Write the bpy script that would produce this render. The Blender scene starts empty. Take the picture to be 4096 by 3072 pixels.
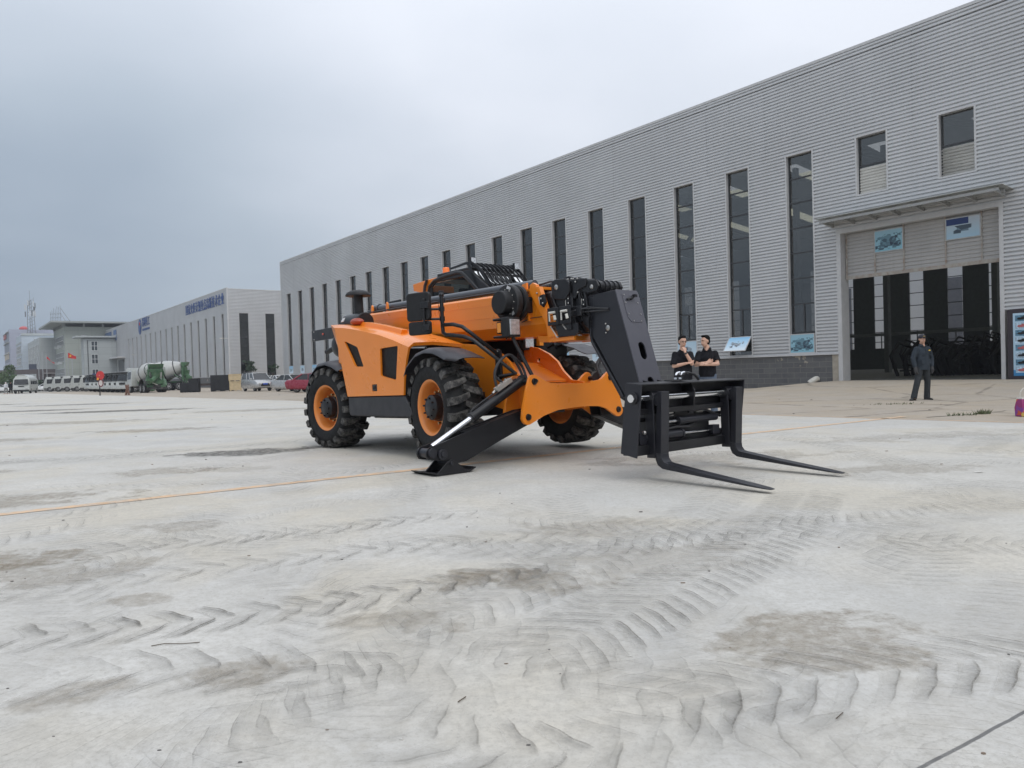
import bpy, bmesh, math, random
from mathutils import Vector, Matrix
from mathutils.geometry import tessellate_polygon
random.seed(7)
sc = bpy.context.scene
COL = sc.collection
R_ = math.radians
# ------------------------------------------------------------------ camera
cam_d = bpy.data.cameras.new('camera'); cam = bpy.data.objects.new('camera', cam_d); COL.objects.link(cam)
sc.camera = cam
F_ = 2963.0; cam_d.sensor_fit = 'HORIZONTAL'; cam_d.sensor_width = 36.0; cam_d.lens = 36.0 * F_ / 4096
cam_d.clip_start = 0.05; cam_d.clip_end = 3000
_p = math.atan(.0172); _r = .029
_f = Vector((0, math.cos(_p), -math.sin(_p))); _r0 = Vector((1, 0, 0)); _u0 = _r0.cross(_f)
_rt = _r0 * math.cos(_r) - _u0 * math.sin(_r); _up = _u0 * math.cos(_r) + _r0 * math.sin(_r)
_m = Matrix((_rt, _up, -_f)).transposed().to_4x4(); _m.translation = Vector((0, 0, 1.15))
cam.matrix_world = _m
# ------------------------------------------------------------------ sky: overcast
world = bpy.data.worlds.new('World'); sc.world = world; world.use_nodes = True
SUN_EL, SUN_AZ = R_(52), R_(150)      # azimuth measured from +Y towards +X
nt = world.node_tree; N = nt.nodes; Lk = nt.links
for n in list(N): N.remove(n)
def wn(t, **k):
    n = N.new(t)
    for a, b in k.items(): setattr(n, a, b)
    return n
sky = wn('ShaderNodeTexSky', sky_type='NISHITA'); sky.sun_disc = False
sky.sun_elevation = SUN_EL; sky.sun_rotation = SUN_AZ; sky.air_density = 1.2; sky.dust_density = 3.0
tc = wn('ShaderNodeTexCoord'); sx = wn('ShaderNodeSeparateXYZ'); Lk.new(tc.outputs['Generated'], sx.inputs[0])
def wm(op, a, b=None, clamp=False):
    n = wn('ShaderNodeMath', operation=op); n.use_clamp = clamp
    for i, v in enumerate((a, b)):
        if v is None: continue
        if isinstance(v, (int, float)): n.inputs[i].default_value = v
        else: Lk.new(v, n.inputs[i])
    return n.outputs[0]
el = wm('MAXIMUM', sx.outputs['Z'], 0.0)
# cloud layers seen on a flat ceiling: direction divided by height, so banks flatten to the horizon
den = wm('ADD', el, 0.22)
cx = wm('DIVIDE', sx.outputs['X'], den); cy = wm('DIVIDE', sx.outputs['Y'], den)
cv = wn('ShaderNodeCombineXYZ'); Lk.new(cx, cv.inputs[0]); Lk.new(cy, cv.inputs[1]); cv.inputs[2].default_value = 3.1
n1 = wn('ShaderNodeTexNoise'); n1.inputs['Scale'].default_value = .8; n1.inputs['Detail'].default_value = 5; n1.inputs['Roughness'].default_value = .45
Lk.new(cv.outputs[0], n1.inputs['Vector'])
# overall brightening with height and towards the right of the yard
az = wm('MULTIPLY', sx.outputs['X'], 0.62)
up = wm('MULTIPLY', el, 1.0)
t = wm('ADD', wm('ADD', az, up), 0.52)
def bank(d_, rad, amt):          # a heavier bank of cloud in one part of the sky
    global t
    v_ = Vector(d_).normalized(); dd = wn('ShaderNodeVectorMath', operation='DISTANCE'); Lk.new(tc.outputs['Generated'], dd.inputs[0]); dd.inputs[1].default_value = v_
    k_ = wm('SUBTRACT', 1.0, wm('DIVIDE', dd.outputs['Value'], rad), clamp=True); k_ = wm('MULTIPLY', wm('MULTIPLY', k_, k_), wm('ADD', wm('MULTIPLY', n1.outputs['Fac'], 1.6), .1)); t = wm('SUBTRACT', t, wm('MULTIPLY', k_, amt))
bank((-.50, 1, .30), .62, .36); bank((-.75, 1, .05), .45, .22); bank((-.66, 1, .42), .30, -.12); bank((-.12, 1, .40), .42, -.22)
t = wm('ADD', t, wm('MULTIPLY', wm('SUBTRACT', n1.outputs['Fac'], 0.5), 1.15), clamp=True)
cr = wn('ShaderNodeValToRGB'); Lk.new(t, cr.inputs[0])
e = cr.color_ramp.elements; e[0].position = 0; e[0].color = (.30, .37, .465, 1); e[1].position = 1; e[1].color = (.78, .82, .90, 1)
q = e.new(.35); q.color = (.455, .525, .61, 1); q = e.new(.68); q.color = (.625, .68, .765, 1)
zen = wm('ADD', wm('MULTIPLY', wm('POWER', el, 1.5), .8), 1.0)
b1 = wn('ShaderNodeBackground'); Lk.new(cr.outputs[0], b1.inputs[0]); Lk.new(zen, b1.inputs[1])
b2 = wn('ShaderNodeBackground'); Lk.new(sky.outputs[0], b2.inputs[0]); b2.inputs[1].default_value = .08
mx = wn('ShaderNodeMixShader'); mx.inputs[0].default_value = .93; Lk.new(b2.outputs[0], mx.inputs[1]); Lk.new(b1.outputs[0], mx.inputs[2])
wo = wn('ShaderNodeOutputWorld'); Lk.new(mx.outputs[0], wo.inputs[0])
# ------------------------------------------------------------------ sun behind the cloud
sd = bpy.data.lights.new('sun', 'SUN'); sd.energy = .8; sd.angle = R_(28); sd.color = (1, .97, .92)
so = bpy.data.objects.new('sun', sd); COL.objects.link(so)
_dir = Vector((math.sin(SUN_AZ) * math.cos(SUN_EL), math.cos(SUN_AZ) * math.cos(SUN_EL), math.sin(SUN_EL)))
so.rotation_euler = _dir.to_track_quat('Z', 'Y').to_euler(); so.location = (0, 0, 30)
vs = sc.view_settings; vs.view_transform = 'Standard'; vs.look = 'None'; vs.gamma = 1; vs.use_curve_mapping = False; vs.exposure = 0
sc.cycles.max_bounces = 7; sc.cycles.diffuse_bounces = 3; sc.cycles.glossy_bounces = 3; sc.cycles.transparent_max_bounces = 12
sc.cycles.transmission_bounces = 3; sc.cycles.caustics_reflective = False; sc.cycles.caustics_refractive = False

# ------------------------------------------------------------------ materials
class NT:
    def __init__(s, m): s.t = m.node_tree; s.n = s.t.nodes; s.l = s.t.links
    def node(s, ty, ins=None, **k):
        n = s.n.new(ty)
        for a, b in k.items(): setattr(n, a, b)
        for key, v in (ins or {}).items():
            i = n.inputs[key]
            if isinstance(v, bpy.types.NodeSocket): s.l.new(v, i)
            else: i.default_value = v
        return n
    def math(s, op, a, b=0.0, c=0.0, clamp=False):
        n = s.n.new('ShaderNodeMath'); n.operation = op; n.use_clamp = clamp
        for i, v in enumerate((a, b, c)):
            if isinstance(v, bpy.types.NodeSocket): s.l.new(v, n.inputs[i])
            else: n.inputs[i].default_value = v
        return n.outputs[0]
    def noise(s, vec, scale, detail=3, rough=.5, dist=0):
        return s.node('ShaderNodeTexNoise', {'Vector': vec, 'Scale': scale, 'Detail': detail, 'Roughness': rough, 'Distortion': dist}).outputs['Fac']
    def ramp(s, f, stops, interp='LINEAR'):
        if len(stops) == 2 and all(isinstance(c_, (int, float)) for _, c_ in stops):
            return s.node('ShaderNodeMapRange', {'Value': f, 'From Min': float(stops[0][0]), 'From Max': float(stops[1][0]), 'To Min': float(stops[0][1]), 'To Max': float(stops[1][1])}).outputs['Result']
        n = s.node('ShaderNodeValToRGB', {'Fac': f}); e = n.color_ramp.elements; n.color_ramp.interpolation = interp
        while len(e) < len(stops): e.new(.5)
        for el_, (p_, c_) in zip(e, stops):
            el_.position = p_; el_.color = (c_, c_, c_, 1) if isinstance(c_, (int, float)) else tuple(c_) + (1,)
        return n.outputs['Color']
    def mix(s, f, a, b, mode='MIX'):
        n = s.n.new('ShaderNodeMix'); n.data_type = 'RGBA'; n.blend_type = mode
        for i, v in ((0, f), (6, a), (7, b)):
            if isinstance(v, bpy.types.NodeSocket): s.l.new(v, n.inputs[i])
            elif i == 0: n.inputs[0].default_value = v
            else: n.inputs[i].default_value = tuple(v) + (1,) if len(v) == 3 else v
        return n.outputs[2]
def newmat(name):
    m = bpy.data.materials.new(name); m.use_nodes = True; t = NT(m)
    for n in list(t.n): t.n.remove(n)
    b = t.node('ShaderNodeBsdfPrincipled'); o = t.node('ShaderNodeOutputMaterial'); t.l.new(b.outputs[0], o.inputs[0])
    return m, t, b
MATS = {}
def M(name, col, rough=.5, metal=0, var=.08, vs_=3.0, coat=0, dust=0, dustcol=(.42, .40, .36), bump=0, bs=40, spec=.5, emit=None, streak=0):
    """painted / plain surface with soft tonal variation, optional dust, streaks and fine bump"""
    if name in MATS: return MATS[name]
    m, t, b = newmat(name); co = t.node('ShaderNodeTexCoord').outputs['Object']
    n = t.noise(co, vs_, 4, .6)
    k = t.ramp(n, [(.3, 1 - var), (.7, 1 + var)])
    c = t.mix(1.0, col, k, 'MULTIPLY')
    if streak:
        mp = t.node('ShaderNodeMapping', {'Vector': co, 'Scale': (3.0, 3.0, .12)}).outputs[0]
        c = t.mix(t.math('MULTIPLY', t.ramp(t.noise(mp, 2.2, 4, .65), [(.45, 0), (.75, 1)]), streak), c, tuple(x * .62 for x in col))
    if dust:
        f = t.ramp(t.noise(co, vs_ * 1.7, 6, .7), [(.42, 0), (.72, 1)])
        c = t.mix(t.math('MULTIPLY', f, dust), c, dustcol)
    t.l.new(c, b.inputs['Base Color'])
    rr = t.ramp(t.noise(co, vs_ * 2.3, 3), [(.3, max(.03, rough - .07)), (.7, min(1, rough + .07))]); t.l.new(rr, b.inputs['Roughness'])
    b.inputs['Metallic'].default_value = metal; b.inputs['Specular IOR Level'].default_value = spec
    if coat: b.inputs['Coat Weight'].default_value = coat; b.inputs['Coat Roughness'].default_value = .08
    if bump:
        bp = t.node('ShaderNodeBump', {'Height': t.noise(co, bs, 4, .6), 'Strength': bump, 'Distance': .01}); t.l.new(bp.outputs[0], b.inputs['Normal'])
    if emit: b.inputs['Emission Color'].default_value = tuple(emit) + (1,); b.inputs['Emission Strength'].default_value = 1
    MATS[name] = m; return m
def glassmat(name, tint, refl=.06, rough=.02, ior=1.5):
    if name in MATS: return MATS[name]
    m, t, b = newmat(name); t.n.remove(b)
    tr = t.node('ShaderNodeBsdfTransparent', {'Color': tuple(tint) + (1,)}); gl = t.node('ShaderNodeBsdfGlossy', {'Roughness': rough, 'Color': (.94, .94, .92, 1)})
    fr = t.node('ShaderNodeFresnel', {'IOR': ior}).outputs[0]
    f = t.math('ADD', fr, refl, clamp=True)
    mm = t.node('ShaderNodeMixShader', {0: f, 1: tr.outputs[0], 2: gl.outputs[0]})
    o = [n for n in t.n if n.type == 'OUTPUT_MATERIAL'][0]; t.l.new(mm.outputs[0], o.inputs[0]); MATS[name] = m; return m

ORANGE = M('orange_paint', (.84, .240, .011), .32, var=.04, vs_=1.5, coat=.35, dust=.05, dustcol=(.55, .30, .12))
ORANGE2 = M('rim_orange', (.80, .25, .04), .42, var=.06, coat=.15, dust=.22, dustcol=(.5, .33, .18))
BLACK = M('black_paint', (.0085, .0085, .0105), .42, var=.15, coat=.12, spec=.38, dust=.04, dustcol=(.08, .08, .08))
DGREY = M('dark_grey_paint', (.017, .0175, .023), .42, var=.10, coat=.1, spec=.4, dust=.05, dustcol=(.12, .12, .12), vs_=1.5)
PLAST = M('black_plastic', (.0125, .0125, .0135), .52, spec=.35, var=.12, bump=.15, bs=300)
FENDER = M('fender_plastic', (.036, .036, .043), .50, var=.10, dust=.15, dustcol=(.16, .15, .15))
RUBBER = M('tyre_rubber', (.0115, .0115, .012), .75, spec=.3, var=.22, vs_=9, dust=.3, dustcol=(.045, .043, .04), bump=.3, bs=60)
TREAD = M('tyre_lug_rubber', (.022, .0215, .021), .7, spec=.3, var=.25, vs_=7, dust=.9, dustcol=(.19, .18, .165), bump=.3, bs=60)
CHROME = M('chrome', (.75, .76, .78), .12, metal=1, var=.05)
STEEL = M('bright_steel', (.45, .44, .42), .35, metal=1, var=.15)
BRASS = M('zinc_bolt', (.45, .36, .18), .35, metal=1)
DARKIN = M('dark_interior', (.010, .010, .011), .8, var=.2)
NYLON = M('white_nylon', (.62, .60, .55), .5)
AMBER = M('amber_lens', (.85, .30, .02), .2, coat=.5)
BEACON = M('beacon_lens', (1.0, .20, .02), .22, coat=.6, emit=(.10, .02, 0))
CABGL = glassmat('cab_glass', (.10, .11, .10), .0, .05, 1.12)
LABELW = M('white_label', (.6, .6, .6), .5, var=.3, vs_=30)
REDL = M('red_lens', (.6, .03, .02), .25)
HOSE = M('hose_rubber', (.025, .025, .028), .5, bump=.6, bs=90)

# ------------------------------------------------------------------ mesh helper
class MB:
    def __init__(s): s.v = []; s.f = []; s.mi = []
    def add(s, vs, fs, T=None, mi=0):
        o = len(s.v)
        for p in vs:
            p = Vector(p); s.v.append(T @ p if T is not None else p)
        for q in fs: s.f.append([i + o for i in q]); s.mi.append(mi)
        return s
    def box(s, c, d, T=None, rz=0, ry=0, rx=0, mi=0):
        m = Matrix.Translation(c) @ Matrix.Rotation(rz, 4, 'Z') @ Matrix.Rotation(ry, 4, 'Y') @ Matrix.Rotation(rx, 4, 'X')
        if T is not None: m = T @ m
        x, y, z = d[0] / 2, d[1] / 2, d[2] / 2
        v = [(-x, -y, -z), (x, -y, -z), (x, y, -z), (-x, y, -z), (-x, -y, z), (x, -y, z), (x, y, z), (-x, y, z)]
        return s.add(v, [(0, 3, 2, 1), (4, 5, 6, 7), (0, 1, 5, 4), (1, 2, 6, 5), (2, 3, 7, 6), (3, 0, 4, 7)], m, mi)
    def b2(s, x0, x1, y0, y1, z0, z1, T=None, mi=0):
        return s.box(((x0 + x1) / 2, (y0 + y1) / 2, (z0 + z1) / 2), (abs(x1 - x0), abs(y1 - y0), abs(z1 - z0)), T, mi=mi)
    def prism(s, pts, ax, a, b, holes=(), T=None, mi=0):
        """pts 2-D polygon; ax 'x': (y,z), 'y': (x,z), 'z': (x,y); extruded from a to b"""
        def P(p, h):
            return (h, p[0], p[1]) if ax == 'x' else (p[0], h, p[1]) if ax == 'y' else (p[0], p[1], h)
        loops = [list(pts)] + [list(h) for h in holes]
        flat = [p for l in loops for p in l]; n = len(flat)
        tri = tessellate_polygon([[Vector((p[0], p[1], 0)) for p in l] for l in loops])
        vs = [P(p, a) for p in flat] + [P(p, b) for p in flat]
        fs = []
        if not holes: fs += [list(range(n))[::-1], [i + n for i in range(n)]]
        else:
            for t3 in tri: fs += [tuple(t3)[::-1], tuple(i + n for i in t3)]
        o = 0
        for l in loops:
            k = len(l)
            for i in range(k): fs.append((o + i, o + (i + 1) % k, n + o + (i + 1) % k, n + o + i))
            o += k
        return s.add(vs, fs, T, mi)
    def loft(s, rings, closed=True, cap=True, T=None, mi=0):
        n = len(rings[0]); vs = [p for r in rings for p in r]; fs = []
        for k in range(len(rings) - 1):
            for i in range(n if closed else n - 1):
                j = (i + 1) % n; fs.append((k * n + i, k * n + j, (k + 1) * n + j, (k + 1) * n + i))
        if cap and closed: fs += [list(range(n))[::-1], [(len(rings) - 1) * n + i for i in range(n)]]
        return s.add(vs, fs, T, mi)
    def tube(s, pts, r, n=10, T=None, mi=0, flat=1.0):
        pts = [Vector(p) for p in pts]; rings = []; up = None
        for i, p in enumerate(pts):
            d = ((pts[i + 1] - p) if i < len(pts) - 1 else (p - pts[i - 1])).normalized()
            if 0 < i < len(pts) - 1: d = ((pts[i + 1] - p).normalized() + (p - pts[i - 1]).normalized()).normalized()
            if up is None: up = Vector((0, 0, 1)) if abs(d.z) < .9 else Vector((1, 0, 0))
            a = d.cross(up).normalized(); b = a.cross(d).normalized(); up = b
            rr = r[i] if isinstance(r, (list, tuple)) else r
            rings.append([p + a * math.cos(2 * math.pi * k / n) * rr + b * math.sin(2 * math.pi * k / n) * rr * flat for k in range(n)])
        return s.loft(rings, T=T, mi=mi)
    def cyl(s, a, b, r, r2=None, n=20, T=None, mi=0): return s.tube([a, b], [r, r if r2 is None else r2], n, T, mi)
    def lathe(s, prof, base, axis, n=32, T=None, close=False, mi=0):
        """prof [(radius, height)] around axis from base"""
        ax = Vector(axis).normalized(); u = ax.orthogonal().normalized(); w = ax.cross(u); base = Vector(base)
        rings = [[base + ax * h + (u * math.cos(2 * math.pi * k / n) + w * math.sin(2 * math.pi * k / n)) * r for k in range(n)] for r, h in prof]
        if close: rings.append(rings[0])
        return s.loft(rings, T=T, cap=not close, mi=mi)
    def ball(s, c, r, n=12, T=None, mi=0):
        rx, ry, rz = r if isinstance(r, (tuple, list)) else (r, r, r); c = Vector(c)
        rings = []
        for i in range(1, n):
            a = math.pi * i / n
            rings.append([c + Vector((rx * math.sin(a) * math.cos(2 * math.pi * k / (2 * n)), ry * math.sin(a) * math.sin(2 * math.pi * k / (2 * n)), -rz * math.cos(a))) for k in range(2 * n)])
        return s.loft(rings, T=T, mi=mi)
    def build(s, name, mat, parent=None, bevel=0, smooth=35, seg=2, recalc=True, weld=False):
        me = bpy.data.meshes.new(name); me.from_pydata([tuple(v) for v in s.v], [], s.f)
        mats = mat if isinstance(mat, (list, tuple)) else [mat]
        for m in mats: me.materials.append(m)
        if len(mats) > 1:
            for p, i in zip(me.polygons, s.mi): p.material_index = i
        bm = bmesh.new(); bm.from_mesh(me)
        if weld: bmesh.ops.remove_doubles(bm, verts=bm.verts, dist=1e-5)
        if recalc and len(bm.faces): bmesh.ops.recalc_face_normals(bm, faces=bm.faces)
        bm.to_mesh(me); bm.free()
        o = bpy.data.objects.new(name, me); COL.objects.link(o)
        if smooth:
            for p in me.polygons: p.use_smooth = True
            me.set_sharp_from_angle(angle=R_(smooth))
        if bevel:
            md = o.modifiers.new('bevel', 'BEVEL'); md.width = bevel; md.segments = seg; md.limit_method = 'ANGLE'; md.angle_limit = R_(35); md.harden_normals = False
        if parent: o.parent = parent
        return o
def tag(o, label=None, cat=None, group=None, kind=None):
    if label: o['label'] = label
    if cat: o['category'] = cat
    if group: o['group'] = group
    if kind: o['kind'] = kind
    return o
def empty(name, loc=(0, 0, 0), rz=0, label=None, cat=None, group=None, parent=None):
    o = bpy.data.objects.new(name, None); COL.objects.link(o); o.location = loc; o.rotation_euler = (0, 0, rz); o.empty_display_size = .3
    if parent: o.parent = parent
    return tag(o, label, cat, group)
KIDS = {}
def copy_tree(o, parent=None):
    c = o.copy(); COL.objects.link(c)
    if parent: c.parent = parent
    for ch in [x for x in COL.objects if x.parent == o]: copy_tree(ch, c)
    return c
def arc(c, r, a0, a1, n):
    return [(c[0] + r * math.cos(R_(a0 + (a1 - a0) * i / n)), c[1] + r * math.sin(R_(a0 + (a1 - a0) * i / n))) for i in range(n + 1)]
def smooth_path(P, k=5):
    P = [Vector(p) for p in P]; Q = []
    for i in range(len(P) - 1):
        a, b, c, d = P[max(i - 1, 0)], P[i], P[i + 1], P[min(i + 2, len(P) - 1)]
        for j in range(k):
            t = j / k; Q.append(.5 * ((2 * b) + (c - a) * t + (2 * a - 5 * b + 4 * c - d) * t * t + (3 * b - a - 3 * c + d) * t ** 3))
    return Q + [P[-1]]
def circle(c, r, n=16, ry=None): return [(c[0] + r * math.cos(2 * math.pi * i / n), c[1] + (ry or r) * math.sin(2 * math.pi * i / n)) for i in range(n)]
# ------------------------------------------------------------------ ground
WD = Vector((-.60697, .79472, 0)); WN = Vector((.79472, .60697, 0)); W0 = Vector((14.16, 31.95, 0))   # factory wall: along, into, door jamb
def concrete(name, base, tracks=False, brown=0.0):
    m, t, b = newmat(name)
    pos = t.node('ShaderNodeNewGeometry').outputs['Position']
    big = t.noise(pos, .22, 4, .6); mid = t.noise(pos, 1.1, 5, .62, .4); fine = t.noise(pos, 9, 6, .7); grit = t.noise(pos, 70, 3, .7)
    wide = t.noise(pos, .5, 4, .55, .6); lowf = t.noise(pos, .11, 3, .5)
    tint = lambda r_, g_, b_: (base[0] * r_, base[1] * g_, base[2] * b_)
    c = t.mix(t.ramp(mid, [(.36, 0), (.64, 1)]), tint(.88, .88, .88), tint(1.10, 1.10, 1.10))
    c = t.mix(t.math('MULTIPLY', t.ramp(wide, [(.46, 0), (.62, 1)]), .55), c, tint(1.06, .97, .80))
    c = t.mix(t.math('MULTIPLY', t.ramp(big, [(.48, 0), (.66, 1)]), .50), c, tint(.86, .91, 1.0))
    c = t.mix(t.math('MULTIPLY', t.ramp(lowf, [(.42, 0), (.62, 1)]), .35), c, tint(1.12, 1.10, 1.04))
    c = t.mix(t.math('MULTIPLY', t.ramp(t.noise(pos, 2.6, 6, .72, 1.0), [(.54, 0), (.70, 1)]), .42), c, tint(.70, .66, .58))
    c = t.mix(t.math('MULTIPLY', t.ramp(fine, [(.35, 1), (.60, 0)]), .40), c, tint(.76, .75, .72))
    c = t.mix(t.math('MULTIPLY', t.ramp(t.noise(pos, 30, 5, .8), [(.38, 1), (.54, 0)]), .48), c, tint(.68, .66, .62))
    c = t.mix(t.math('MULTIPLY', t.ramp(grit, [(.30, 1), (.44, 0)]), .40), c, tint(.50, .48, .45))
    if brown:
        c = t.mix(t.math('MULTIPLY', t.ramp(t.noise(pos, .35, 5, .7, 1.2), [(.38, 0), (.66, 1)]), brown), c, tuple(x * y for x, y in zip(base, (.86, .80, .70))))
        ln = t.node('ShaderNodeTexVoronoi', {'Vector': t.node('ShaderNodeMapping', {'Vector': pos, 'Scale': (.16, .16, .16)}).outputs[0], 'Scale': 1.0}, feature='DISTANCE_TO_EDGE').outputs['Distance']
        wob = t.math('ADD', ln, t.math('MULTIPLY', t.math('SUBTRACT', t.noise(pos, 1.6, 5, .7), .5), .06))
        c = t.mix(t.math('MULTIPLY', t.ramp(wob, [(.0, 1), (.010, 0)]), .55), c, (.10, .09, .075))
    height = t.math('ADD', t.math('MULTIPLY', fine, .25), t.math('MULTIPLY', grit, .12))
    if tracks:
        # joints between poured slabs
        for (nx, ny, d0, w_) in ((-.522, .853, 1.178, .008), (.853, .522, 9.2, .012), (-.522, .853, 13.2, .012), (-.522, .853, 19.2, .012), (-.522, .853, 25.2, .014), (.853, .522, -3.0, .010)):
            s_ = t.node('ShaderNodeVectorMath', {0: pos, 1: (nx, ny, 0)}, operation='DOT_PRODUCT').outputs['Value']
            dd = t.math('ABSOLUTE', t.math('SUBTRACT', s_, t.math('ADD', d0, t.math('MULTIPLY', t.math('SUBTRACT', t.noise(pos, 6, 3), .5), .012))))
            lim = 1.0 if abs(d0 - 1.178) < .01 else .5
            j = t.math('MULTIPLY', t.ramp(t.math('DIVIDE', dd, w_), [(.6, 1), (1.0, 0)]), lim * .85)
            c = t.mix(j, c, (.10, .10, .10))
    t.l.new(c, b.inputs['Base Color']); b.inputs['Roughness'].default_value = .82; b.inputs['Specular IOR Level'].default_value = .35
    bp = t.node('ShaderNodeBump', {'Height': height, 'Strength': .6, 'Distance': .012}); t.l.new(bp.outputs[0], b.inputs['Normal'])
    MATS[name] = m; return m
CONC = concrete('yard_concrete', (.54, .527, .492), tracks=True)
APRON = concrete('apron_concrete', (.42, .375, .32), brown=.55)
FAR = concrete('far_ground', (.36, .35, .32), brown=.3)
def sheet(name, pts, z, mat, **k):
    m = MB(); m.add([(x, y, z) for x, y in pts], [list(range(len(pts)))]); o = m.build(name, mat, smooth=0, recalc=False)
    return tag(o, kind='structure', **k)
sheet('ground', [(-900, -300), (900, -300), (900, 1500), (-900, 1500)], -.012, FAR)
# edge of the new yard slab: a line parallel to the hall
e0 = Vector((8.85, 12.86, 0)); ed = Vector((-.6377, .7703, 0))
A = e0 + ed * 125; Bp = e0 - ed * 30
sheet('yard', [(A.x, A.y), (A.x - 60, A.y - 60), (-140, -40), (40, -40), (Bp.x, Bp.y)], .0, CONC)
sheet('apron', [(Bp.x, Bp.y), (Bp.x + 60, Bp.y + 40), (W0 - WD * 60 + WN * 60).to_tuple()[:2], (W0 + WD * 130 + WN * 60).to_tuple()[:2], (A.x, A.y)], -.004, APRON)
# ------------------------------------------------------------------ dried mud on the slab: patches, and tyre prints with edge shadow painted in
def mudmat(name, col, line=False, amp=1.3, dark=(.12, .11, .095)):
    m, t, b = newmat(name); pos = t.node('ShaderNodeNewGeometry').outputs['Position']
    fd = t.node('ShaderNodeAttribute', attribute_name='fade').outputs['Fac']; st = t.node('ShaderNodeAttribute', attribute_name='strength').outputs['Fac']
    if not line:
        n1_ = t.noise(pos, 2.2, 6, .68); n2_ = t.noise(pos, 13, 5, .75)
        f = t.ramp(t.math('ADD', fd, t.math('MULTIPLY', t.math('SUBTRACT', n1_, .5), amp)), [(.22, 0), (.5, 1)])
        al = t.math('MULTIPLY', t.math('MULTIPLY', f, t.ramp(n2_, [(.33, .2), (.62, 1)])), st)
        hh = al
    else:
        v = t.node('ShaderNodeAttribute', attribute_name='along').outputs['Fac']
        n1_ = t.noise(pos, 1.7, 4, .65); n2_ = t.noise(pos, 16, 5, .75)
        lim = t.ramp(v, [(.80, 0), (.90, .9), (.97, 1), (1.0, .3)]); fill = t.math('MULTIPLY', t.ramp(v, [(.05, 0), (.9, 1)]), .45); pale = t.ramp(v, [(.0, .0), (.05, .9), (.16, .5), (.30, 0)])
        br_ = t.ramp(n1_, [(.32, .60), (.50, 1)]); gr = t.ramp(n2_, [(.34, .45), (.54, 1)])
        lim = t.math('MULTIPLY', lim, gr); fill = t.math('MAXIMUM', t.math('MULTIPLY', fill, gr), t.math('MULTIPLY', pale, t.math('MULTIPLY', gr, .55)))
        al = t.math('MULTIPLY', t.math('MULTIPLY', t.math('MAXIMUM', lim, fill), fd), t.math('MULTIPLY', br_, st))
        col = t.mix(lim, t.mix(pale, col, (.56, .545, .50)), dark); hh = al  # dark rim: shadow at the ridge edge painted into the mud colour
    c = t.mix(t.math('MULTIPLY', t.ramp(t.noise(pos, 60, 3, .7), [(.35, 1), (.5, 0)]), .35), col, (.10, .09, .075))
    t.l.new(c, b.inputs['Base Color']); b.inputs['Roughness'].default_value = .9; t.l.new(al, b.inputs['Alpha']); b.inputs['Specular IOR Level'].default_value = .2
    bp = t.node('ShaderNodeBump', {'Height': hh, 'Strength': .18, 'Distance': .006}); t.l.new(bp.outputs[0], b.inputs['Normal'])
    return m
MUD = mudmat('dried_mud', (.33, .28, .21), amp=3.0); WET = mudmat('dark_patch', (.15, .146, .135), amp=1.6); PRINT = mudmat('tyre_print_mud_edge_shadow', (.29, .28, .262), True, dark=(.15, .14, .12))
def attr(o, name, vals):
    a_ = o.data.attributes.new(name, 'FLOAT', 'POINT'); a_.data.foreach_set('value', vals)
zc = .0012
def patch(cx_, cy_, rx, ry, st, rot=0, *wet):
    global zc
    m = MB(); vs, fs, fa = [(cx_, cy_, zc)], [], [1.0]; n_, rg = 40, 5; rx *= 1.5; ry *= 1.5
    for k in range(1, rg + 1):
        for i in range(n_):
            a_ = 2 * math.pi * i / n_; x, y = rx * k / rg * math.cos(a_), ry * k / rg * math.sin(a_)
            vs.append((cx_ + x * math.cos(rot) - y * math.sin(rot), cy_ + x * math.sin(rot) + y * math.cos(rot), zc)); fa.append(1 - k / rg)
    for i in range(n_): fs.append((0, 1 + i, 1 + (i + 1) % n_))
    for k in range(1, rg):
        for i in range(n_): a1_, b1_ = 1 + (k - 1) * n_, 1 + k * n_; fs.append((a1_ + i, b1_ + i, b1_ + (i + 1) % n_, a1_ + (i + 1) % n_))
    m.add(vs, fs); o = m.build('mud_patch', WET if wet else MUD, smooth=0, recalc=False); attr(o, 'fade', fa); attr(o, 'strength', [st * (1 if wet else .72)] * len(fa)); zc += .00025
    return tag(o, kind='structure')
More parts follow.
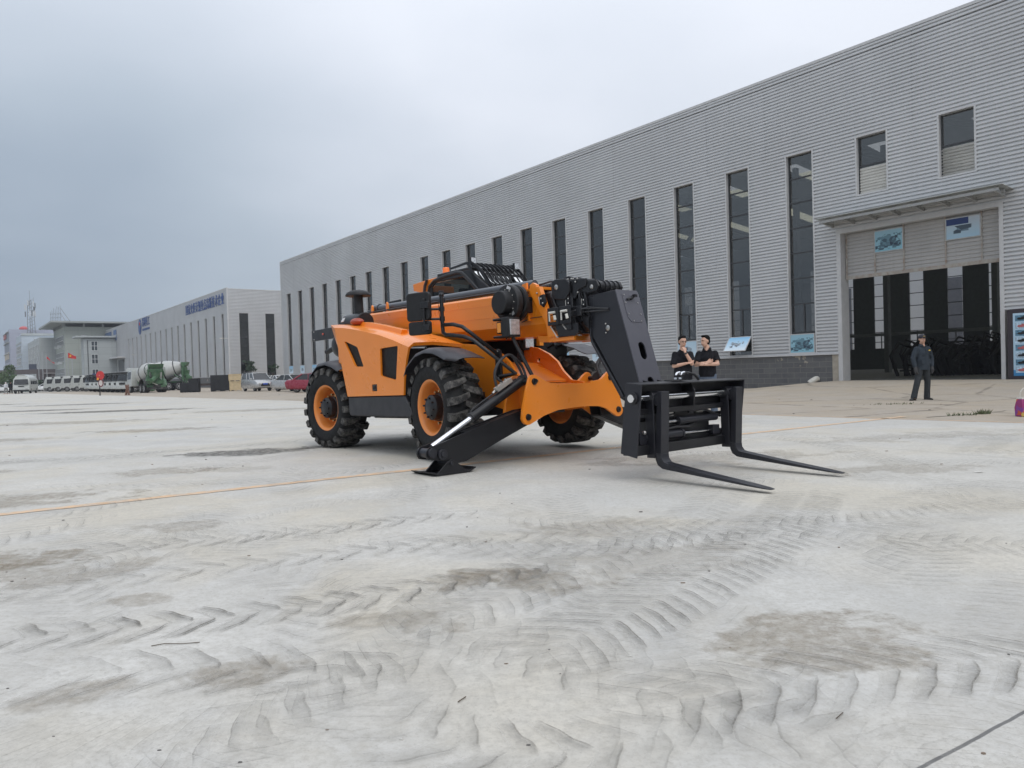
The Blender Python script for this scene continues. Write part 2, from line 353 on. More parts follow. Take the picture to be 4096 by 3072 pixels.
for a in ((1.22, 3.05, .42, .30, .62, 0), (-4.27, 11.6, .95, .50, .75, .25, (.10, .097, .09), .2), (-2.9, 12.15, .55, .3, .7, .1, (.09, .09, .085), .2),
                  (-4.48, 9.5, .55, .38, .45, .1), (-3.5, 9.4, .5, .25, .25, .1), (-5.2, 7.4, 1.0, .42, .55, .15), (-2.66, 5.85, .3, .2, .4, 0), (-3.4, 4.85, .45, .28, .8, 0),
                  (-2.95, 4.5, .55, .28, .45, .1), (-.2, 4.08, .28, .2, .6, 0), (-.55, 3.42, .3, .16, .45, 0), (-1.08, 2.88, .17, .12, .6, .4), (-1.68, 2.68, .2, .12, .5, .6),
                  (-2.03, 3.89, .16, .09, .45, 0), (2.42, 9.2, 1.3, .5, .40, .1), (3.99, 7.8, .7, .32, .40, .1), (.02, 4.0, .4, .2, .55, 0), (.47, 5.35, .5, .3, .35, .2),
                  (.79, 4.4, .6, .3, .25, .3), (-13, 22, 2.4, .8, .5, .1), (-9, 27, 2.6, .9, .5, .1), (-16, 30, 3, 1.0, .75, .1, (.10, .10, .09), .2), (-22, 33, 3, 1.0, .6, .1, (.12, .12, .11), .2),
                  (-8.5, 17.5, 1.5, .5, .6, .1), (-11.5, 15.5, 1.5, .5, .5, .1), (-7.3, 9.9, .8, .25, .5, .1), (-1.0, 14.0, 1.5, .5, .3, .1), (6.2, 11, 1.6, .45, .35, .2), (7.5, 9.2, 1.2, .35, .35, .2),
                  (-34, 45, 4, 1.5, .6, .1, (.11, .11, .10), .2), (-24, 41, 3, 1.2, .5, .1, (.14, .14, .13), .2)):
    patch(*a)
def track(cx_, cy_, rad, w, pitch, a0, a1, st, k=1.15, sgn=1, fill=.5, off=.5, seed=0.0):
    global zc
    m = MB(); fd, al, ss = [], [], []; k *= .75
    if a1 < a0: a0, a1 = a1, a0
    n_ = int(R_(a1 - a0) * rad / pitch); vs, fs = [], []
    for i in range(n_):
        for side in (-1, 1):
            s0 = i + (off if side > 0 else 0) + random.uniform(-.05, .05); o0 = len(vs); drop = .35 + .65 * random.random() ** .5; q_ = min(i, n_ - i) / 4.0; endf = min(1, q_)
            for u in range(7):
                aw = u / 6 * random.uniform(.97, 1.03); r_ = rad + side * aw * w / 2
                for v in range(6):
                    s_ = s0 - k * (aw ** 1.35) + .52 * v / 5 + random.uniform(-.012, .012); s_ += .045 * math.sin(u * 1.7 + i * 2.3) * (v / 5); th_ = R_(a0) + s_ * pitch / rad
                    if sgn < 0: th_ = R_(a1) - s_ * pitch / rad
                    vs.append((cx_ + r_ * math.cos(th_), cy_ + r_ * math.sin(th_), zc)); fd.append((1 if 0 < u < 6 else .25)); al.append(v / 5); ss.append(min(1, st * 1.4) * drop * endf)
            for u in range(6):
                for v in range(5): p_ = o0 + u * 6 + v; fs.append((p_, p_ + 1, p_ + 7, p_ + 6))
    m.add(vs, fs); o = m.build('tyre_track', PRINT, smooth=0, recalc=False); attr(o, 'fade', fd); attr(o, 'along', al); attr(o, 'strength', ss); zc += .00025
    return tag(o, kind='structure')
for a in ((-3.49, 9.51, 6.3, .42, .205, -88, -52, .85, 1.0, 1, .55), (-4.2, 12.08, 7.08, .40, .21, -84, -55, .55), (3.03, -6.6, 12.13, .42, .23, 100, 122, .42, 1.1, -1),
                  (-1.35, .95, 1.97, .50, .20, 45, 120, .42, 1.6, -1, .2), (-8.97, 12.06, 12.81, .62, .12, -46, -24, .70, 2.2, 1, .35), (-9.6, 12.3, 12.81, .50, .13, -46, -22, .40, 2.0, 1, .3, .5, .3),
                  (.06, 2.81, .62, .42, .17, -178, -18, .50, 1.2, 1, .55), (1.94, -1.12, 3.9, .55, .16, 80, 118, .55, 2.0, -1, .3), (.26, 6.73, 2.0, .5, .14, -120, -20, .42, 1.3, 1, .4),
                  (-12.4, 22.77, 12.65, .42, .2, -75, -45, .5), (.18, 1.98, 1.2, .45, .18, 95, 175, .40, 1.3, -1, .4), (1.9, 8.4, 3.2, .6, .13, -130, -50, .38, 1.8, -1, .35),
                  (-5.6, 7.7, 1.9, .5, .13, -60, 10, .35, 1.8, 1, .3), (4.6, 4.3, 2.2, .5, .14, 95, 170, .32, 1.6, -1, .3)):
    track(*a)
# fainter crossing prints all over the front of the yard
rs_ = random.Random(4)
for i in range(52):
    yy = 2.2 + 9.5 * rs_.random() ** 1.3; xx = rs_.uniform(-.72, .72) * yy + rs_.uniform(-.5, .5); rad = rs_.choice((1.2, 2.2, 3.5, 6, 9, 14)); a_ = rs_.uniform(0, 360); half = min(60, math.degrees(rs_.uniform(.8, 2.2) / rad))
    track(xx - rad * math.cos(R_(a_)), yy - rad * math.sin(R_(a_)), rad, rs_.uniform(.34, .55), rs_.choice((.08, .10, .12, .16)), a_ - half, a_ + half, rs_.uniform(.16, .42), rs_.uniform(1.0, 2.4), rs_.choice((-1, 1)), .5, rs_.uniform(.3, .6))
# concrete ramp up to the hall door
def wp(u, off, z): p = W0 + WD * u + WN * off; return (p.x, p.y, z)
rm = MB(); g = []
for i in range(9):
    o_ = -9.0 + i * 9.0 / 8; zz = .34 * (1 - math.cos(math.pi * i / 8)) / 2
    g.append([wp(-24, o_, zz - .003), wp(-.1, o_, zz - .003), wp(.9 + .25 * i / 8, o_, zz * .80 - .003), wp(2.6, o_, zz * .35 - .004), wp(4.2, o_, -.003)])
rm.loft(g, closed=False, cap=False); tag(rm.build('door_ramp', APRON, recalc=False), kind='structure')
# dark gutter of dirt between apron and plinth
LINE = M('orange_line_paint', (.62, .42, .25), .75, var=.2, vs_=5, dust=1.0, dustcol=(.50, .475, .43))
def strip(name, a, b_, w, z, mat, n=30, jag=.012):
    a = Vector(a); b_ = Vector(b_); d = (b_ - a).normalized(); s_ = Vector((-d.y, d.x, 0)); m = MB(); l = []
    for i in range(n + 1):
        p = a.lerp(b_, i / n); l.append([p + s_ * (w / 2 + random.uniform(-jag, jag)) + Vector((0, 0, z)), p - s_ * (w / 2 + random.uniform(-jag, jag)) + Vector((0, 0, z))])
    m.loft(l, closed=False, cap=False); return tag(m.build(name, mat, recalc=False), kind='structure')
strip('painted_line', (-9.4, 3.4, 0), (7.9, 14.98, 0), .15, .004, LINE, 160, .012)
strip('painted_line', tuple(e0 - ed * 6 - WN * .05), tuple(e0 + ed * 30 - WN * .05), .10, .004, LINE, 90, .012)
CRK = M('crack_dirt', (.09, .085, .07), .9)
def crack(name, pts, w, z=.001):
    m = MB(); l = []
    P = [Vector(p + (0,)) for p in pts]; Q = []
    for i in range(len(P) - 1):
        n_ = max(2, int((P[i + 1] - P[i]).length / .25))
        for k in range(n_): Q.append(P[i].lerp(P[i + 1], k / n_) + Vector((random.uniform(-.03, .03), random.uniform(-.03, .03), 0)))
    Q.append(P[-1])
    for i, p in enumerate(Q):
        d = (Q[min(i + 1, len(Q) - 1)] - Q[max(i - 1, 0)]).normalized(); s_ = Vector((-d.y, d.x, 0)); ww = w * random.uniform(.3, 1.2) / 2
        l.append([p + s_ * ww + Vector((0, 0, z)), p - s_ * ww + Vector((0, 0, z))])
    m.loft(l, closed=False, cap=False); return tag(m.build(name, CRK, recalc=False), kind='structure')
crack('ground_crack', [(9.1, 20.2), (10.4, 19.1), (12.0, 17.1), (13.5, 15.4)], .06)
crack('ground_crack', [(8.2, 14.7), (9.3, 15.0), (10.6, 15.9), (11.4, 15.8)], .05)
crack('ground_crack', [(11.6, 21.6), (12.8, 22.7), (14.2, 24.4), (15.0, 25.3)], .06)
crack('ground_crack', [(-12, 39), (-7, 40.5), (-2, 37.5), (2, 35)], .14)
# ------------------------------------------------------------------ factory halls
CLAD = M('corrugated_cladding', (.585, .59, .595), .42, metal=.15, var=.07, vs_=.25, dust=.10, dustcol=(.40, .39, .37), streak=.12)
TRIM = M('grey_flashing', (.54, .54, .54), .5, var=.06, dust=.12, streak=.1)
DTRIM = M('dark_window_frame', (.045, .048, .052), .5)
WGLASS = glassmat('hall_window_glass', (.50, .50, .49), .085, .03)
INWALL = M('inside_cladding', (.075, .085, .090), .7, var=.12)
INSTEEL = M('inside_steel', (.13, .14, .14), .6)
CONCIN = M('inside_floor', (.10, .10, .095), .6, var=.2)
ROOFM = M('roof_sheet', (.42, .43, .44), .5)
def transl(name, col):
    m, t, b = newmat(name); t.n.remove(b); tr = t.node('ShaderNodeBsdfTranslucent', {'Color': tuple(col) + (1,)})
    tp = t.node('ShaderNodeBsdfTransparent', {'Color': tuple(col) + (1,)}); mm = t.node('ShaderNodeMixShader', {0: .5, 1: tr.outputs[0], 2: tp.outputs[0]})
    o = [n for n in t.n if n.type == 'OUTPUT_MATERIAL'][0]; t.l.new(mm.outputs[0], o.inputs[0]); return m
SKYL = transl('skylight_sheet', (.92, .88, .66))
def plinthmat():
    m, t, b = newmat('plinth_blocks'); co = t.node('ShaderNodeTexCoord').outputs['Object']
    s_ = t.node('ShaderNodeSeparateXYZ', {0: co}); v = t.node('ShaderNodeCombineXYZ', {0: s_.outputs[0], 1: s_.outputs[2], 2: 0.0}).outputs[0]
    br = t.node('ShaderNodeTexBrick', {'Vector': v, 'Color1': (.095, .096, .10, 1), 'Color2': (.125, .126, .128, 1), 'Mortar': (.24, .23, .21, 1), 'Scale': 1.0, 'Mortar Size': .008, 'Brick Width': .62, 'Row Height': .235, 'Mortar Smooth': .3})
    c = t.mix(t.math('MULTIPLY', t.ramp(t.noise(co, 2.5, 5, .7), [(.4, 0), (.75, 1)]), .5), br.outputs[0], (.16, .155, .145))
    # fallen tiles show the beige render behind
    fall = t.math('ADD', t.noise(v, .55, 4, .55), t.math('MULTIPLY', t.math('SUBTRACT', s_.outputs[2], .75), .10))
    f = t.ramp(fall, [(.665, 0), (.68, 1)])
    c = t.mix(f, c, (.36, .32, .26)); t.l.new(c, b.inputs['Base Color']); b.inputs['Roughness'].default_value = .8
    bp = t.node('ShaderNodeBump', {'Height': t.math('SUBTRACT', br.outputs['Fac'], f), 'Strength': .4, 'Distance': .02}); bp.invert = True; t.l.new(bp.outputs[0], b.inputs['Normal'])
    return m
PLINTH = plinthmat()
BEIGE = M('beige_render', (.38, .34, .28), .9, var=.15, dust=.4, dustcol=(.25, .23, .20), bump=.4)
def corr(m, A, B, z0, z1, out, pitch=.15, dep=.060):
    A = Vector(A); B = Vector(B); out = Vector(out); prof = [(0, 1), (.52, 1), (.58, 0), (.84, 0)]
    zs = []; k = math.floor(z0 / pitch)
    while True:
        for f, o in prof:
            z = (k + f) * pitch
            zs.append((z, o))
        k += 1
        if k * pitch > z1: break
    inside = [(z, o) for z, o in zs if z0 < z < z1]
    def val(z):
        f = (z / pitch) % 1; pr = prof + [(1, 1)]
        for (a, oa), (b_, ob) in zip(pr, pr[1:]):
            if a <= f <= b_: return oa + (ob - oa) * (f - a) / (b_ - a)
        return 1
    L_ = [(z0, val(z0))] + inside + [(z1, val(z1))]
    rows = [[A + out * dep * o + Vector((0, 0, z)), B + out * dep * o + Vector((0, 0, z))] for z, o in L_]
    m.loft(rows, closed=False, cap=False)
PROTO = {}
def window(hall, x0, x1, z0, z1, mull, y=0, rot=None, low_split=True):
    """frame > glazing bars, pane; local to the hall; rot turns it for an end wall"""
    key = (round(x1 - x0, 2), round(z0, 2), round(z1, 2)); w = x1 - x0
    if key in PROTO: o = copy_tree(PROTO[key], hall)
    else:
        m = MB(); t_ = .07
        m.b2(-.0, t_, -.065, .20, z0, z1); m.b2(w - t_, w, -.065, .20, z0, z1); m.b2(t_, w - t_, -.067, .20, z1 - t_, z1); m.b2(t_, w - t_, -.067, .20, z0, z0 + t_)
        o = m.build('window', TRIM, hall)
        g = MB(); g.b2(t_, w - t_, .150, .158, z0 + t_, z1 - t_); g.build('pane', WGLASS, o, smooth=0)
        d = MB()
        for zz in mull:
            if z0 < zz < z1: d.b2(t_, w - t_, .11, .19, zz - .03, zz + .03)
        d.b2(t_, t_ + .05, .112, .188, z0 + t_, z1 - t_); d.b2(w - t_ - .05, w - t_, .112, .188, z0 + t_, z1 - t_)
        if low_split and z0 < 2.5: d.b2(w / 2 - .03, w / 2 + .03, .114, .186, 2.56, 3.79); d.b2(t_ + .05, w - t_ - .05, .108, .19, 2.44, 2.56)
        d.build('glazing_bars', DTRIM, o); PROTO[key] = o
    if rot is None: o.location = (x0, y, 0)
    else: o.location = (y, x0, 0); o.rotation_euler = (0, 0, rot)
    return o
RZ = math.atan2(-.79472, .60697)
MULL = [9.46, 8.37, 7.24, 6.11, 4.96, 3.81]
hall = empty('factory_hall', W0, RZ, 'long grey corrugated steel hall with tall narrow windows and an open door on the right', 'factory building')
XL, XR, TOP = -66.0, 14.0, 14.2
wins = [(-(2.38 + 3.262 * i), -(2.38 + 3.262 * i) + 1.38) for i in range(20)][::-1]
m = MB(); out = (0, -1, 0)
corr(m, (XL, 0, 0), (XR, 0, 0), 10.56, TOP, out)
edges = [XL] + [v for w_ in wins for v in w_] + [-.0]
for i in range(0, len(edges), 2): corr(m, (edges[i], 0, 0), (edges[i + 1], 0, 0), 1.53, 10.56, out)
upw = [(.88, 2.24), (4.12, 5.48)]
xs = [0, .88, 2.24, 4.12, 5.48, XR]
for i in range(0, 6, 2): corr(m, (xs[i], 0, 0), (xs[i + 1], 0, 0), 8.05, 10.56, out)
corr(m, (0, 0, 0), (XR, 0, 0), 6.72, 8.05, out); corr(m, (6.30, 0, 0), (XR, 0, 0), 2.86, 6.72, out)
corr(m, (XL, 0, 0), (XL, 40, 0), 1.53, TOP, (-1, 0, 0))
m.build('wall_cladding', CLAD, hall, smooth=0, recalc=False)
m = MB(); m.b2(XL - .06, XR, -.075, .10, TOP, TOP + .12); m.b2(XL - .07, XL + .10, -.075, .10, 1.53, TOP)
m.b2(XL, 0.0, -.10, .02, 1.47, 1.535); m.build('flashing', TRIM, hall)
for x in (-62.1, -52.3, -42.5, -32.8, -23.0, -13.2, -6.7, -3.4, 3.2, 9.7): MB().b2(x, x + .02, -.053, -.044, 10.56, TOP).build('sheet_joint', M('joint_grey', (.26, .26, .26), .6), hall)  # vertical seams between the wall sheets, in a darker grey
m = MB(); m.b2(XL, -.28, -.02, .22, 0, 1.47); m.b2(6.42, XR, -.02, .22, 0, 2.80); m.build('plinth', PLINTH, hall)
m = MB(); m.b2(-.32, -.02, -.05, .25, 0, 1.47); m.build('door_pier', BEIGE, hall, bevel=.02)
for x0, x1 in wins: window(hall, x0, x1, 1.53, 10.56, MULL)
for x0, x1 in upw:
    w_ = window(hall, x0, x1, 8.05, 10.56, [9.3]); bl_ = MB(); corr(bl_, (.075, .142, 0), (1.285, .142, 0), 8.13, 9.22, (0, -1, 0), .12, .03); bl_.build('blind', M('pale_blind', (.55, .54, .50), .6), w_, smooth=0, recalc=False)
# doorway: jambs, raised shutter panel with two picture boards
m = MB(); m.b2(-.02, .17, -.07, .55, .30, 6.72); m.b2(6.17, 6.31, -.07, .40, .30, 6.72); m.b2(-.02, 6.31, -.075, .40, 6.62, 6.80); m.build('door_frame', TRIM, hall)
sh = MB(); sxs = [.26, 1.45, 1.47, 2.62, 2.64, 4.20, 4.22, 5.46, 5.48, 6.17]
for i in range(0, 10, 2): corr(sh, (sxs[i], .34, 0), (sxs[i + 1], .34, 0), 4.78, 6.6, out, dep=.03)
so_ = sh.build('door_panel', M('door_cladding', (.42, .41, .40), .5, var=.08, vs_=.6, dust=.2, streak=.25), hall, smooth=0, recalc=False)
b = MB()
for x in (.24, 1.46, 2.63, 4.21, 5.47): b.b2(x - .03, x + .03, .28, .35, 4.70, 6.62)
b.b2(.2, 6.17, .27, .36, 4.66, 4.80); b.build('door_rail', M('rusty_rail', (.40, .38, .34), .6, dust=.7, dustcol=(.22, .10, .05), vs_=2), so_)
def blobmat(name, sky_c, dark, scale=6, seed=0.0, low=.0, high=1.0, thr=.5, light=(.75, .78, .8)):
    """printed picture: sky-blue ground with a dark machine-like mass in the middle; pattern in the sheet's own coordinates (0..1)"""
    m, t, b = newmat(name); co = t.node('ShaderNodeTexCoord').outputs['Generated']
    s_ = t.node('ShaderNodeSeparateXYZ', {0: co}); x, z = s_.outputs[0], s_.outputs[2]
    dx = t.math('MULTIPLY', t.math('ABSOLUTE', t.math('SUBTRACT', x, .5)), 1.9); dz = t.math('MULTIPLY', t.math('ABSOLUTE', t.math('SUBTRACT', z, .45)), 2.6)
    d = t.math('MAXIMUM', dx, dz); mp = t.node('ShaderNodeMapping', {'Vector': co, 'Location': (seed, seed * .7, seed), 'Scale': (1, .02, 1)}).outputs[0]
    vo = t.node('ShaderNodeTexVoronoi', {'Vector': mp, 'Scale': float(scale)}).outputs['Color']
    sv = t.node('ShaderNodeSeparateXYZ', {0: vo}).outputs[0]
    f = t.ramp(t.math('ADD', d, t.math('MULTIPLY', sv, .5)), [(thr, 1), (thr + .08, 0)])
    bg = t.mix(z, light, sky_c); inner = t.mix(t.node('ShaderNodeSeparateXYZ', {0: vo}).outputs[1], dark, tuple(.5 * (a + b_) for a, b_ in zip(dark, light)))
    c = t.mix(f, bg, inner); t.l.new(c, b.inputs['Base Color']); b.inputs['Roughness'].default_value = .3; return m
P_MACH = blobmat('poster_machines', (.30, .50, .60), (.03, .05, .08), 9, 1.3, thr=.95, light=(.25, .50, .60))
P_TRUCK = blobmat('poster_truck', (.22, .52, .78), (.04, .06, .09), 12, 4.1, thr=.62, light=(.72, .82, .88))
P_TRAIN = blobmat('poster_vehicle', (.50, .56, .62), (.02, .03, .05), 3, 2.2, thr=.62, light=(.36, .55, .68))
P_BLUE = blobmat('poster_pale', (.45, .62, .75), (.08, .10, .14), 7, 7.7, thr=.55, light=(.6, .72, .8))
ORD = ['first', 'second', 'third', 'fourth', 'fifth', 'sixth', 'seventh', 'eighth', 'ninth', 'tenth', 'eleventh', 'twelfth', 'thirteenth', 'fourteenth', 'fifteenth', 'sixteenth', 'seventeenth', 'eighteenth', 'nineteenth', 'twentieth']
def board(name, x0, x1, z0, z1, y, mat, label, hallo=hall, tilt=0, group=None, frame=TRIM, cat='poster'):
    w_ = x1 - x0; o = MB().b2(0, w_, -.012, .012, 0, z1 - z0).build(name, mat)
    fr = MB(); e_ = .035; h_ = z1 - z0
    fr.b2(-e_, 0, -.02, .02, -e_, h_ + e_); fr.b2(w_, w_ + e_, -.02, .02, -e_, h_ + e_); fr.b2(0, w_, -.02, .02, -e_, 0); fr.b2(0, w_, -.02, .02, h_, h_ + e_)
    fr.build('frame', frame, o)
    o.matrix_world = hallo.matrix_basis @ Matrix.Translation((x0, y, z0 + (h_ if tilt else 0))) @ Matrix.Rotation(tilt, 4, 'X') @ Matrix.Translation((0, 0, -h_ if tilt else 0))
    return tag(o, label, cat, group)
hall.rotation_euler = (0, 0, RZ); bpy.context.view_layer.update()
board('poster', 1.49, 2.59, 5.66, 6.50, .28, P_MACH, 'picture board of machines in a pit on the raised door panel, left of two', frame=STEEL)
ob = board('poster', 4.26, 5.42, 5.74, 6.50, .28, P_TRAIN, 'pale blue picture board with a dark vehicle on the raised door panel, right of two', frame=STEEL)
MB().b2(.0, .78, -.018, -.013, .52, .76).build('banner_print', M('dark_blue_print', (.015, .04, .16), .4), ob)
board('poster', -2.30, -1.16, 1.62, 2.42, -.02, P_MACH, 'picture of rows of machines fixed low in the tall window nearest the door')
board('poster', -5.58, -4.40, 1.66, 2.46, -.03, P_TRUCK, 'pale blue picture of a truck on a window flap propped open', tilt=-R_(38))
board('poster', -8.84, -7.62, 1.62, 2.42, -.02, P_BLUE, 'pale blue poster low in the window behind the two men in black')
board('poster', -12.1, -10.9, 1.62, 2.42, -.02, P_BLUE, 'pale blue poster low in the window behind the black boom head')
for i in range(4, 20):
    x0 = -(2.38 + 3.262 * i) + .09
    board('poster', x0, x0 + 1.2, 1.62, 2.42, -.02, [P_BLUE, P_TRUCK][i % 2], 'pale blue poster at the foot of the %s tall window counted from the open door' % ORD[i], group='posters low in the far windows')
# dim inside of the hall
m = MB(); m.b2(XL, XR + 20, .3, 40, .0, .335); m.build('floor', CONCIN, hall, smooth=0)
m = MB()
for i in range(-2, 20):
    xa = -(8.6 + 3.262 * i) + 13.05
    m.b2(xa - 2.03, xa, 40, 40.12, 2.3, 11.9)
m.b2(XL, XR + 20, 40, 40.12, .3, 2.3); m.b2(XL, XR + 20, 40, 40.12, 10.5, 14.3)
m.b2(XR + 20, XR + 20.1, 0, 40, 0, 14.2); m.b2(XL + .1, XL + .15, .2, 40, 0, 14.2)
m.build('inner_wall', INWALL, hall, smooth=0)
for i in range(-2, 20):
    m = MB(); xa = -(8.6 + 3.262 * i) + 13.05
    for zz in [9.46, 8.37, 7.24, 6.11, 4.96, 3.81, 2.9]: m.b2(xa, xa + 1.232, 40.0, 40.1, zz - .035, zz + .035)
    m.b2(xa + .58, xa + .65, 40.0, 40.1, 2.3, 3.81); m.build('glazing_bars', DTRIM, hall, smooth=0)
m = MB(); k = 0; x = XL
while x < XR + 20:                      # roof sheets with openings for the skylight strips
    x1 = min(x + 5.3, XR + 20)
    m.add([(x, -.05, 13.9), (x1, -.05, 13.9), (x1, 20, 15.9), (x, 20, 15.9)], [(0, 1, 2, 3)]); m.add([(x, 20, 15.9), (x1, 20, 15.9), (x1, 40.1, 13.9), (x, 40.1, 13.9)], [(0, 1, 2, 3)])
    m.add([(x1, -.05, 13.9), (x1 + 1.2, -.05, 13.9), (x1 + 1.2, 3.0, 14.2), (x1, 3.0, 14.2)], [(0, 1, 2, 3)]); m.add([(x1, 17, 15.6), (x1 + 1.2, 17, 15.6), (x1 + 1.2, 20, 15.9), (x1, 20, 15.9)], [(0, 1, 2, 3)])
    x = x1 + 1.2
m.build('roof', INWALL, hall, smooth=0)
m = MB(); x = XL
while x < XR + 20:
    x1 = x + 5.3
    for y0, y1 in ((3, 6.3), (6.6, 9.9), (10.2, 13.5), (13.8, 17)): m.add([(x1, y0, 13.9 + y0 * .1), (x1 + 1.2, y0, 13.9 + y0 * .1), (x1 + 1.2, y1, 13.9 + y1 * .1), (x1, y1, 13.9 + y1 * .1)], [(0, 1, 2, 3)])
    m.add([(x1, 22, 15.7), (x1 + 1.2, 22, 15.7), (x1 + 1.2, 37, 14.2), (x1, 37, 14.2)], [(0, 1, 2, 3)])
    x = x1 + 1.2
m.build('skylight', SKYL, hall, smooth=0)
m = MB()
for i in range(0, 13):
    x = 12.0 - i * 6.52; (m.b2(x - .18, x + .18, .75, 1.2, 0, 13.6) if not -1 < x < 8 else None); m.b2(x - .15, x + .15, 19.8, 20.2, .3, 15.6)
    m.tube([(x, 1, 12.9), (x, 20, 14.9)], .22, 6); m.tube([(x, 20, 14.9), (x, 39, 12.9)], .22, 6)
m.b2(XL, XR, 1.3, 1.7, 8.9, 9.5); m.b2(XL, XR + 20, 39.2, 39.5, 3.45, 3.72)
m.build('steel_frame', INSTEEL, hall, smooth=0)
m = MB(); br_ = M('brace_paint', (.30, .31, .31), .5)
for xa, xb in ((-14.6, -7.6),):
    m.tube([(xa, .9, 1.6), (xb, .9, 9)], .11, 6); m.tube([(xa, 1.05, 9), (xb, 1.05, 1.6)], .11, 6)
m.build('diagonal_brace', br_, hall)
# glazed canopy over the door
m = MB(); CAN = M('canopy_steel', (.38, .39, .39), .5, var=.1, dust=.35, streak=.15)
for k in range(8):
    x = -.15 + k * .93
    m.prism([(-.04, 6.92), (-.95, 7.03), (-.95, 7.10), (-.04, 7.16)], 'x', x - .04, x + .04)
m.b2(-.25, 6.5, -1.0, -.92, 7.03, 7.13); m.b2(-.25, 6.5, -.45, -.38, 7.04, 7.14); cn = m.build('canopy', CAN, hall)
m = MB(); m.box((3.15, -.54, 7.19), (7.0, 1.12, .02), rx=-R_(3)); m.build('canopy_sheet', M('canopy_sheet', (.45, .47, .46), .35, var=.12, dust=.5, dustcol=(.3, .29, .26)), cn)
m = MB(); m.tube([(6.38, .2, 2.9), (6.38, .2, 13)], .05, 8)
# things inside the hall
def heap(x0, x1, y, z1, seed, label):
    random.seed(seed); m = MB()
    n_ = int((x1 - x0) / .07)
    for i in range(n_):
        x = x0 + (x1 - x0) * random.random(); h_ = z1 * random.uniform(.55, 1.0); k_ = random.uniform(-.5, .5); y_ = y + random.uniform(-.5, .9)
        m.tube([(x, y_, .34), (x - .25 + k_ * .5, y_ + .1, .34 + h_ * .6), (x + k_, y_ + .7, .34 + h_), (x + .5 + k_, y_ + 1.6, .34 + h_ * .8)], random.choice((.03, .05, .09)), 5)
    for k in range(6): m.tube([(x0, y + .3 * k, .6 + .35 * k * z1 / 2.4), (x1, y + .3 * k, .6 + .35 * k * z1 / 2.4)], .04, 5)
    m.b2(x0, x1, y + 1.2, y + 2.2, .34, .34 + z1 * .72)
    o = m.build('steel_cage', DARKIN); o.matrix_world = hall.matrix_world.copy(); return tag(o, label, 'steel cages', None)
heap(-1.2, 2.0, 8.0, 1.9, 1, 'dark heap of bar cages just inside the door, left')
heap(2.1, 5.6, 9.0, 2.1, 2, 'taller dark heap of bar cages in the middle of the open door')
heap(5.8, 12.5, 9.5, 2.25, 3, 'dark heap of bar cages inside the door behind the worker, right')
o = MB().b2(-1.5, 4.6, 24, 24.8, 3.55, 4.25).build('crane_girder', M('dark_red_paint', (.075, .018, .02), .5)); o.matrix_world = hall.matrix_world.copy(); tag(o, 'dark red girder hanging inside the hall seen through the open door', 'girder')
random.seed(11)
# the hall beyond, seen through door and windows
hall3 = empty('factory_hall', W0 + WN * 62, RZ, 'second corrugated hall seen through the far windows of the first', 'factory building')
m = MB(); corr(m, (-70, 0, 0), (40, 0, 0), 0, 15.5, out); m.build('wall_cladding', M('bright_cladding', (.60, .61, .62), .5, metal=.0, var=.04, vs_=.3), hall3, smooth=0, recalc=False)
for i in range(-3, 24):
    x = 5.4 - i * 6.52; MB().b2(x, x + 1.5, -.12, -.04, 1.6, 10.5).build('window', M('grey_pane', (.12, .125, .14), .15), hall3, smooth=0)
# ---------------- second hall on the left, same build
h2 = empty('factory_hall', (-39.53, 104, 0), RZ, 'grey corrugated hall with blue lettering under its roof edge, left of the long hall', 'factory building')
w2 = [(-(1.85 + 4.27 * i) - 1.13, -(1.85 + 4.27 * i)) for i in range(26)]
m = MB(); corr(m, (-110.5, 0, 0), (0, 0, 0), 10.56, 13.9, out, .2, .06)
xs = [-110.5] + sorted(v for w_ in w2 if not (-86 < w_[0] < -74) for v in w_) + [0]
for i in range(0, len(xs), 2): corr(m, (xs[i], 0, 0), (xs[i + 1], 0, 0), 1.53, 10.56, out, .2, .06)
for i in range(0, 6, 2):
    ys = [0, 1.46, 2.89, 5.18, 6.65, 24]; corr(m, (0, ys[i], 0), (0, ys[i + 1], 0), 1.53, 10.56, (1, 0, 0), .2, .06)
corr(m, (0, 0, 0), (0, 24, 0), 10.56, 13.8, (1, 0, 0), .2, .06); m.build('wall_cladding', CLAD, h2, smooth=0, recalc=False)
m = MB(); m.b2(-110.6, .05, -.10, .1, 13.88, 14.05); m.b2(-.1, .08, .1, 24, 13.78, 13.93); m.b2(-.12, .09, -.09, .1, 1.5, 13.9)
for x in (-27, -71): m.b2(x, x + .08, -.06, 0, 10.6, 13.9)
m.build('flashing', TRIM, h2)
MB().b2(-110.5, 0, -.03, .2, 0, 1.53).b2(-.2, .03, .2, 24, 0, 1.53).build('plinth', PLINTH, h2)
for x0, x1 in w2:
    if -86 < x0 < -74: continue
    window(h2, x0, x1, 1.53, 10.56, MULL)
for y0, y1 in ((1.46, 2.89), (5.18, 6.65)): window(h2, y0, y1, 1.53, 10.56, [9.3, 8.2, 7.0, 5.84, 4.65, 3.5], y=0, rot=math.pi / 2, low_split=False)
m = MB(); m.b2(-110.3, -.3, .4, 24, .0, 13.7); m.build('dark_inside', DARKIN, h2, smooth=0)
m = MB(); m.b2(-83.3, -76.6, -.10, .3, 0, 6.3); m.build('door', M('far_door', (.13, .135, .14), .6), h2)
MB().b2(-88, -75.5, -1.6, 0, 6.6, 6.95).build('canopy', TRIM, h2)
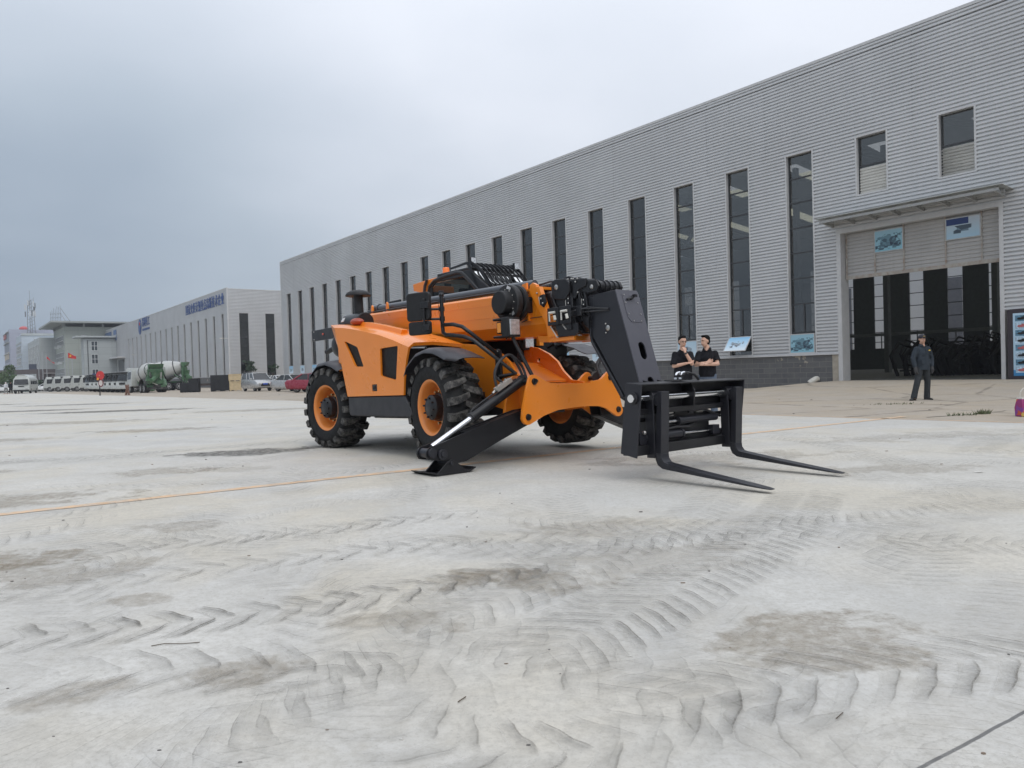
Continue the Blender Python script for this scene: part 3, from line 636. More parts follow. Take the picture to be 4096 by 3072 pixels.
# lettering
SIGNB = M('blue_letters', (.035, .085, .26), .4, var=.1)
def text_mesh(name, s, size, depth, mat, parent=None, sx_=1.0):
    cu = bpy.data.curves.new(name, 'FONT'); cu.body = s; cu.size = size; cu.extrude = depth; cu.space_character = 1.12
    to = bpy.data.objects.new(name, cu); COL.objects.link(to); bpy.context.view_layer.update()
    me = bpy.data.meshes.new_from_object(to.evaluated_get(bpy.context.evaluated_depsgraph_get())); bpy.data.objects.remove(to)
    me.materials.clear(); me.materials.append(mat); xs_ = [v.co.x for v in me.vertices] or [0, 1]
    o = bpy.data.objects.new(name, me); COL.objects.link(o); return o, min(xs_), max(xs_)
def wall_text(s, x0, x1, z0, h_, label, parentmat, mat=SIGNB, yoff=-.12):
    o, a, b_ = text_mesh('sign_lettering', s, h_ * 1.25, .03, mat); k = (x1 - x0) / (b_ - a)
    o.matrix_world = parentmat @ Matrix.Translation((x0 - a * k, yoff, z0)) @ Matrix.Rotation(math.pi / 2, 4, 'X') @ Matrix.Diagonal((k, 1.15, 1, 1)); return tag(o, label, 'lettering')
bpy.context.view_layer.update(); W2 = h2.matrix_world.copy()
wall_text('国家火炬计划重点高新技术企业', -22.1, -1.3, 11.95, 1.25, 'long row of big blue characters at the near end of the left hall', W2)
wall_text('得利重工', -56.1, -49.3, 12.3, 1.35, 'four blue characters beside the round logo on the left hall', W2)
lg = MB().prism(circle((-58.4, 12.3), 1.35, 24, 1.55), 'y', -.16, -.08, holes=[circle((-58.4, 12.3), .95, 24, 1.15)]).prism(circle((-58.6, 12.0), .75, 20, .9), 'y', -.17, -.09)
lo = lg.build('round_logo', SIGNB); lo.matrix_world = W2.copy(); tag(lo, 'round blue logo high on the wall of the left hall', 'logo')
rd = MB().ball((-58.2, -.18, 12.9), (.35, .06, .35), 8).build('red_dot', REDL, lo)
m = MB()
for k in range(22): m.b2(-56.0 + k * .3, -56.0 + k * .3 + random.uniform(.12, .22), -.14, -.08, 11.35, 11.75)
o = m.build('sign_strip', SIGNB); o.matrix_world = W2.copy(); tag(o, 'narrow strip of small blue marks under the four characters beside the logo', 'lettering')
m = MB(); PB = M('faded_blue_letters', (.10, .16, .30), .5)
for k in range(10): m.b2(-107 + k * 1.65, -107 + k * 1.65 + 1.2, -.14, -.08, 12.0, 13.3)
for k in range(12): m.b2(-107 + k * 1.35, -107 + k * 1.35 + .9, -.14, -.08, 11.2, 11.6)
m.prism(circle((-109, 12.2), .9, 16, 1.2), 'y', -.15, -.08); o = m.build('sign_lettering', PB); o.matrix_world = W2.copy(); tag(o, 'faded pale blue lettering at the far end of the left hall', 'lettering')
m = MB(); m.b2(-88, -84.4, -.14, -.08, 12.3, 13.4); m.b2(-88, -84.4, -.14, -.08, 10.95, 12.0); o = m.build('wall_sign', PB); o.matrix_world = W2.copy(); tag(o, 'two faded blue sign panels, one above the other, far along the left hall', 'sign')
# ------------------------------------------------------------------ office blocks far left
def block(name, corner, lenD, lenN, top, mat, label, z0=0):
    """box whose near corner is given; lenD runs away along the halls, lenN to the right"""
    e_ = empty(name, (corner[0], corner[1], 0), RZ, label, 'building')
    MB().b2(-lenD, 0, 0, lenN, z0, top).build('wall', mat, e_, smooth=0); return e_
def tiles(name, col, sc_=1.2):
    m, t, b = newmat(name); co = t.node('ShaderNodeTexCoord').outputs['Object']; s_ = t.node('ShaderNodeSeparateXYZ', {0: co})
    v = t.node('ShaderNodeCombineXYZ', {0: t.math('ADD', s_.outputs[0], s_.outputs[1]), 1: s_.outputs[2], 2: 0.0}).outputs[0]
    br = t.node('ShaderNodeTexBrick', {'Vector': v, 'Color1': tuple(col) + (1,), 'Color2': tuple(c_ * .94 for c_ in col) + (1,), 'Mortar': tuple(c_ * .72 for c_ in col) + (1,), 'Scale': 1.0, 'Mortar Size': .03, 'Brick Width': 2.4 * sc_, 'Row Height': 1.3 * sc_}); br.offset = 0
    c = t.mix(t.math('MULTIPLY', t.ramp(t.noise(co, .25, 4), [(.35, 0), (.7, 1)]), .25), br.outputs[0], tuple(c_ * .8 for c_ in col)); t.l.new(c, b.inputs['Base Color']); b.inputs['Roughness'].default_value = .7; return m
T_GREEN = tiles('greenish_tiles', (.40, .43, .39)); T_PALE = tiles('pale_tiles', (.43, .46, .46)); T_BLUE = tiles('bluish_cladding', (.48, .54, .60)); T_LILAC = tiles('lilac_grey_render', (.40, .42, .50), 2)
WFR = M('white_window_frame', (.60, .62, .62), .4); OFG = M('office_glass', (.06, .07, .08), .12, var=.3, vs_=1.0)
def owin(e_, side, a, z, w_, h_, nx=2, nz=1):
    """office window: frame > pane. side 'f' on the long face (y=0), 'e' on the end face (x=0)"""
    fr = MB(); g = MB(); t_ = .10
    def bb(m_, u0, u1, z0, z1, d0, d1):
        if side == 'f': m_.b2(u0, u1, -d1, -d0, z0, z1)
        else: m_.b2(d0, d1, u0, u1, z0, z1)
    bb(g, a, a + w_, z, z + h_, .01, .03)
    for i in range(nx + 1): bb(fr, a + (w_ - t_) * i / nx, a + (w_ - t_) * i / nx + t_, z, z + h_, .03, .09)
    for i in range(nz + 2): bb(fr, a, a + w_, z + (h_ - t_) * i / (nz + 1), z + (h_ - t_) * i / (nz + 1) + t_, .03, .10)
    o = fr.build('window', WFR, e_, smooth=0); g.build('pane', OFG, o, smooth=0); return o
B3 = block('office_block', (-107.04, 178), 21.7, 26, 15.0, T_GREEN, 'green grey tiled office block under a wide flat canopy roof with a sign frame')
for z in (2.6, 6.6, 10.6):
    owin(B3, 'f', -20.4, z, 18.6, 2.4, 12)
    owin(B3, 'e', 3.4, z, 1.25, 2.3, 2)
m = MB(); m.b2(-25.5, 3, -3.0, 30, 15.75, 16.15)
for x in (-20, -15, -10, -5, -.6):
    m.b2(x, x + .5, -.3, .3, 15, 15.75)
for y in (4, 8, 12, 16, 20): m.b2(-.4, .1, y, y + .4, 15, 15.75)
m.build('canopy_roof', M('roof_slab', (.34, .36, .35), .7), B3)
m = MB()
for z in (2.1, 6.1, 10.1): m.b2(-6, -5, -.9, -.05, z, z + .6); m.b2(-12, -11.2, -.9, -.05, z, z + .6)
m.build('air_conditioner', WFR, B3)
B3b = block('office_wing', (-96.8, 168), 4, 9, 11.4, T_PALE, 'pale stair wing of the green grey office block next to the left hall')
for z in (2.2, 5.6, 8.6): owin(B3b, 'e', 1.5, z, 1.35, 2.2, 2)
MB().b2(-5, .8, -1.6, 10, 11.6, 11.95).build('flat_roof', T_PALE, B3b); MB().b2(.0, .14, .75, .88, 0, 11).build('downpipe', DTRIM, B3b)
B4 = block('office_block', (-120.8, 190), 54, 14, 13.3, T_PALE, 'pale tiled block with tall dark vertical windows left of the green grey office block')
for k in range(11): owin(B4, 'f', -50 + k * 4.6, 1.6, 2.0, 10.0, 2, 5)
B5 = block('office_block', (-141.8, 215), 20.4, 40, 16, T_BLUE, 'pale bluish block with a parapet seen above the low pale block')
for k in range(3): owin(B5, 'e', 3 + k * 8, 13.2, 1.6, 1.4)
m = MB()
for z in (3, 6.5, 10, 13.5): m.b2(-20.4, .1, -.12, 0, z, z + .35)
m.b2(-.2, .2, 0, 40, 15.6, 16.3); m.build('ledge', T_PALE, B5)
for z in (3.6, 7.1, 10.6): owin(B5, 'f', -19, z, 16, 2.2, 8)
B6 = block('office_block', (-162, 240), 29.6, 50, 19.4, T_LILAC, 'lilac grey block at the far left with stacked dark openings on its side')
for z in (1.5, 5.2, 9.0, 12.6, 16.0): MB().b2(-26, -5, -.06, .1, z, z + 2.6).build('window', M('far_recess', (.20, .22, .26), .5), B6); MB().b2(-27, -4, -.5, 0, z + 2.7, z + 2.95).build('ledge', T_PALE, B6)
MB().b2(-26, -5, -.2, -.08, 10.0, 12.3).build('sand_panel', M('sand_panel', (.52, .45, .36), .7), B6)
MB().b2(-27, -15, -.3, -.05, 17.2, 18.6).build('red_sign', M('faded_red', (.42, .12, .11), .6), B6)
MB().ball((-2, 4, 19.7), (1.3, 1.3, .9), 10).build('red_dome', M('red_dome', (.5, .10, .10), .5), B6)
# antenna mast and roof sign frame
AM = M('mast_steel', (.20, .21, .22), .5); AN = M('antenna_white', (.55, .57, .58), .5)
random.seed(5)
an = empty('antenna_mast', (-154.9, 240, 0), 0, 'lattice phone mast with white antennas on the roof of the far bluish block', 'antenna mast'); m = MB()
for dx in (-.9, .9):
    for dy in (-.8, .8): m.tube([(dx, dy, 16), (dx * .6, dy * .6, 28.5)], .09, 5)
for k in range(11):
    z = 16.5 + k * 1.15; s_ = 1 - .4 * k / 11
    m.tube([(-.9 * s_, -.8 * s_, z), (.9 * s_, .8 * s_, z + 1.1)], .05, 4); m.tube([(.9 * s_, -.8 * s_, z), (-.9 * s_, .8 * s_, z + 1.1)], .05, 4)
m.tube([(-.2, 0, 28), (-.2, 0, 31.8)], .05, 5); m.tube([(1.1, 0, 27), (1.1, 0, 29.6)], .04, 5); m.tube([(-2.2, 0, 16), (-.8, 0, 20)], .06, 4); m.tube([(2.4, 0, 16), (.8, 0, 20)], .06, 4); m.build('mast', AM, an)
for k in range(14):
    a_ = k * 2.4; r_ = random.uniform(1.1, 1.7); z = random.uniform(23.5, 28); MB().box((r_ * math.cos(a_), r_ * math.sin(a_), z), (.28, .2, 1.7)).build('antenna', AN if k % 3 else AM, an)
rs = empty('roof_sign', (-107.8, 176.5, 0), 0, 'tall steel frame of roof letters seen from behind on the green grey office block', 'roof sign'); m = MB()
for k in range(7):
    x = -2.2 + k * .52; y = 1.2 - k * .2; h_ = 16.4 + [2.2, 2.5, 3.0, 2.8, 3.4, 3.2, 3.5][k]
    m.tube([(x, y, 16.1), (x, y, h_)], .04, 4)
    for z in (16.9, 17.8): m.tube([(x - .10, y, z), (x + .22, y, z + .35)], .04, 4)
m.tube([(1.1, -.1, 19.2), (3.4, -.5, 16.1)], .07, 4); m.tube([(.9, -.1, 18.2), (2.4, -.5, 16.1)], .07, 4); m.build('letter_frame', AM, rs)
# entrance portico
BRN = M('brown_stone', (.105, .088, .088), .6, var=.1)
po = empty('entrance_portico', (-94.9, 150, 0), 0, 'brown flat-roofed entrance portico on square pillars in front of the offices', 'portico')
MB().b2(-22, 0, 0, 4.2, 3.44, 4.35).build('roof_slab', BRN, po); MB().b2(0, .06, .3, 4.2, 3.46, 3.58).build('light_strip', M('light_band', (.5, .47, .45), .5), po)
for y0, y1 in ((.05, .95), (2.9, 4.15)):
    MB().b2(-1.3, -.05, y0, y1, 0, 3.44).build('pillar', BRN, po)
for x0 in (-8, -16): MB().b2(x0 - 1.0, x0, .05, .95, 0, 3.44).build('pillar', BRN, po)
MB().b2(-14, -13.8, .95, 4.1, 0, 3.44).build('glass_front', OFG, po)
o = MB().b2(-99.6, -98.1, 153.0, 153.2, 4.36, 5.5).build('sign_board', M('slate_sign', (.07, .08, .11), .5)); tag(o, 'small slate-blue sign board standing on the brown portico roof', 'sign')
# ------------------------------------------------------------------ the telescopic lifting machine
# local frame: X forward, Y to the cab side, Z up, origin on the ground under the rear axle
TH, PIT = .69477, .02056
tele = bpy.data.objects.new('telehandler', None); COL.objects.link(tele)
tele.location = (-2.102, 12.749, 0); tele.rotation_euler = (0, -PIT, TH - math.pi / 2)
tag(tele, 'orange and black telescopic lift truck with forks and lowered stabiliser legs on the pale yard', 'telehandler')
random.seed(21)
# ---- wheels: rim > tyre, hub, bolts
def wheel_parts():
    """wheel around the Y axis, outer side towards -Y"""
    rim = MB(); rim.lathe([(.001, -.03), (.19, -.03), (.235, -.015), (.262, .02), (.285, .03), (.300, .01), (.306, -.05), (.309, -.10), (.322, -.125), (.326, -.17), (.340, -.19), (.362, -.205), (.372, -.205), (.372, -.19), (.345, -.17), (.335, 0), (.345, .17), (.372, .19), (.372, .205), (.34, .19), (.32, .12), (.30, .06), (.25, .05), (.18, .0), (.001, .0)], (0, 0, 0), (0, 1, 0), 56, close=True)
    ty = MB(); ty.lathe([(.345, -.19), (.40, -.225), (.50, -.235), (.565, -.215), (.596, -.17), (.602, 0), (.596, .17), (.565, .215), (.50, .235), (.40, .225), (.345, .19), (.33, .10), (.33, -.10)], (0, 0, 0), (0, 1, 0), 72, close=True)
    lug = MB(); NL = 19
    for side in (-1, 1):
        for k in range(NL):
            base = 2 * math.pi * (k + (.5 if side > 0 else 0)) / NL
            st = [(.243, 0.0, .535, .548, .046), (.243, .002, .54, .625, .050), (.205, .006, .58, .652, .050), (.13, .022, .58, .658, .048), (.06, .055, .58, .658, .044), (-.035, .125, .58, .655, .038)]
            rings = []
            for (y, da, r0, r1, hw) in st:
                a = base + da
                q = []
                for (rr, sg, sc_) in ((r0, -1, 1.12), (r0, 1, 1.12), (r1, 1, .92), (r1, -1, .92)):
                    aa = a + sg * sc_ * hw / .62
                    q.append((rr * math.cos(aa), side * y, rr * math.sin(aa)))
                rings.append(q)
            lug.loft(rings)
    hub = MB(); hub.lathe([(.0, -.235), (.10, -.235), (.125, -.22), (.15, -.205), (.165, -.19), (.17, -.10), (.185, -.09), (.185, -.03), (.16, -.02), (.16, .10), (.0, .10)], (0, 0, 0), (0, 1, 0), 32)
    for k in range(8):
        a = k * math.pi / 4; hub.cyl((.125 * math.cos(a), -.245, .125 * math.sin(a)), (.125 * math.cos(a), -.20, .125 * math.sin(a)), .013, n=8)
    bolt = []
    for k in range(12):
        a = k * math.pi / 6 + .1; bolt.append(MB()); bolt[-1].cyl((.212 * math.cos(a), -.085, .212 * math.sin(a)), (.212 * math.cos(a), -.01, .212 * math.sin(a)), .019, n=6)
    return rim, ty, lug, hub, bolt
parts = wheel_parts()
def put_wheel(x, y, steer, src=None):
    if src is None:
        w = parts[0].build('wheel', ORANGE2, tele, smooth=40); parts[1].build('tyre', RUBBER, w, smooth=50); t_ = [o for o in COL.objects if o.parent == w][0]
        l_ = parts[2].build('lug', TREAD, None, bevel=.003, smooth=0); l_.parent = w; l_.name = 'tyre_lugs'
        parts[3].build('hub', BLACK, w, smooth=40); [b_.build('wheel_bolt', BRASS, w) for b_ in parts[4]]
    else: w = copy_tree(src, tele)
    w.location = (x, y, .645); w.rotation_euler = (0, random.uniform(0, .3), steer + (0 if y < 0 else math.pi)); return w
w0 = put_wheel(0, -1.0, R_(5.5)); put_wheel(3.09, -1.0, R_(-6.5), w0); put_wheel(0, .98, R_(5.5), w0); put_wheel(3.15, 1.24, R_(-6.5), w0)
# ---- chassis
m = MB(); m.b2(-.9, 3.9, -.42, .42, .50, .84); m.b2(-.95, -.5, -.75, .75, .75, 1.05); m.b2(.5, 2.5, -.60, .60, .45, 1.3)
for x in (0, 3.09): m.box((x, 0, .645), (.30, 1.5, .26)); m.cyl((x, -.86, .645), (x, 1.05, .645), .16, n=20); m.b2(x - .12, x + .12, -.82, -.70, .45, .95)
m.cyl((3.05, 0, .55), (3.05, 0, .8), .26, n=20)
m.build('chassis', BLACK, tele, bevel=.012)
P1 = [(2.45, 1.47), (2.82, 1.494), (3.12, 1.455), (3.415, 1.396), (3.638, 1.302), (3.80, 1.19), (3.90, 1.06), (4.06, .93), (4.28, .90), (4.28, .56), (3.95, .52), (3.45, .62), (3.26, .75), (3.0, .87), (2.6, .9)]
m = MB(); m.prism(P1, 'y', -.44, -.40, holes=[circle((3.72, 1.17), .035)]); m.build('side_plate', ORANGE, tele, bevel=.004)
m = MB(); m.prism([(x - .02, z) for x, z in P1], 'y', .42, .46, holes=[circle((3.40, 1.23), .035)]); m.build('side_plate', ORANGE, tele, bevel=.004)
# inner cross plate and pocket
m = MB(); m.add([(3.05, -.40, 1.22), (3.05, .42, 1.22), (3.35, .42, 1.19), (3.35, -.40, 1.19)], [(0, 1, 2, 3)]); m.add([(3.35, -.40, 1.19), (3.35, .42, 1.19), (3.95, .42, .93), (3.95, -.40, .93)], [(0, 1, 2, 3)])
m.prism([(3.35, 1.185), (3.95, .925), (3.95, .905), (3.33, 1.165), (3.05, 1.18), (3.05, 1.22)], 'y', -.399, .419); m.build('cross_plate', ORANGE, tele)
m = MB(); m.prism([(3.85, .905), (4.34, .865), (4.34, .845), (3.85, .88)], 'y', -.155, .455); m.b2(3.3, 4.0, -.38, .40, .55, .62); m.build('pocket_floor', ORANGE, tele, bevel=.003)
m = MB(); m.prism([(2.95, .87), (3.12, .98), (3.14, .84)], 'y', -.62, -.45); m.cyl((3.30, -.60, .58), (3.30, -.60, .82), .10, n=20); m.build('steering_stop', BLACK, tele, bevel=.004)
# ---- front stabiliser frame: two profiled plates
def stab_outline():
    lb = (-.645, .497); lt = (-.525, .927); rb = (.975, .504); rt = (.84, .942)
    p = arc(lb, .095, 190, 300, 6) + [(-.38, .50), (-.15, .555), (.15, .575), (.40, .578), (.62, .565), (.74, .53)] + arc(rb, .095, 235, 350, 6)
    p += [(1.02, .66), (.965, .85)] + arc(rt, .085, 10, 100, 5) + [(.75, .985), (.70, .945), (.64, .915), (.56, .908), (.455, .900), (.455, .883), (-.155, .878), (-.155, .897), (-.26, .90), (-.34, .93), (-.41, .97)] + arc(lt, .085, 70, 165, 5) + [(-.66, .80), (-.72, .60)]
    return p
SO = stab_outline(); holes_ = [circle((-.645, .497), .030, 14), circle((-.525, .927), .030, 14), circle((.975, .504), .030, 14), circle((.84, .942), .030, 14)]
m = MB(); m.prism(SO, 'x', 4.32, 4.36, holes=holes_); m.build('stabiliser_plate', ORANGE, tele, bevel=.004)
m = MB(); m.prism([(y * .96 + .005, z) for y, z in SO], 'x', 3.93, 3.97); m.b2(3.97, 4.32, -.30, .62, .58, .62); m.b2(3.97, 4.32, -.32, -.28, .58, .86); m.b2(3.97, 4.32, .62, .66, .58, .86); m.build('stabiliser_plate', ORANGE, tele, bevel=.004)
m = MB()
for (y, z) in ((-.645, .497), (-.525, .927), (.975, .504), (.84, .942)): m.lathe([(.0, .03), (.008, .03), (.010, .022), (.036, .02), (.042, .0), (.042, -.02)], (4.36, y, z), (1, 0, 0), 20); m.cyl((3.92, y, z), (4.35, y, z), .028, n=12)
m.build('pivot_pin', BLACK, tele)
def leg(sg, name='stabiliser_leg'):
    f = lambda y: y if sg < 0 else .33 - y
    FY = lambda pts: [(f(y), z) for y, z in pts]
    pts = FY([(-.42, .60), (-.62, .585), (-.97, .505), (-1.40, .40), (-1.80, .29), (-2.02, .235)] + arc((-1.98, .165), .075, 100, 230, 5) + [(-1.85, .075), (-1.62, .03), (-1.50, .045), (-1.28, .125), (-.80, .31), (-.45, .43)])
    m = MB(); m.prism(pts, 'x', 4.03, 4.05); m.prism(pts, 'x', 4.21, 4.23); m.prism(FY([(-.42, .43), (-.42, .45), (-1.28, .145), (-1.50, .065), (-1.50, .045), (-1.28, .125)]), 'x', 4.05, 4.21)
    m.prism(FY([(-.6, .575), (-1.45, .375), (-1.45, .35), (-.6, .55)]), 'x', 4.05, 4.21)
    L = m.build(name, BLACK, tele, bevel=.004)
    m = MB(); m.cyl((4.00, f(-1.98), .175), (4.26, f(-1.98), .175), .055, n=20); m.cyl((3.99, f(-1.85), .15), (4.27, f(-1.85), .15), .06, n=20); m.cyl((4.265, f(-1.85), .15), (4.285, f(-1.85), .15), .03, n=12); m.cyl((4.0, f(-1.74), .04), (4.28, f(-1.74), .04), .022, n=10); m.build('foot_pin', DGREY, L, bevel=.003)
    gz = -.084
    m = MB()
    for x in (3.985, 4.245): m.prism(FY([(-1.94, gz + .02), (-1.90, gz + .055), (-1.80, .06), (-1.74, .085), (-1.68, .06), (-1.56, gz + .05), (-1.47, gz + .02)]), 'x', x, x + .02)
    m.prism(FY([(-1.99, gz + .035), (-1.99, gz + .047), (-1.92, gz + .022), (-1.50, gz + .022), (-1.40, gz + .055), (-1.40, gz + .043), (-1.49, gz + .002), (-1.93, gz + .002)]), 'x', 3.80, 4.27)
    m.build('foot_pad', BLACK, L, bevel=.003)
    # hydraulic cylinder
    a = Vector((4.12, f(-.50), .955)); b = Vector((4.12, f(-1.90), .235)); d = (b - a).normalized(); k = a + d * .93
    m = MB(); m.cyl(a, k, .062, n=28); m.cyl(k - d * .03, k + d * .012, .068, n=28); m.cyl(a - d * .02, a + d * .03, .07, n=20)
    c_ = m.build('hydraulic_cylinder', BLACK, tele, bevel=.003); m = MB(); m.cyl(k, b, .033, n=24); m.build('piston_rod', M('piston_chrome', (.82, .83, .86), .22, metal=.85), c_)
    up_ = Vector((0, -d.z * (1 if sg < 0 else -1), abs(d.y))) ; up_ = Vector((0, 0, 1)) - d * d.z; up_.normalize()
    m = MB(); m.tube([a + up_ * .075 + d * .22, a + up_ * .085 + d * .3, k + up_ * .08 - d * .08, k + up_ * .065 - d * .02], .011, 8)
    m.tube([a + up_ * .075 + d * .12 + Vector((.03, 0, 0)), a + up_ * .095 + d * .2 + Vector((.03, 0, 0)), k + up_ * .09 - d * .45 + Vector((.03, 0, 0))], .010, 8); m.build('hydraulic_pipe', BLACK, c_)
    m = MB(); B_ = a + up_ * .10 + d * .33; q = d.to_track_quat('X', 'Z').to_matrix().to_4x4(); q.translation = B_ + Vector((.02, 0, .01)); m.box((0, 0, 0), (.26, .07, .05), T=q)
    for k_ in (-.08, .0, .08): m.cyl(B_ + d * k_ + up_ * .03, B_ + d * k_ + up_ * .05, .012, n=8)
    m.cyl(B_ + d * .13, B_ + d * .17 + Vector((0, 0, -.01)), .014, n=8); m.build('valve_block', M('valve_alloy', (.55, .54, .50), .35, metal=.6), c_)
    m = MB()
    for o_ in (0, .05): m.tube(smooth_path([B_ + d * (.08 - o_ * 2) + up_ * .04, B_ + d * .05 + up_ * .14 + Vector((0, 0, .03)), B_ + up_ * .27 + d * -.10, B_ + up_ * .27 + d * -.30, a + up_ * .16 - d * (.02 + o_), a + Vector((.03 + o_, 0, -.02))]), .017, 8)
    m.build('hydraulic_hose', HOSE, c_); return L
leg(-1); leg(1)
# ---- bonnet on the near side
zs = [(.436, 1.905), (.70, 1.882), (1.0, 1.84), (1.363, 1.775), (1.8, 1.69), (2.2, 1.585), (2.594, 1.462)]
side = zs + [(2.515, 1.28), (2.45, 1.05), (2.415, .817), (.784, .817), (.60, 1.38)]
wa = [(.751, 1.664), (.80, 1.662), (1.13, 1.565), (1.162, 1.547), (1.318, 1.275), (1.318, 1.256), (1.094, 1.265), (1.06, 1.28)]
wb = [(1.83, 1.479), (1.86, 1.492), (2.30, 1.50), (2.314, 1.48), (2.24, 1.05), (2.215, 1.03), (1.84, 1.10), (1.82, 1.12)]
wc = [(1.56, .885), (1.70, .885), (1.70, .985), (1.56, .985)]
m = MB(); m.prism(side, 'y', -1.20, -1.17, holes=[wa, wb, wc])
# sculpted crest strip, top and rear
rows = []
for (x, z) in zs:
    k = (x - .436) / 2.158
    rows.append([(x, -1.20, z), (x - .30 * (1 - k) - .02, -1.10, z + .075 - .01 * k), (x - .42 * (1 - k) - .01, -.80, z + .10 - .02 * k), (x - .45 * (1 - k) + .18 * k, -.40, z + .10 - .07 * k)])
m.loft(rows, closed=False, cap=False); m.loft([[Vector(p) - Vector((0, 0, .012)) for p in r] for r in rows], closed=False, cap=False)
fr = rows[-1]; m.loft([fr, [Vector(p) - Vector((.01, 0, .045)) for p in fr]], closed=False, cap=False)
m.loft([rows[0], [(.70, -1.18, 1.2), (.55, -1.1, 1.2), (.45, -.8, 1.2), (.4, -.4, 1.2)]], closed=False, cap=False)
m.build('bonnet', ORANGE, tele, bevel=0, smooth=28, weld=True)
for i, w_ in enumerate((wa, wb)): cx_ = sum(p[0] for p in w_) / 8; cz_ = sum(p[1] for p in w_) / 8; MB().prism([(cx_ + (x - cx_) * 1.06, cz_ + (z - cz_) * 1.06) for x, z in w_], 'y', -1.165, -1.155).build('side_grille', M('dark_grille', (.006, .006, .006), .5, var=.5, vs_=14, spec=.25), tele)
m = MB(); m.b2(1.565, 1.695, -1.205, -1.165, .89, .98); m.build('latch', BLACK, tele, bevel=.012)
m = MB(); m.b2(1.585, 1.67, -1.21, -1.204, .915, .965); m.build('latch_face', DARKIN, tele, bevel=.008)
m = MB()   # second raised panel on the bonnet top
pr = [(.62, 1.965), (1.0, 1.935), (1.5, 1.845), (2.0, 1.74)]
m.loft([[(x, -.95, z - .06), (x, -.93, z + .015), (x - .05, -.80, z + .02), (x - .08, -.78, z - .09)] for x, z in pr]); m.build('bonnet_crest', ORANGE, tele, bevel=.006, smooth=30)
m = MB()
for k in range(7): x = 1.55 + k * .085; z = 1.782 - k * .022; m.prism([(x - .05, z - .02), (x - .03, z + .025), (x + .03, z + .012), (x + .05, z - .03)], 'y', -.86, -.55)
m.build('louvre', M('dark_orange_louvre', (.33, .085, .015), .5), tele, bevel=.004)
m = MB(); m.b2(.9, 2.40, -1.16, -.42, .84, 1.46); m.prism([(2.40, 1.50), (2.62, 1.44), (2.62, 1.41), (2.40, .5)], 'y', -.46, -.42)
m.build('engine_bay', DARKIN, tele)
m = MB(); m.prism([(.784, .812), (2.415, .812), (2.60, .56), (2.56, .505), (.84, .517), (.79, .56)], 'y', -1.19, -.62)
m.build('side_tank', M('tank_plastic', (.020, .020, .024), .45, var=.08), tele, bevel=.02)
# ---- mudguards
def guard(x0, y0, y1, pts, name='mudguard', droop=.05):
    m = MB(); rings = []
    for i, (a, r, yo) in enumerate(pts):
        c_ = Vector((x0 + r * math.cos(R_(a)), 0, .66 + r * math.sin(R_(a)))); n_ = Vector((math.cos(R_(a)), 0, math.sin(R_(a))))
        q = []
        for s_, h_ in ((0, 0), (.25, .012), (.5, .018), (.8, .008), (.93, -.012), (1, -droop)):
            y = y0 + (y1 - y0 + yo) * s_; q.append(c_ + Vector((0, y, 0)) + n_ * h_)
        q2 = [p - n_ * .012 for p in q][::-1]; rings.append(q + q2)
    m.loft(rings); return m.build(name, FENDER, tele, smooth=50)
guard(3.09, -.80, -1.28, [(142, .72, 0), (130, .745, .0), (110, .755, .0), (92, .755, .0), (75, .765, -.0), (60, .79, -.03), (48, .84, -.05), (42, .885, .06)])
guard(3.15, .95, 1.52, [(150, .76, 0), (130, .79, 0), (110, .80, 0), (90, .80, 0), (75, .81, 0), (60, .84, 0), (50, .87, 0), (42, .93, -.06)], droop=.03)
guard(0, -.75, -1.24, [(168, .70, 0), (150, .72, 0), (130, .735, 0), (105, .74, 0), (80, .745, 0), (60, .78, 0), (45, .84, 0)])
guard(0, .75, 1.24, [(165, .70, 0), (130, .735, 0), (90, .745, 0), (60, .76, 0)])
m = MB(); m.tube([(3.42, -.50, .62), (3.42, -.9, 1.22)], .022, 8); m.b2(3.405, 3.435, -.92, -.89, .95, 1.30); m.build('mudguard_stay', BLACK, tele)
for y in (.80, .96): MB().tube(smooth_path([(3.10, y, .85), (3.08, y, 1.2), (3.16, y, 1.38), (3.35, y, 1.46)]), .022, 8).build('mudguard_stay', BLACK, tele)
# ---- boom
zt = lambda x: 2.203 - .0262 * x; zb = lambda x: 1.596 - .0262 * x
def sect(hw, top, bot, ch=.13, cw=.10, tc_=.03): return [(-hw, bot + ch), (-hw, top - tc_), (-hw + tc_, top), (hw - tc_, top), (hw, top - tc_), (hw, bot + ch), (hw - cw, bot), (-hw + cw, bot)]
def boomsec(x0, x1, hw, dt, db, slant=0, **k):
    r0 = [(x0, y, z) for y, z in sect(hw, zt(x0) - dt, zb(x0) + db, **k)]; H_ = .61
    r1 = [(x1 + slant * (1 - (z - zb(x1)) / H_), y, z) for y, z in sect(hw, zt(x1) - dt, zb(x1) + db, **k)]
    return [r0, r1]
m = MB(); m.loft(boomsec(-.95, 4.15, .28, 0, 0, slant=.50, ch=.15))
for z_, x_a in ((.13, -.9), (.30, -.9)): m.box(((x_a + 4.1) / 2, -.2815, zt(1.6) - z_), (5.0, .004, .005), ry=.0262)
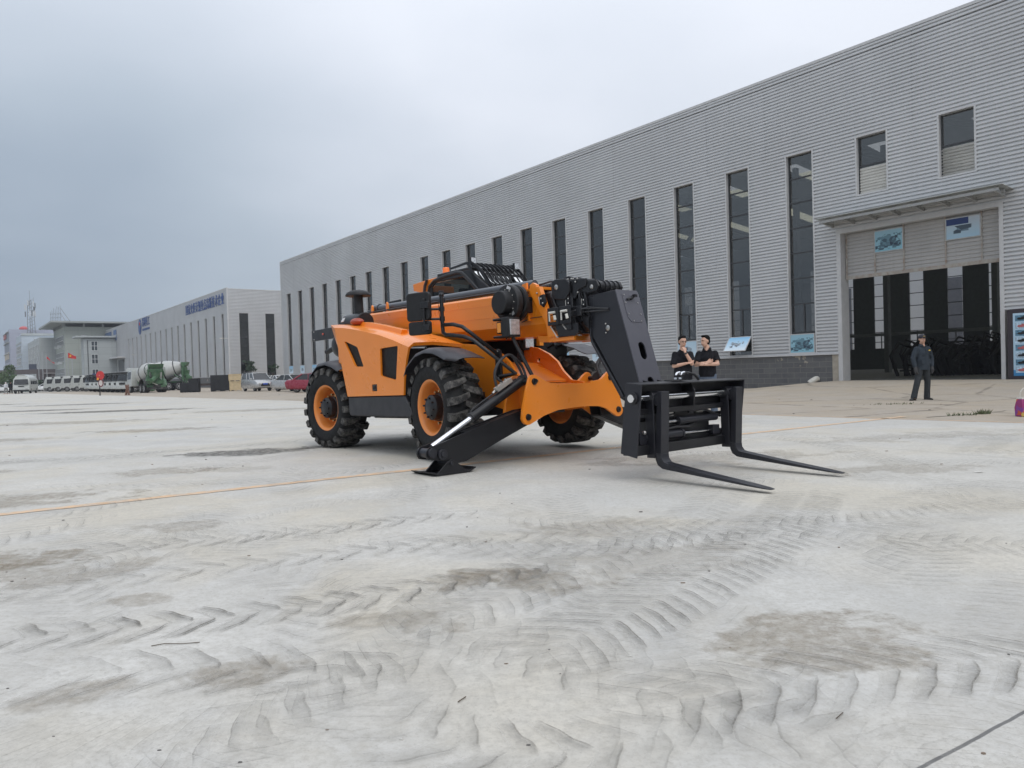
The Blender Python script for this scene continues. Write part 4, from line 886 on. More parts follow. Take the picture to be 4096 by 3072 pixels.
# front collar: slanted ribs and ears
def rib(xt, xb, w_, y0, y1, ear=.0):
    pts = [(xt - w_ / 2, zt(xt) - .04), (xt - w_ / 2 + .01, zt(xt) + ear * .7), (xt, zt(xt) + ear), (xt + w_ / 2, zt(xt) + ear * .6), (xt + w_ / 2 + .02, zt(xt) - .08), (xb + w_ / 2, zb(xb) + .15), (xb + w_ / 2 + .05, zb(xb) - .01), (xb - w_ / 2, zb(xb) - .01), (xb - w_ / 2 - .03, zb(xb) + .15)]
    m.prism(pts, 'y', y0, y1)
rib(4.18, 4.50, .13, -.325, -.275, .08); rib(4.18, 4.50, .13, .275, .325, .08); m.prism([(4.25, 2.11), (4.31, 2.11), (4.40, 1.86), (4.50, 1.62), (4.47, 1.59), (4.36, 1.80)], 'y', -.335, -.30)
m.prism([(4.20, 2.12), (4.31, 2.11), (4.50, 1.62), (4.60, 1.45), (4.86, 1.45), (4.86, 1.405), (4.40, 1.405), (4.38, 1.6)], 'y', -.305, -.272); m.prism([(4.24, 2.12), (4.37, 2.11), (4.44, 1.80), (4.72, 1.50), (4.86, 1.475), (4.86, 1.405), (4.42, 1.405), (4.42, 1.6)], 'y', .272, .305)
m.prism([(4.18, 1.40 + .02), (4.74, 1.405), (4.72, 1.47), (4.15, 1.50)], 'y', -.25, .25)
m.b2(3.95, 4.30, -.30, .30, zt(4.1) - .02, zt(4.1) + .015)
m.prism([(3.78, 2.10), (3.93, 2.19), (4.0, 2.20), (4.0, 2.08)], 'y', -.27, -.24); m.prism([(3.78, 2.10), (3.93, 2.19), (4.0, 2.20), (4.0, 2.08)], 'y', .24, .27)
m.b2(4.06, 4.085, -.33, -.28, 1.70, 2.02)
m.prism(arc((-.75, 2.12), .13, 0, 180, 8) + [(-.90, 1.9), (-.60, 1.9)], 'y', -.33, -.28); m.prism(arc((-.75, 2.12), .13, 0, 180, 8) + [(-.90, 1.9), (-.60, 1.9)], 'y', .28, .33)
m.build('outer_boom', ORANGE, tele, bevel=.008, smooth=30)
m = MB(); m.prism(arc((3.62, 2.17), .055, 0, 180, 8) + [(3.565, 2.06), (3.675, 2.06)], 'y', -.24, -.21, holes=[circle((3.62, 2.17), .028, 12)]); m.build('lifting_eye', ORANGE, tele, bevel=.004)
m = MB()
for x in (-.14, .36): m.prism([(x - .03, 2.15), (x - .025, 2.33), (x, 2.36), (x + .025, 2.33), (x + .04, 2.15)], 'y', -.20, -.17)
m.build('tube_clamp', ORANGE, tele, bevel=.004)
m = MB(); m.tube([(-.10, -.08, 2.30), (.4, -.08, 2.285), (3.55, -.08, 2.205), (3.95, -.08, 2.195)], .060, 20); m.cyl((-.22, -.08, 2.30), (-.05, -.08, 2.30), .075, n=20); m.build('boom_cylinder', M('satin_grey_paint', (.060, .066, .078), .35, var=.06, coat=.3), tele)
m = MB(); m.tube([(-.44, -.19, 2.245), (3.1, -.19, 2.165), (3.6, -.19, 2.155)], .016, 10); m.cyl((-.44, -.19, 2.245), (-.36, -.19, 2.243), .022); m.build('boom_pipe', BLACK, tele)
m = MB(); m.b2(-.05, .30, .10, .13, 2.25, 2.42); m.cyl((-.2, -.16, 2.26), (-.32, -.16, 2.26), .03); m.build('bracket', BLACK, tele, bevel=.004)
m = MB()   # coiled hoses along the top
for i in range(26): m.ball((4.02 + i * .028, .02, 2.155 - i * .0012 + .008 * (i % 2)), (.017, .03, .026), 5)
m.tube([(3.9, .05, 2.17), (4.2, .08, 2.19), (4.6, .08, 2.17), (4.9, .06, 2.13)], .018, 8); m.tube([(3.9, -.02, 2.18), (4.2, -.04, 2.20), (4.6, -.03, 2.16)], .014, 8); m.build('energy_chain', HOSE, tele)
# second, third and fourth sections
def collar(x, w_, hw, top, bot, cx_=0, slant=0.0, ear=True):
    """ring plate around the boom section, leaning back at the top"""
    o_ = [(-hw, bot + .13), (-hw, top - .09)] + ([(-hw + .01, top - .04), (-hw + .05, top)] if ear else [(-hw, top)]) + [(hw - .05, top), (hw, top - .08), (hw, bot + .13), (hw - .10, bot), (-hw + .10, bot)]
    m = MB(); vs = []
    for xx in (x, x + w_): vs.append([(xx + slant * (top - z) / (top - bot), y, z) for y, z in o_])
    m.loft(vs); return m
m = MB(); m.loft(boomsec(4.0, 4.62, .235, .04, .02, slant=.24, ch=.13)); m.build('boom_section', BLACK, tele, bevel=.004)
m = collar(4.40, .035, .275, 2.03, 1.50, slant=.24); m.prism([(4.46, 2.10), (4.48, 2.15), (4.53, 2.17), (4.72, 2.155), (4.78, 2.10), (4.78, 1.98), (4.70, 1.90), (4.48, 1.93)], 'y', -.275, -.235)
m.prism([(4.46, 2.10), (4.48, 2.15), (4.53, 2.17), (4.72, 2.155), (4.78, 2.10), (4.78, 1.98), (4.70, 1.90), (4.48, 1.93)], 'y', .235, .275); m.box((4.53, -.262, 1.80), (.05, .03, .36), ry=-.42)
m.prism([(4.43, 1.96), (4.80, 1.945), (4.80, 1.50), (4.66, 1.50), (4.55, 1.75)], 'y', -.250, -.234)
m.prism([(4.30, 2.06), (4.52, 2.21), (4.60, 2.215), (4.86, 2.13), (4.86, 2.11), (4.58, 2.17), (4.36, 2.05)], 'y', -.10, -.07); m.prism([(4.30, 2.06), (4.52, 2.21), (4.60, 2.215), (4.86, 2.13), (4.86, 2.11), (4.58, 2.17), (4.36, 2.05)], 'y', .05, .08)
m.build('boom_collar', BLACK, tele, bevel=.008)
m = MB(); m.loft(boomsec(4.5, 4.88, .205, .07, .03, slant=.18, ch=.12)); m.b2(4.72, 4.95, -.20, .20, 2.06, 2.10); m.build('boom_section', BLACK, tele, bevel=.004)
m = collar(4.72, .03, .245, 2.13, 1.48, slant=.10); m.prism([(4.70, 2.10), (4.74, 2.14), (5.02, 2.125), (5.02, 2.03), (4.90, 2.0), (4.84, 1.90), (4.72, 1.90)], 'y', -.235, -.205); m.build('boom_collar', BLACK, tele, bevel=.008)
m = collar(4.86, .03, .235, 2.03, 1.46, slant=.12); m.build('boom_collar', BLACK, tele, bevel=.008)
m = MB(); m.loft(boomsec(4.7, 5.12, .175, .14, .04, slant=.0, ch=.12)); m.build('boom_section', DGREY, tele, bevel=.006)
m = collar(4.94, .03, .215, 2.02, 1.50, slant=.10); m.prism([(4.92, 1.98), (4.97, 2.05), (5.05, 2.10), (5.17, 2.085), (5.21, 2.01), (5.17, 1.95), (5.02, 1.945)], 'y', -.215, -.185); m.prism([(4.92, 1.98), (4.97, 2.05), (5.05, 2.10), (5.17, 2.085), (5.21, 2.01), (5.17, 1.95), (5.02, 1.945)], 'y', .185, .215); m.build('boom_collar', BLACK, tele, bevel=.008)
m = MB(); m.cyl((5.12, -.16, 2.01), (5.12, .17, 2.01), .075, n=28); m.build('hose_roller', BLACK, tele)
m = MB()
for y in (-.075, .0, .085, .165): m.cyl((5.12, y, 2.01), (5.12, y + .012, 2.01), .088, n=28)
m.cyl((5.12, .17, 2.01), (5.12, .24, 2.01), .018, n=10); m.cyl((5.12, .24, 2.01), (5.12, .27, 2.01), .010, n=8); m.build('roller_flange', M('worn_flange', (.06, .06, .065), .25, metal=.5), tele)
m = MB()
for (x, y, z, r_) in ((4.56, -.278, 2.07, .032), (5.10, -.218, 2.01, .027), (5.30, -.186, 1.51, .033)): m.lathe([(0, -.012), (r_ * .6, -.012), (r_, -.004), (r_, .02)], (x, y, z), (0, 1, 0), 20)
m.build('pin_head', STEEL, tele)
for (x, y, z) in ((4.74, -.25, 2.145), (4.80, -.25, 2.145), (4.83, -.25, 2.14), (4.90, -.25, 2.135), (4.86, -.245, 2.10), (4.265, -.335, 2.03), (4.74, -.258, 1.91), (4.74, -.258, 1.855), (4.96, -.222, 1.87), (4.96, -.222, 1.815), (5.27, -.188, 1.56), (5.27, -.188, 1.455), (4.66, -.26, 1.99), (4.89, -.24, 1.97), (4.37, -.367, 1.95), (4.40, -.367, 1.89), (4.60, -.262, 1.55), (4.53, -.262, 1.62), (4.70, -.22, 1.46), (4.78, -.22, 1.46), (4.86, -.22, 1.46), (4.98, -.20, 1.63), (4.99, -.20, 1.60)): MB().ball((x, y, z), .0115, 5).build('collar_bolt', STEEL, tele)
m = MB()   # wear-pad holders and their pale edges
for pl_, y0, y1 in (([(4.34, 1.99), (4.42, 2.0), (4.45, 1.90), (4.40, 1.84), (4.34, 1.88)], -.365, -.335), ([(4.70, 1.83), (4.76, 1.83), (4.76, 1.94), (4.70, 1.94)], -.262, -.24), ([(4.935, 1.79), (4.985, 1.79), (4.985, 1.89), (4.935, 1.89)], -.225, -.20), ([(4.49, 1.59), (4.54, 1.635), (4.95, 1.60), (4.95, 1.49), (4.90, 1.455), (4.605, 1.455)], -.325, -.30), ([(4.70, 1.62), (4.74, 1.65), (4.85, 1.62), (4.86, 1.53), (4.80, 1.53)], -.345, -.325), ([(4.93, 1.66), (4.97, 1.69), (5.05, 1.66), (5.04, 1.53), (4.99, 1.56)], -.24, -.20)):
    MB().prism(pl_, 'y', y0, y1).build('wear_pad_holder', BLACK, tele, bevel=.003)
for c_, d_, r_ in (((4.696, -.251, 1.885), (.007, .022, .11), 0), ((4.931, -.212, 1.84), (.007, .025, .10), 0), ((4.542, -.322, 1.523), (.009, .03, .185), -.67), ((4.735, -.34, 1.575), (.006, .02, .10), -.72), ((4.335, -.35, 1.925), (.006, .03, .10), -.2), ((4.95, -.22, 1.62), (.006, .02, .11), -.55)):
    MB().box(c_, d_, ry=r_).build('wear_pad', NYLON, tele)
m = MB()
for x in (4.525, 4.735): m.prism([(x - .045, 1.815), (x + .15, 1.815), (x + .15, 1.60), (x - .045, 1.60)], 'y', -.372, -.36, holes=[[(x - .01, 1.64), (x + .10, 1.64), (x + .10, 1.765), (x - .01, 1.765)]])
m.b2(4.70, 5.0, -.31, -.30, 1.68, 1.80); m.build('cable_guide', BLACK, tele, bevel=.006)
m = MB()
for x in (4.525, 4.735):
    m = MB(); m.cyl((x - .01, -.375, 1.755), (x + .095, -.375, 1.755), .015, n=12); m.cyl((x + .10, -.375, 1.66), (x + .085, -.375, 1.715), .020, n=12); m.cyl((x - .005, -.375, 1.65), (x - .005, -.375, 1.755), .010, n=8); m.build('guide_roller', NYLON, tele)
m = MB(); m.tube([(4.12, -.30, 1.735), (4.42, -.315, 1.73), (4.62, -.318, 1.735), (4.85, -.32, 1.745), (5.0, -.27, 1.76), (5.12, -.22, 1.755), (5.33, -.20, 1.73)], .006, 6); m.tube([(4.85, -.31, 1.74), (5.02, -.24, 1.725), (5.33, -.19, 1.715)], .010, 6); m.tube([(4.9, -.31, 1.75), (5.05, -.23, 1.775), (5.33, -.19, 1.735)], .010, 6)
m.tube([(3.9, -.285, 1.70), (4.12, -.30, 1.735)], .006, 6); m.build('sensor_cable', HOSE, tele)
# ---- boom head (goose neck)
HO = [(5.08, 1.925), (5.425, 1.935), (5.735, .84), (5.66, .70), (5.52, .705), (5.46, .80), (5.08, 1.385), (5.04, 1.44), (5.045, 1.66), (5.08, 1.70)]
m = MB()
for y0, y1 in ((-.182, -.162), (.162, .182)): m.prism(HO, 'y', y0, y1)
m.prism([(5.08, 1.925), (5.43, 1.935), (5.43, 1.915), (5.08, 1.905)], 'y', -.162, .162); m.prism([(5.36, 1.72), (5.39, 1.70), (5.05, 1.40), (5.03, 1.43)], 'y', -.162, .162)
m.prism([(5.055, 1.37), (5.035, 1.44), (5.045, 1.66), (5.03, 1.66), (5.015, 1.44), (5.03, 1.36), (5.45, .715), (5.49, .69), (5.50, .71), (5.46, .78)], 'y', -.20, .20)
m.build('boom_head', DGREY, tele, bevel=.006)
# front face plate of the head with its oval holes
fa = Vector((5.432, 0, 1.935)); fb = Vector((5.738, 0, .85)); fl = (fb - fa).length; fd = (fb - fa).normalized(); fn = Vector((-fd.z, 0, fd.x)); fn = fn if fn.x > 0 else -fn
T_ = Matrix(((0, fd.x, fn.x, fa.x), (1, 0, 0, 0), (0, fd.z, fn.z, fa.z), (0, 0, 0, 1)))
ov = lambda cy_, hh, hw_: [(hw_ * math.cos(a), cy_ + (hh - hw_) * (1 if math.sin(a) > 0 else -1) + hw_ * math.sin(a)) for a in [R_(i * 20 + 10) for i in range(18)]]
m = MB(); m.prism([(-.19, .0), (.17, .0), (.19, .03), (.19, fl + .16), (-.19, fl + .16)], 'z', 0, .018, holes=[ov(.742, .105, .055), ov(1.16, .105, .055)], T=T_); fp = m.build('face_plate', M('sky_lit_face_grey', (.075, .075, .092), .42, var=.06, coat=.15), tele, bevel=.003)  # paler than the head sides: sky light on this face painted into the colour
m = MB(); m.prism([(-.11, .05), (.13, .05), (.145, .07), (.145, .37), (.12, .40), (-.06, .40), (-.11, .34)], 'z', .018, .024, T=T_); cp = m.build('cover_plate', MATS['sky_lit_face_grey'], fp, bevel=.002)
m = MB()
for (a, b_) in ((-.085, .065), (.11, .065), (-.09, .16), (.12, .16), (-.09, .30), (.12, .30), (-.03, .385), (.10, .385)):
    m.cyl(T_ @ Vector((a, b_, .022)), T_ @ Vector((a, b_, .032)), .008, n=8)
m.build('cover_bolt', STEEL, fp)
m = MB(); m.cyl(T_ @ Vector((.02, .11, .02)), T_ @ Vector((.02, .10, .06)), .02, n=10); m.box(T_ @ Vector((.05, .09, .07)), (.03, .05, .03)); m.tube([T_ @ Vector((-.06, .125, .035)), T_ @ Vector((0, .11, .05)), T_ @ Vector((.06, .09, .055))], .013, 8); m.build('sensor', BLACK, fp)
# ---- fork carriage
for y0, y1 in ((-.90, -.885), (.885, .90)): MB().prism([(6.17, .872), (6.372, .852), (6.27, .115), (6.06, .155)], 'y', y0, y1).build('side_plate', DGREY, tele, bevel=.003)
m = MB(); m.prism([(6.165, .873), (6.37, .853), (6.37, .840), (6.165, .860)], 'y', -.885, .885); m.b2(6.17, 6.185, -.885, .885, .60, .862); m.b2(6.13, 6.26, -.885, .885, .545, .60)
m.prism([(6.17, .85), (6.30, .85), (6.35, .76), (6.33, .60), (6.17, .60)], 'y', -.02, .0); m.b2(6.08, 6.26, -.885, .885, .135, .235); m.b2(6.09, 6.13, -.885, .885, .235, .30); m.b2(6.10, 6.14, -.885, .885, .46, .50); m.b2(6.08, 6.16, -.50, .48, .20, .52)
m.b2(6.0, 6.16, -.60, -.45, .20, .80); m.b2(6.0, 6.16, -.12, .10, .20, .86); m.prism([(5.60, .92), (6.15, .80), (6.15, .35), (5.95, .30), (5.62, .62)], 'y', -.14, -.11); m.prism([(5.60, .92), (6.15, .80), (6.15, .35), (5.95, .30), (5.62, .62)], 'y', .11, .14)
m.cyl((5.63, -.20, .78), (5.63, .20, .78), .05, n=16); m.build('carriage', BLACK, tele, bevel=.003)
m = MB(); m.cyl((6.27, -.955, .715), (6.27, .93, .715), .040, n=28); m.build('fork_shaft', CHROME, tele)
m = MB(); m.cyl((6.27, -.925, .715), (6.27, -.90, .715), .058, n=20); m.build('shaft_collar', BLACK, tele, bevel=.003)
m = MB(); m.cyl((6.20, -.10, .445), (6.20, .55, .445), .038, n=20); m.cyl((6.20, -.70, .305), (6.20, -.08, .305), .045, n=20); m.cyl((6.20, -.10, .305), (6.20, -.07, .305), .052, n=20); m.cyl((6.20, -.14, .445), (6.20, -.10, .445), .046, n=20); m.b2(6.16, 6.24, .44, .56, .26, .36); m.b2(6.14, 6.24, -.80, -.70, .24, .36); m.build('shift_cylinder', DGREY, tele, bevel=.002)
m = MB(); m.cyl((6.20, -.55, .445), (6.20, -.14, .445), .017, n=16); m.cyl((6.20, -.07, .305), (6.20, .48, .305), .017, n=16); m.build('shift_rod', CHROME, tele)
m = MB(); m.ball((6.25, -.74, .36), .022, 6); m.b2(6.14, 6.20, -.30, -.20, .50, .56); m.b2(6.14, 6.20, -.43, -.37, .50, .56); m.cyl((6.16, .22, .53), (6.16, .34, .53), .03); m.build('hose_fitting', STEEL, tele)
m = MB(); m.tube([(6.2, .06, .53), (6.22, .30, .55), (6.21, .5, .49), (6.18, .66, .45)], .016, 8); m.tube([(6.15, -.3, .36), (6.2, -.15, .38), (6.2, .05, .37), (6.16, .2, .40)], .014, 8); m.tube([(6.17, -.42, .53), (6.2, -.3, .51), (6.19, -.2, .52)], .014, 8); m.build('carriage_hose', HOSE, tele)
def fork(y):
    w_ = .062; m = MB()
    m.prism([(6.325, .15), (6.395, .145), (6.435, .77), (6.375, .775)], 'y', y - w_, y + w_)
    m.prism([(6.23, .70), (6.376, .76), (6.376, .64), (6.25, .62)], 'y', y - w_ + .005, y + w_ - .005)
    hl = [(6.325, .15), (6.32, .085), (6.345, .03), (6.40, .0), (6.47, -.012), (7.60, -.125), (7.63, -.122), (7.63, -.113), (7.0, .022), (6.52, .055), (6.455, .07), (6.41, .10), (6.395, .145)]
    vs = []
    o = m
    # blade tapers to a rounded tip in plan
    prof = [(6.47, -.012, .055), (6.8, -.045, .043), (7.1, -.075, .030), (7.35, -.10, .020), (7.52, -.117, .012), (7.58, -.122, .009)]
    r_ = []
    for i, (x, z0, th) in enumerate(prof):
        ww = w_ * (1, 1, 1, .97, .80, .45)[i]; tt = th if i else .062
        r_.append([(x, y - ww, z0), (x, y + ww, z0), (x, y + ww, z0 + tt), (x, y - ww, z0 + tt)])
    m.loft(r_)
    m.prism([(6.325, .15), (6.32, .085), (6.345, .03), (6.40, -.003), (6.47, -.012), (6.47, .050), (6.43, .06), (6.40, .10), (6.395, .147)], 'y', y - w_, y + w_)
    m.b2(6.22, 6.325, y - w_ - .01, y - w_ + .012, .10, .74); m.b2(6.22, 6.325, y + w_ - .012, y + w_ + .01, .10, .74); m.cyl((6.27, y - w_ - .012, .715), (6.27, y + w_ + .012, .715), .065, n=20)
    return m.build('fork', DGREY, tele, bevel=.005)
fork(-.61); fork(.69)
m = MB(); m.b2(6.20, 6.30, -.33, -.05, .875, .885)
for y in (-.20, -.12): m.cyl((6.25, y, .88), (6.25, y, .93), .020, n=12)
m.build('coupler', BLACK, tele)
m = MB()
for y in (-.20, -.12): m.tube([(6.25, y, .90), (6.25, y + .005, .93), (6.25, y + .03, .95), (6.25, y + .07, .955)], .015, 10); m.cyl((6.25, y, .885), (6.25, y, .905), .026, n=6)
m.build('coupler_elbow', CHROME, tele)
m = MB(); m.tube([(6.25, -.05, .955), (6.24, .05, .95), (6.23, .15, .93), (6.21, .24, .885), (6.20, .27, .85)], .014, 8); m.tube([(6.25, -.13, .955), (6.2, -.04, .94), (6.16, .0, .90), (6.14, .02, .85)], .012, 8); m.build('coupler_hose', HOSE, tele)
# ---- cab on the far side
m = MB(); lowc = [(.75, .95), (2.95, .95), (3.10, 1.30), (3.10, 1.62), (2.62, 2.28), (2.02, 2.70), (1.17, 2.71), (.86, 2.55), (.75, 2.0)]
for y0, y1 in ((.30, .335), (1.18, 1.21)): m.prism(lowc, 'y', y0, y1, holes=[[(.96, 1.65), (.985, 2.55), (1.12, 2.615), (1.86, 2.60), (2.40, 2.15), (2.75, 1.65)]])
m.prism([(.75, .95), (3.09, .95), (3.10, 1.30), (3.09, 1.5), (.75, 1.5)], 'y', .335, 1.18); m.prism([(1.15, 2.69), (2.03, 2.69), (2.05, 2.735), (1.15, 2.745)], 'y', .30, 1.21)
m.b2(.75, .82, .335, 1.18, 1.5, 2.5)
m.build('cab_frame', BLACK, tele, bevel=.02)
m = MB(); m.prism([(3.06, 1.12), (3.20, 1.25), (3.22, 1.58), (3.08, 1.70)], 'y', .60, 1.20); m.b2(2.9, 3.15, .3, 1.2, 1.45, 1.62); m.build('cab_front', PLAST, tele, bevel=.04, seg=3)
m = MB(); m.add([(2.045, .34, 2.69), (2.045, 1.17, 2.69), (2.63, 1.17, 2.27), (2.63, .34, 2.27)], [(0, 1, 2, 3)]); m.add([(2.63, .34, 2.27), (2.63, 1.17, 2.27), (3.10, 1.17, 1.60), (3.10, .34, 1.60)], [(0, 1, 2, 3)])
wsm = glassmat('windscreen', (.30, .36, .34), .22, .04); m.build('windscreen', wsm, tele, smooth=0)
m = MB()
for y in (.32, 1.19): m.add([(.97, y, 1.66), (.99, y, 2.54), (1.12, y, 2.61), (1.86, y, 2.595), (2.40, y, 2.14), (2.74, y, 1.66)], [(0, 1, 2, 3, 4, 5)])
m.build('side_window', CABGL, tele, smooth=0)
m = MB(); m.b2(1.35, 1.75, .55, 1.0, 1.5, 1.75); m.prism([(1.25, 1.7), (1.40, 1.7), (1.33, 2.35), (1.22, 2.35)], 'y', .57, .98); m.b2(1.20, 1.30, .67, .88, 2.3, 2.52); m.build('seat', DARKIN, tele, bevel=.03)
# thick rounded window surround
m = MB(); m.tube([(.86, .31, 2.0), (.87, .31, 2.42), (.92, .31, 2.57), (1.06, .31, 2.645), (1.30, .31, 2.675), (1.72, .31, 2.69), (1.84, .31, 2.665), (1.93, .31, 2.60), (2.22, .31, 2.36), (2.6, .31, 2.05)], .033, 10); m.build('window_surround', BLACK, tele)
m = MB(); m.prism([(.36, 2.68), (.80, 2.70), (1.17, 2.705), (1.10, 2.66), (.95, 2.60), (.87, 2.50), (.84, 2.2), (.80, 2.2), (.76, 2.47), (.69, 2.49), (.38, 2.56)], 'y', .33, .36); m.b2(.80, 1.25, .36, 1.17, 2.66, 2.70); m.b2(.36, .40, .36, 1.17, 2.56, 2.68); m.build('cab_rear_panel', ORANGE, tele, bevel=.012)
m = MB(); m.tube([(.84, .30, 2.70), (.83, .30, 2.66), (.78, .30, 2.60), (.755, .30, 2.50), (.75, .30, 2.3)], .024, 8); m.build('corrugated_hose', HOSE, tele)
m = MB(); m.cyl((1.24, .42, 2.68), (1.24, .42, 2.70), .075, n=24); bb = m.build('beacon_base', BLACK, tele)
m = MB(); m.lathe([(.062, 0), (.062, .03), (.058, .065), (.056, .125), (.048, .145), (.0, .148)], (1.24, .42, 2.70), (0, 0, 1), 24); m.build('beacon_lens', BEACON, bb)
m = MB(); m.cyl((1.52, .40, 2.70), (1.52, .40, 2.76), .014, n=8)
for k in range(12): a = k * math.pi / 6; b_ = a + math.pi / 6; m.cyl((1.52 + .022 * math.sin(a), .40, 2.785 + .03 * math.cos(a)), (1.52 + .022 * math.sin(b_), .40, 2.785 + .03 * math.cos(b_)), .007, n=6)
m.build('eye_bolt', STEEL, tele)
# rock guard over windscreen and roof: curved bars
gp = [(1.92, 2.80), (2.06, 2.785), (2.20, 2.715), (2.36, 2.57), (2.52, 2.37), (2.70, 2.13)]
m = MB()
for i in range(10):
    y = .36 + i * .088
    m.loft([[(x, y - .004, z + .02), (x, y + .004, z + .02), (x, y + .004, z - .02), (x, y - .004, z - .02)] for x, z in gp])
for (x, z) in ((1.93, 2.80), (2.335, 2.59), (2.69, 2.14)): m.b2(x - .012, x + .012, .34, 1.17, z - .018, z + .018)
m.prism([(1.46, 2.77), (1.90, 2.79), (2.06, 2.77), (2.06, 2.82), (1.90, 2.83), (1.46, 2.80)], 'y', .335, .345); m.prism([(1.46, 2.77), (1.90, 2.79), (2.06, 2.77), (2.06, 2.82), (1.90, 2.83), (1.46, 2.80)], 'y', 1.165, 1.175)
m.prism([(1.98, 2.78), (2.04, 2.78), (2.18, 2.55), (2.26, 2.38), (2.22, 2.37), (2.08, 2.60)], 'y', .30, .312)
m.prism([(2.05, 2.80), (2.22, 2.72), (2.70, 2.15), (2.68, 2.10), (2.20, 2.67), (2.04, 2.76)], 'y', .342, .352); m.prism([(2.05, 2.80), (2.22, 2.72), (2.70, 2.15), (2.68, 2.10), (2.20, 2.67), (2.04, 2.76)], 'y', 1.16, 1.17)
m.build('roof_guard', BLACK, tele)
LENS = M('lamp_lens', (.72, .74, .76), .12, metal=.7, var=.30, vs_=30, bump=.5, bs=60)
def lamp(x, y, z, s_=.055, ry=0, d=.05):
    m = MB(); m.box((x, y, z), (d, s_ * 2, s_ * 2), ry=ry); m.b2(x - .02, x, y - .01, y + .01, z - s_ - .04, z - s_); o = m.build('work_lamp', BLACK, tele, bevel=.006)
    MB().box((x + d / 2 + .002, y, z), (.006, s_ * 1.7, s_ * 1.7), ry=ry).build('lens', LENS, o, bevel=.002); return o
lamp(2.00, .40, 2.835); lamp(2.16, 1.14, 2.775)
# ---- air intake with mushroom cap, filter canister, rear bits
m = MB(); m.cyl((.43, -.75, 2.0), (.415, -.75, 2.46), .075, n=24); st = m.build('intake_pipe', PLAST, tele)
m = MB(); m.lathe([(.10, -.02), (.205, -.03), (.205, -.012), (.185, .02), (.13, .052), (.06, .068), (.0, .07)], (.42, -.75, 2.455), (0, 0, 1), 32); m.build('intake_cap', PLAST, st)
m = MB(); m.cyl((.72, -.80, 1.985), (.12, -.78, 2.0), .15, n=28); m.cyl((.12, -.78, 2.0), (.03, -.775, 2.0), .12, n=24); cf = m.build('air_filter', BLACK, tele, bevel=.01)
MB().box((.20, -.915, 2.055), (.09, .02, .07), rx=-.5).build('label', LABELW, cf)
m = MB(); m.ball((.72, -.95, 1.98), (.14, .10, .06), 8); m.build('red_cap', M('dull_red', (.35, .07, .04), .4), tele)
m = MB(); m.b2(-1.62, -.55, -.63, -.61, 1.83, 2.03); rp = m.build('rear_plate', BLACK, tele, bevel=.006)
m = MB(); m.cyl((-1.15, -.645, 1.935), (-1.15, -.63, 1.935), .018, n=12); m.build('reflector', M('reflector_red', (.6, .12, .08), .3), rp)
m = MB()
for z in (1.86, 2.0): m.ball((-1.52, -.635, z), .012, 5)
m.build('plate_bolt', STEEL, rp)
m = MB(); m.ball((-.62, -.55, 1.70), (.22, .16, .22), 10); m.cyl((-.75, -.62, 1.66), (-.98, -.66, 1.60), .045, n=14); m.build('exhaust', BLACK, tele)
m = MB(); m.b2(.05, .95, -.95, .95, 1.05, 1.55); m.b2(-.5, .5, -.2, .9, 1.0, 1.5); m.build('rear_housing', DARKIN, tele, bevel=.03)
m = MB(); m.b2(.33, .70, -1.10, -1.06, 1.22, 1.62); m.build('rear_panel', ORANGE, tele, bevel=.01)
# ---- hose reel on the boom
rc = Vector((3.93, -.52, 1.935))
m = MB(); ax_ = (0, -1, 0)
m.lathe([(.0, -.05), (.225, -.05), (.235, -.035), (.235, .03), (.225, .045), (.16, .055), (.155, .06), (.15, .16), (.14, .17), (.0, .17)], rc, ax_, 44); m.lathe([(.0, -.16), (.215, -.16), (.235, -.145), (.235, -.10), (.21, -.085), (.0, -.085)], rc, ax_, 44); m.cyl(rc + Vector((0, .15, 0)), rc + Vector((0, .22, 0)), .08); rl = m.build('hose_reel', PLAST, tele, smooth=30)
m = MB(); m.b2(3.86, 4.12, -.36, -.285, 1.80, 2.0); m.b2(3.98, 4.07, -.42, -.30, 1.82, 1.98); m.build('reel_bracket', BLACK, tele, bevel=.004)
m = MB(); m.box((3.99, -.570, 2.10), (.075, .004, .075), ry=.5); m.build('label', LABELW, rl); MB().box((4.05, -.570, 1.83), (.045, .004, .12), ry=-.35).build('grey_label', M('silver_label', (.32, .32, .33), .4), rl)
m = MB()
for k in range(7): a = R_(-60 + k * 30); m.ball(rc + Vector((.165 * math.cos(a), -.055, .165 * math.sin(a))), .008, 4)
m.build('reel_screw', STEEL, rl)
m = MB(); m.tube([(4.0, -.30, 2.08), (4.06, -.33, 2.06), (4.10, -.34, 1.98), (4.14, -.33, 1.97)], .009, 6); m.build('reel_hose', HOSE, tele)
# ---- headlamps on stalks
def headlamp(x, y, z, sg):
    m = MB(); m.b2(x - .33, x, y - .085, y + .085, z + .095, z + .125); m.b2(x - .33, x - .05, y - .085, y + .085, z - .125, z - .095); m.b2(x - .14, x, y - .10, y + .10, z - .125, z + .125)
    o = m.build('headlamp', PLAST, tele, bevel=.012)
    MB().b2(x + .0, x + .012, y - .078, y + .078, z - .095, z + .095).build('lens', LENS, o, bevel=.004)
    MB().b2(x - .27, x - .17, y - .07, y - .0, z - .07, z + .08).build('lamp_body', BLACK, o, bevel=.01)
    MB().b2(x - .25, x - .18, y - .078, y - .066, z - .06, z + .065).build('indicator_lens', AMBER, o, bevel=.006)
    return o
headlamp(4.14, -.62, 1.615, -1); headlamp(3.22, .42, 1.505, 1)
MB().b2(3.08, 3.24, .60, .68, 1.44, 1.58).build('indicator_lens', AMBER, tele, bevel=.006)
m = MB(); m.tube([(4.08, -.60, 1.49), (4.10, -.585, 1.42), (4.30, -.50, 1.0), (4.36, -.48, .92)], .024, 10); m.build('lamp_stalk', BLACK, tele)
m = MB()
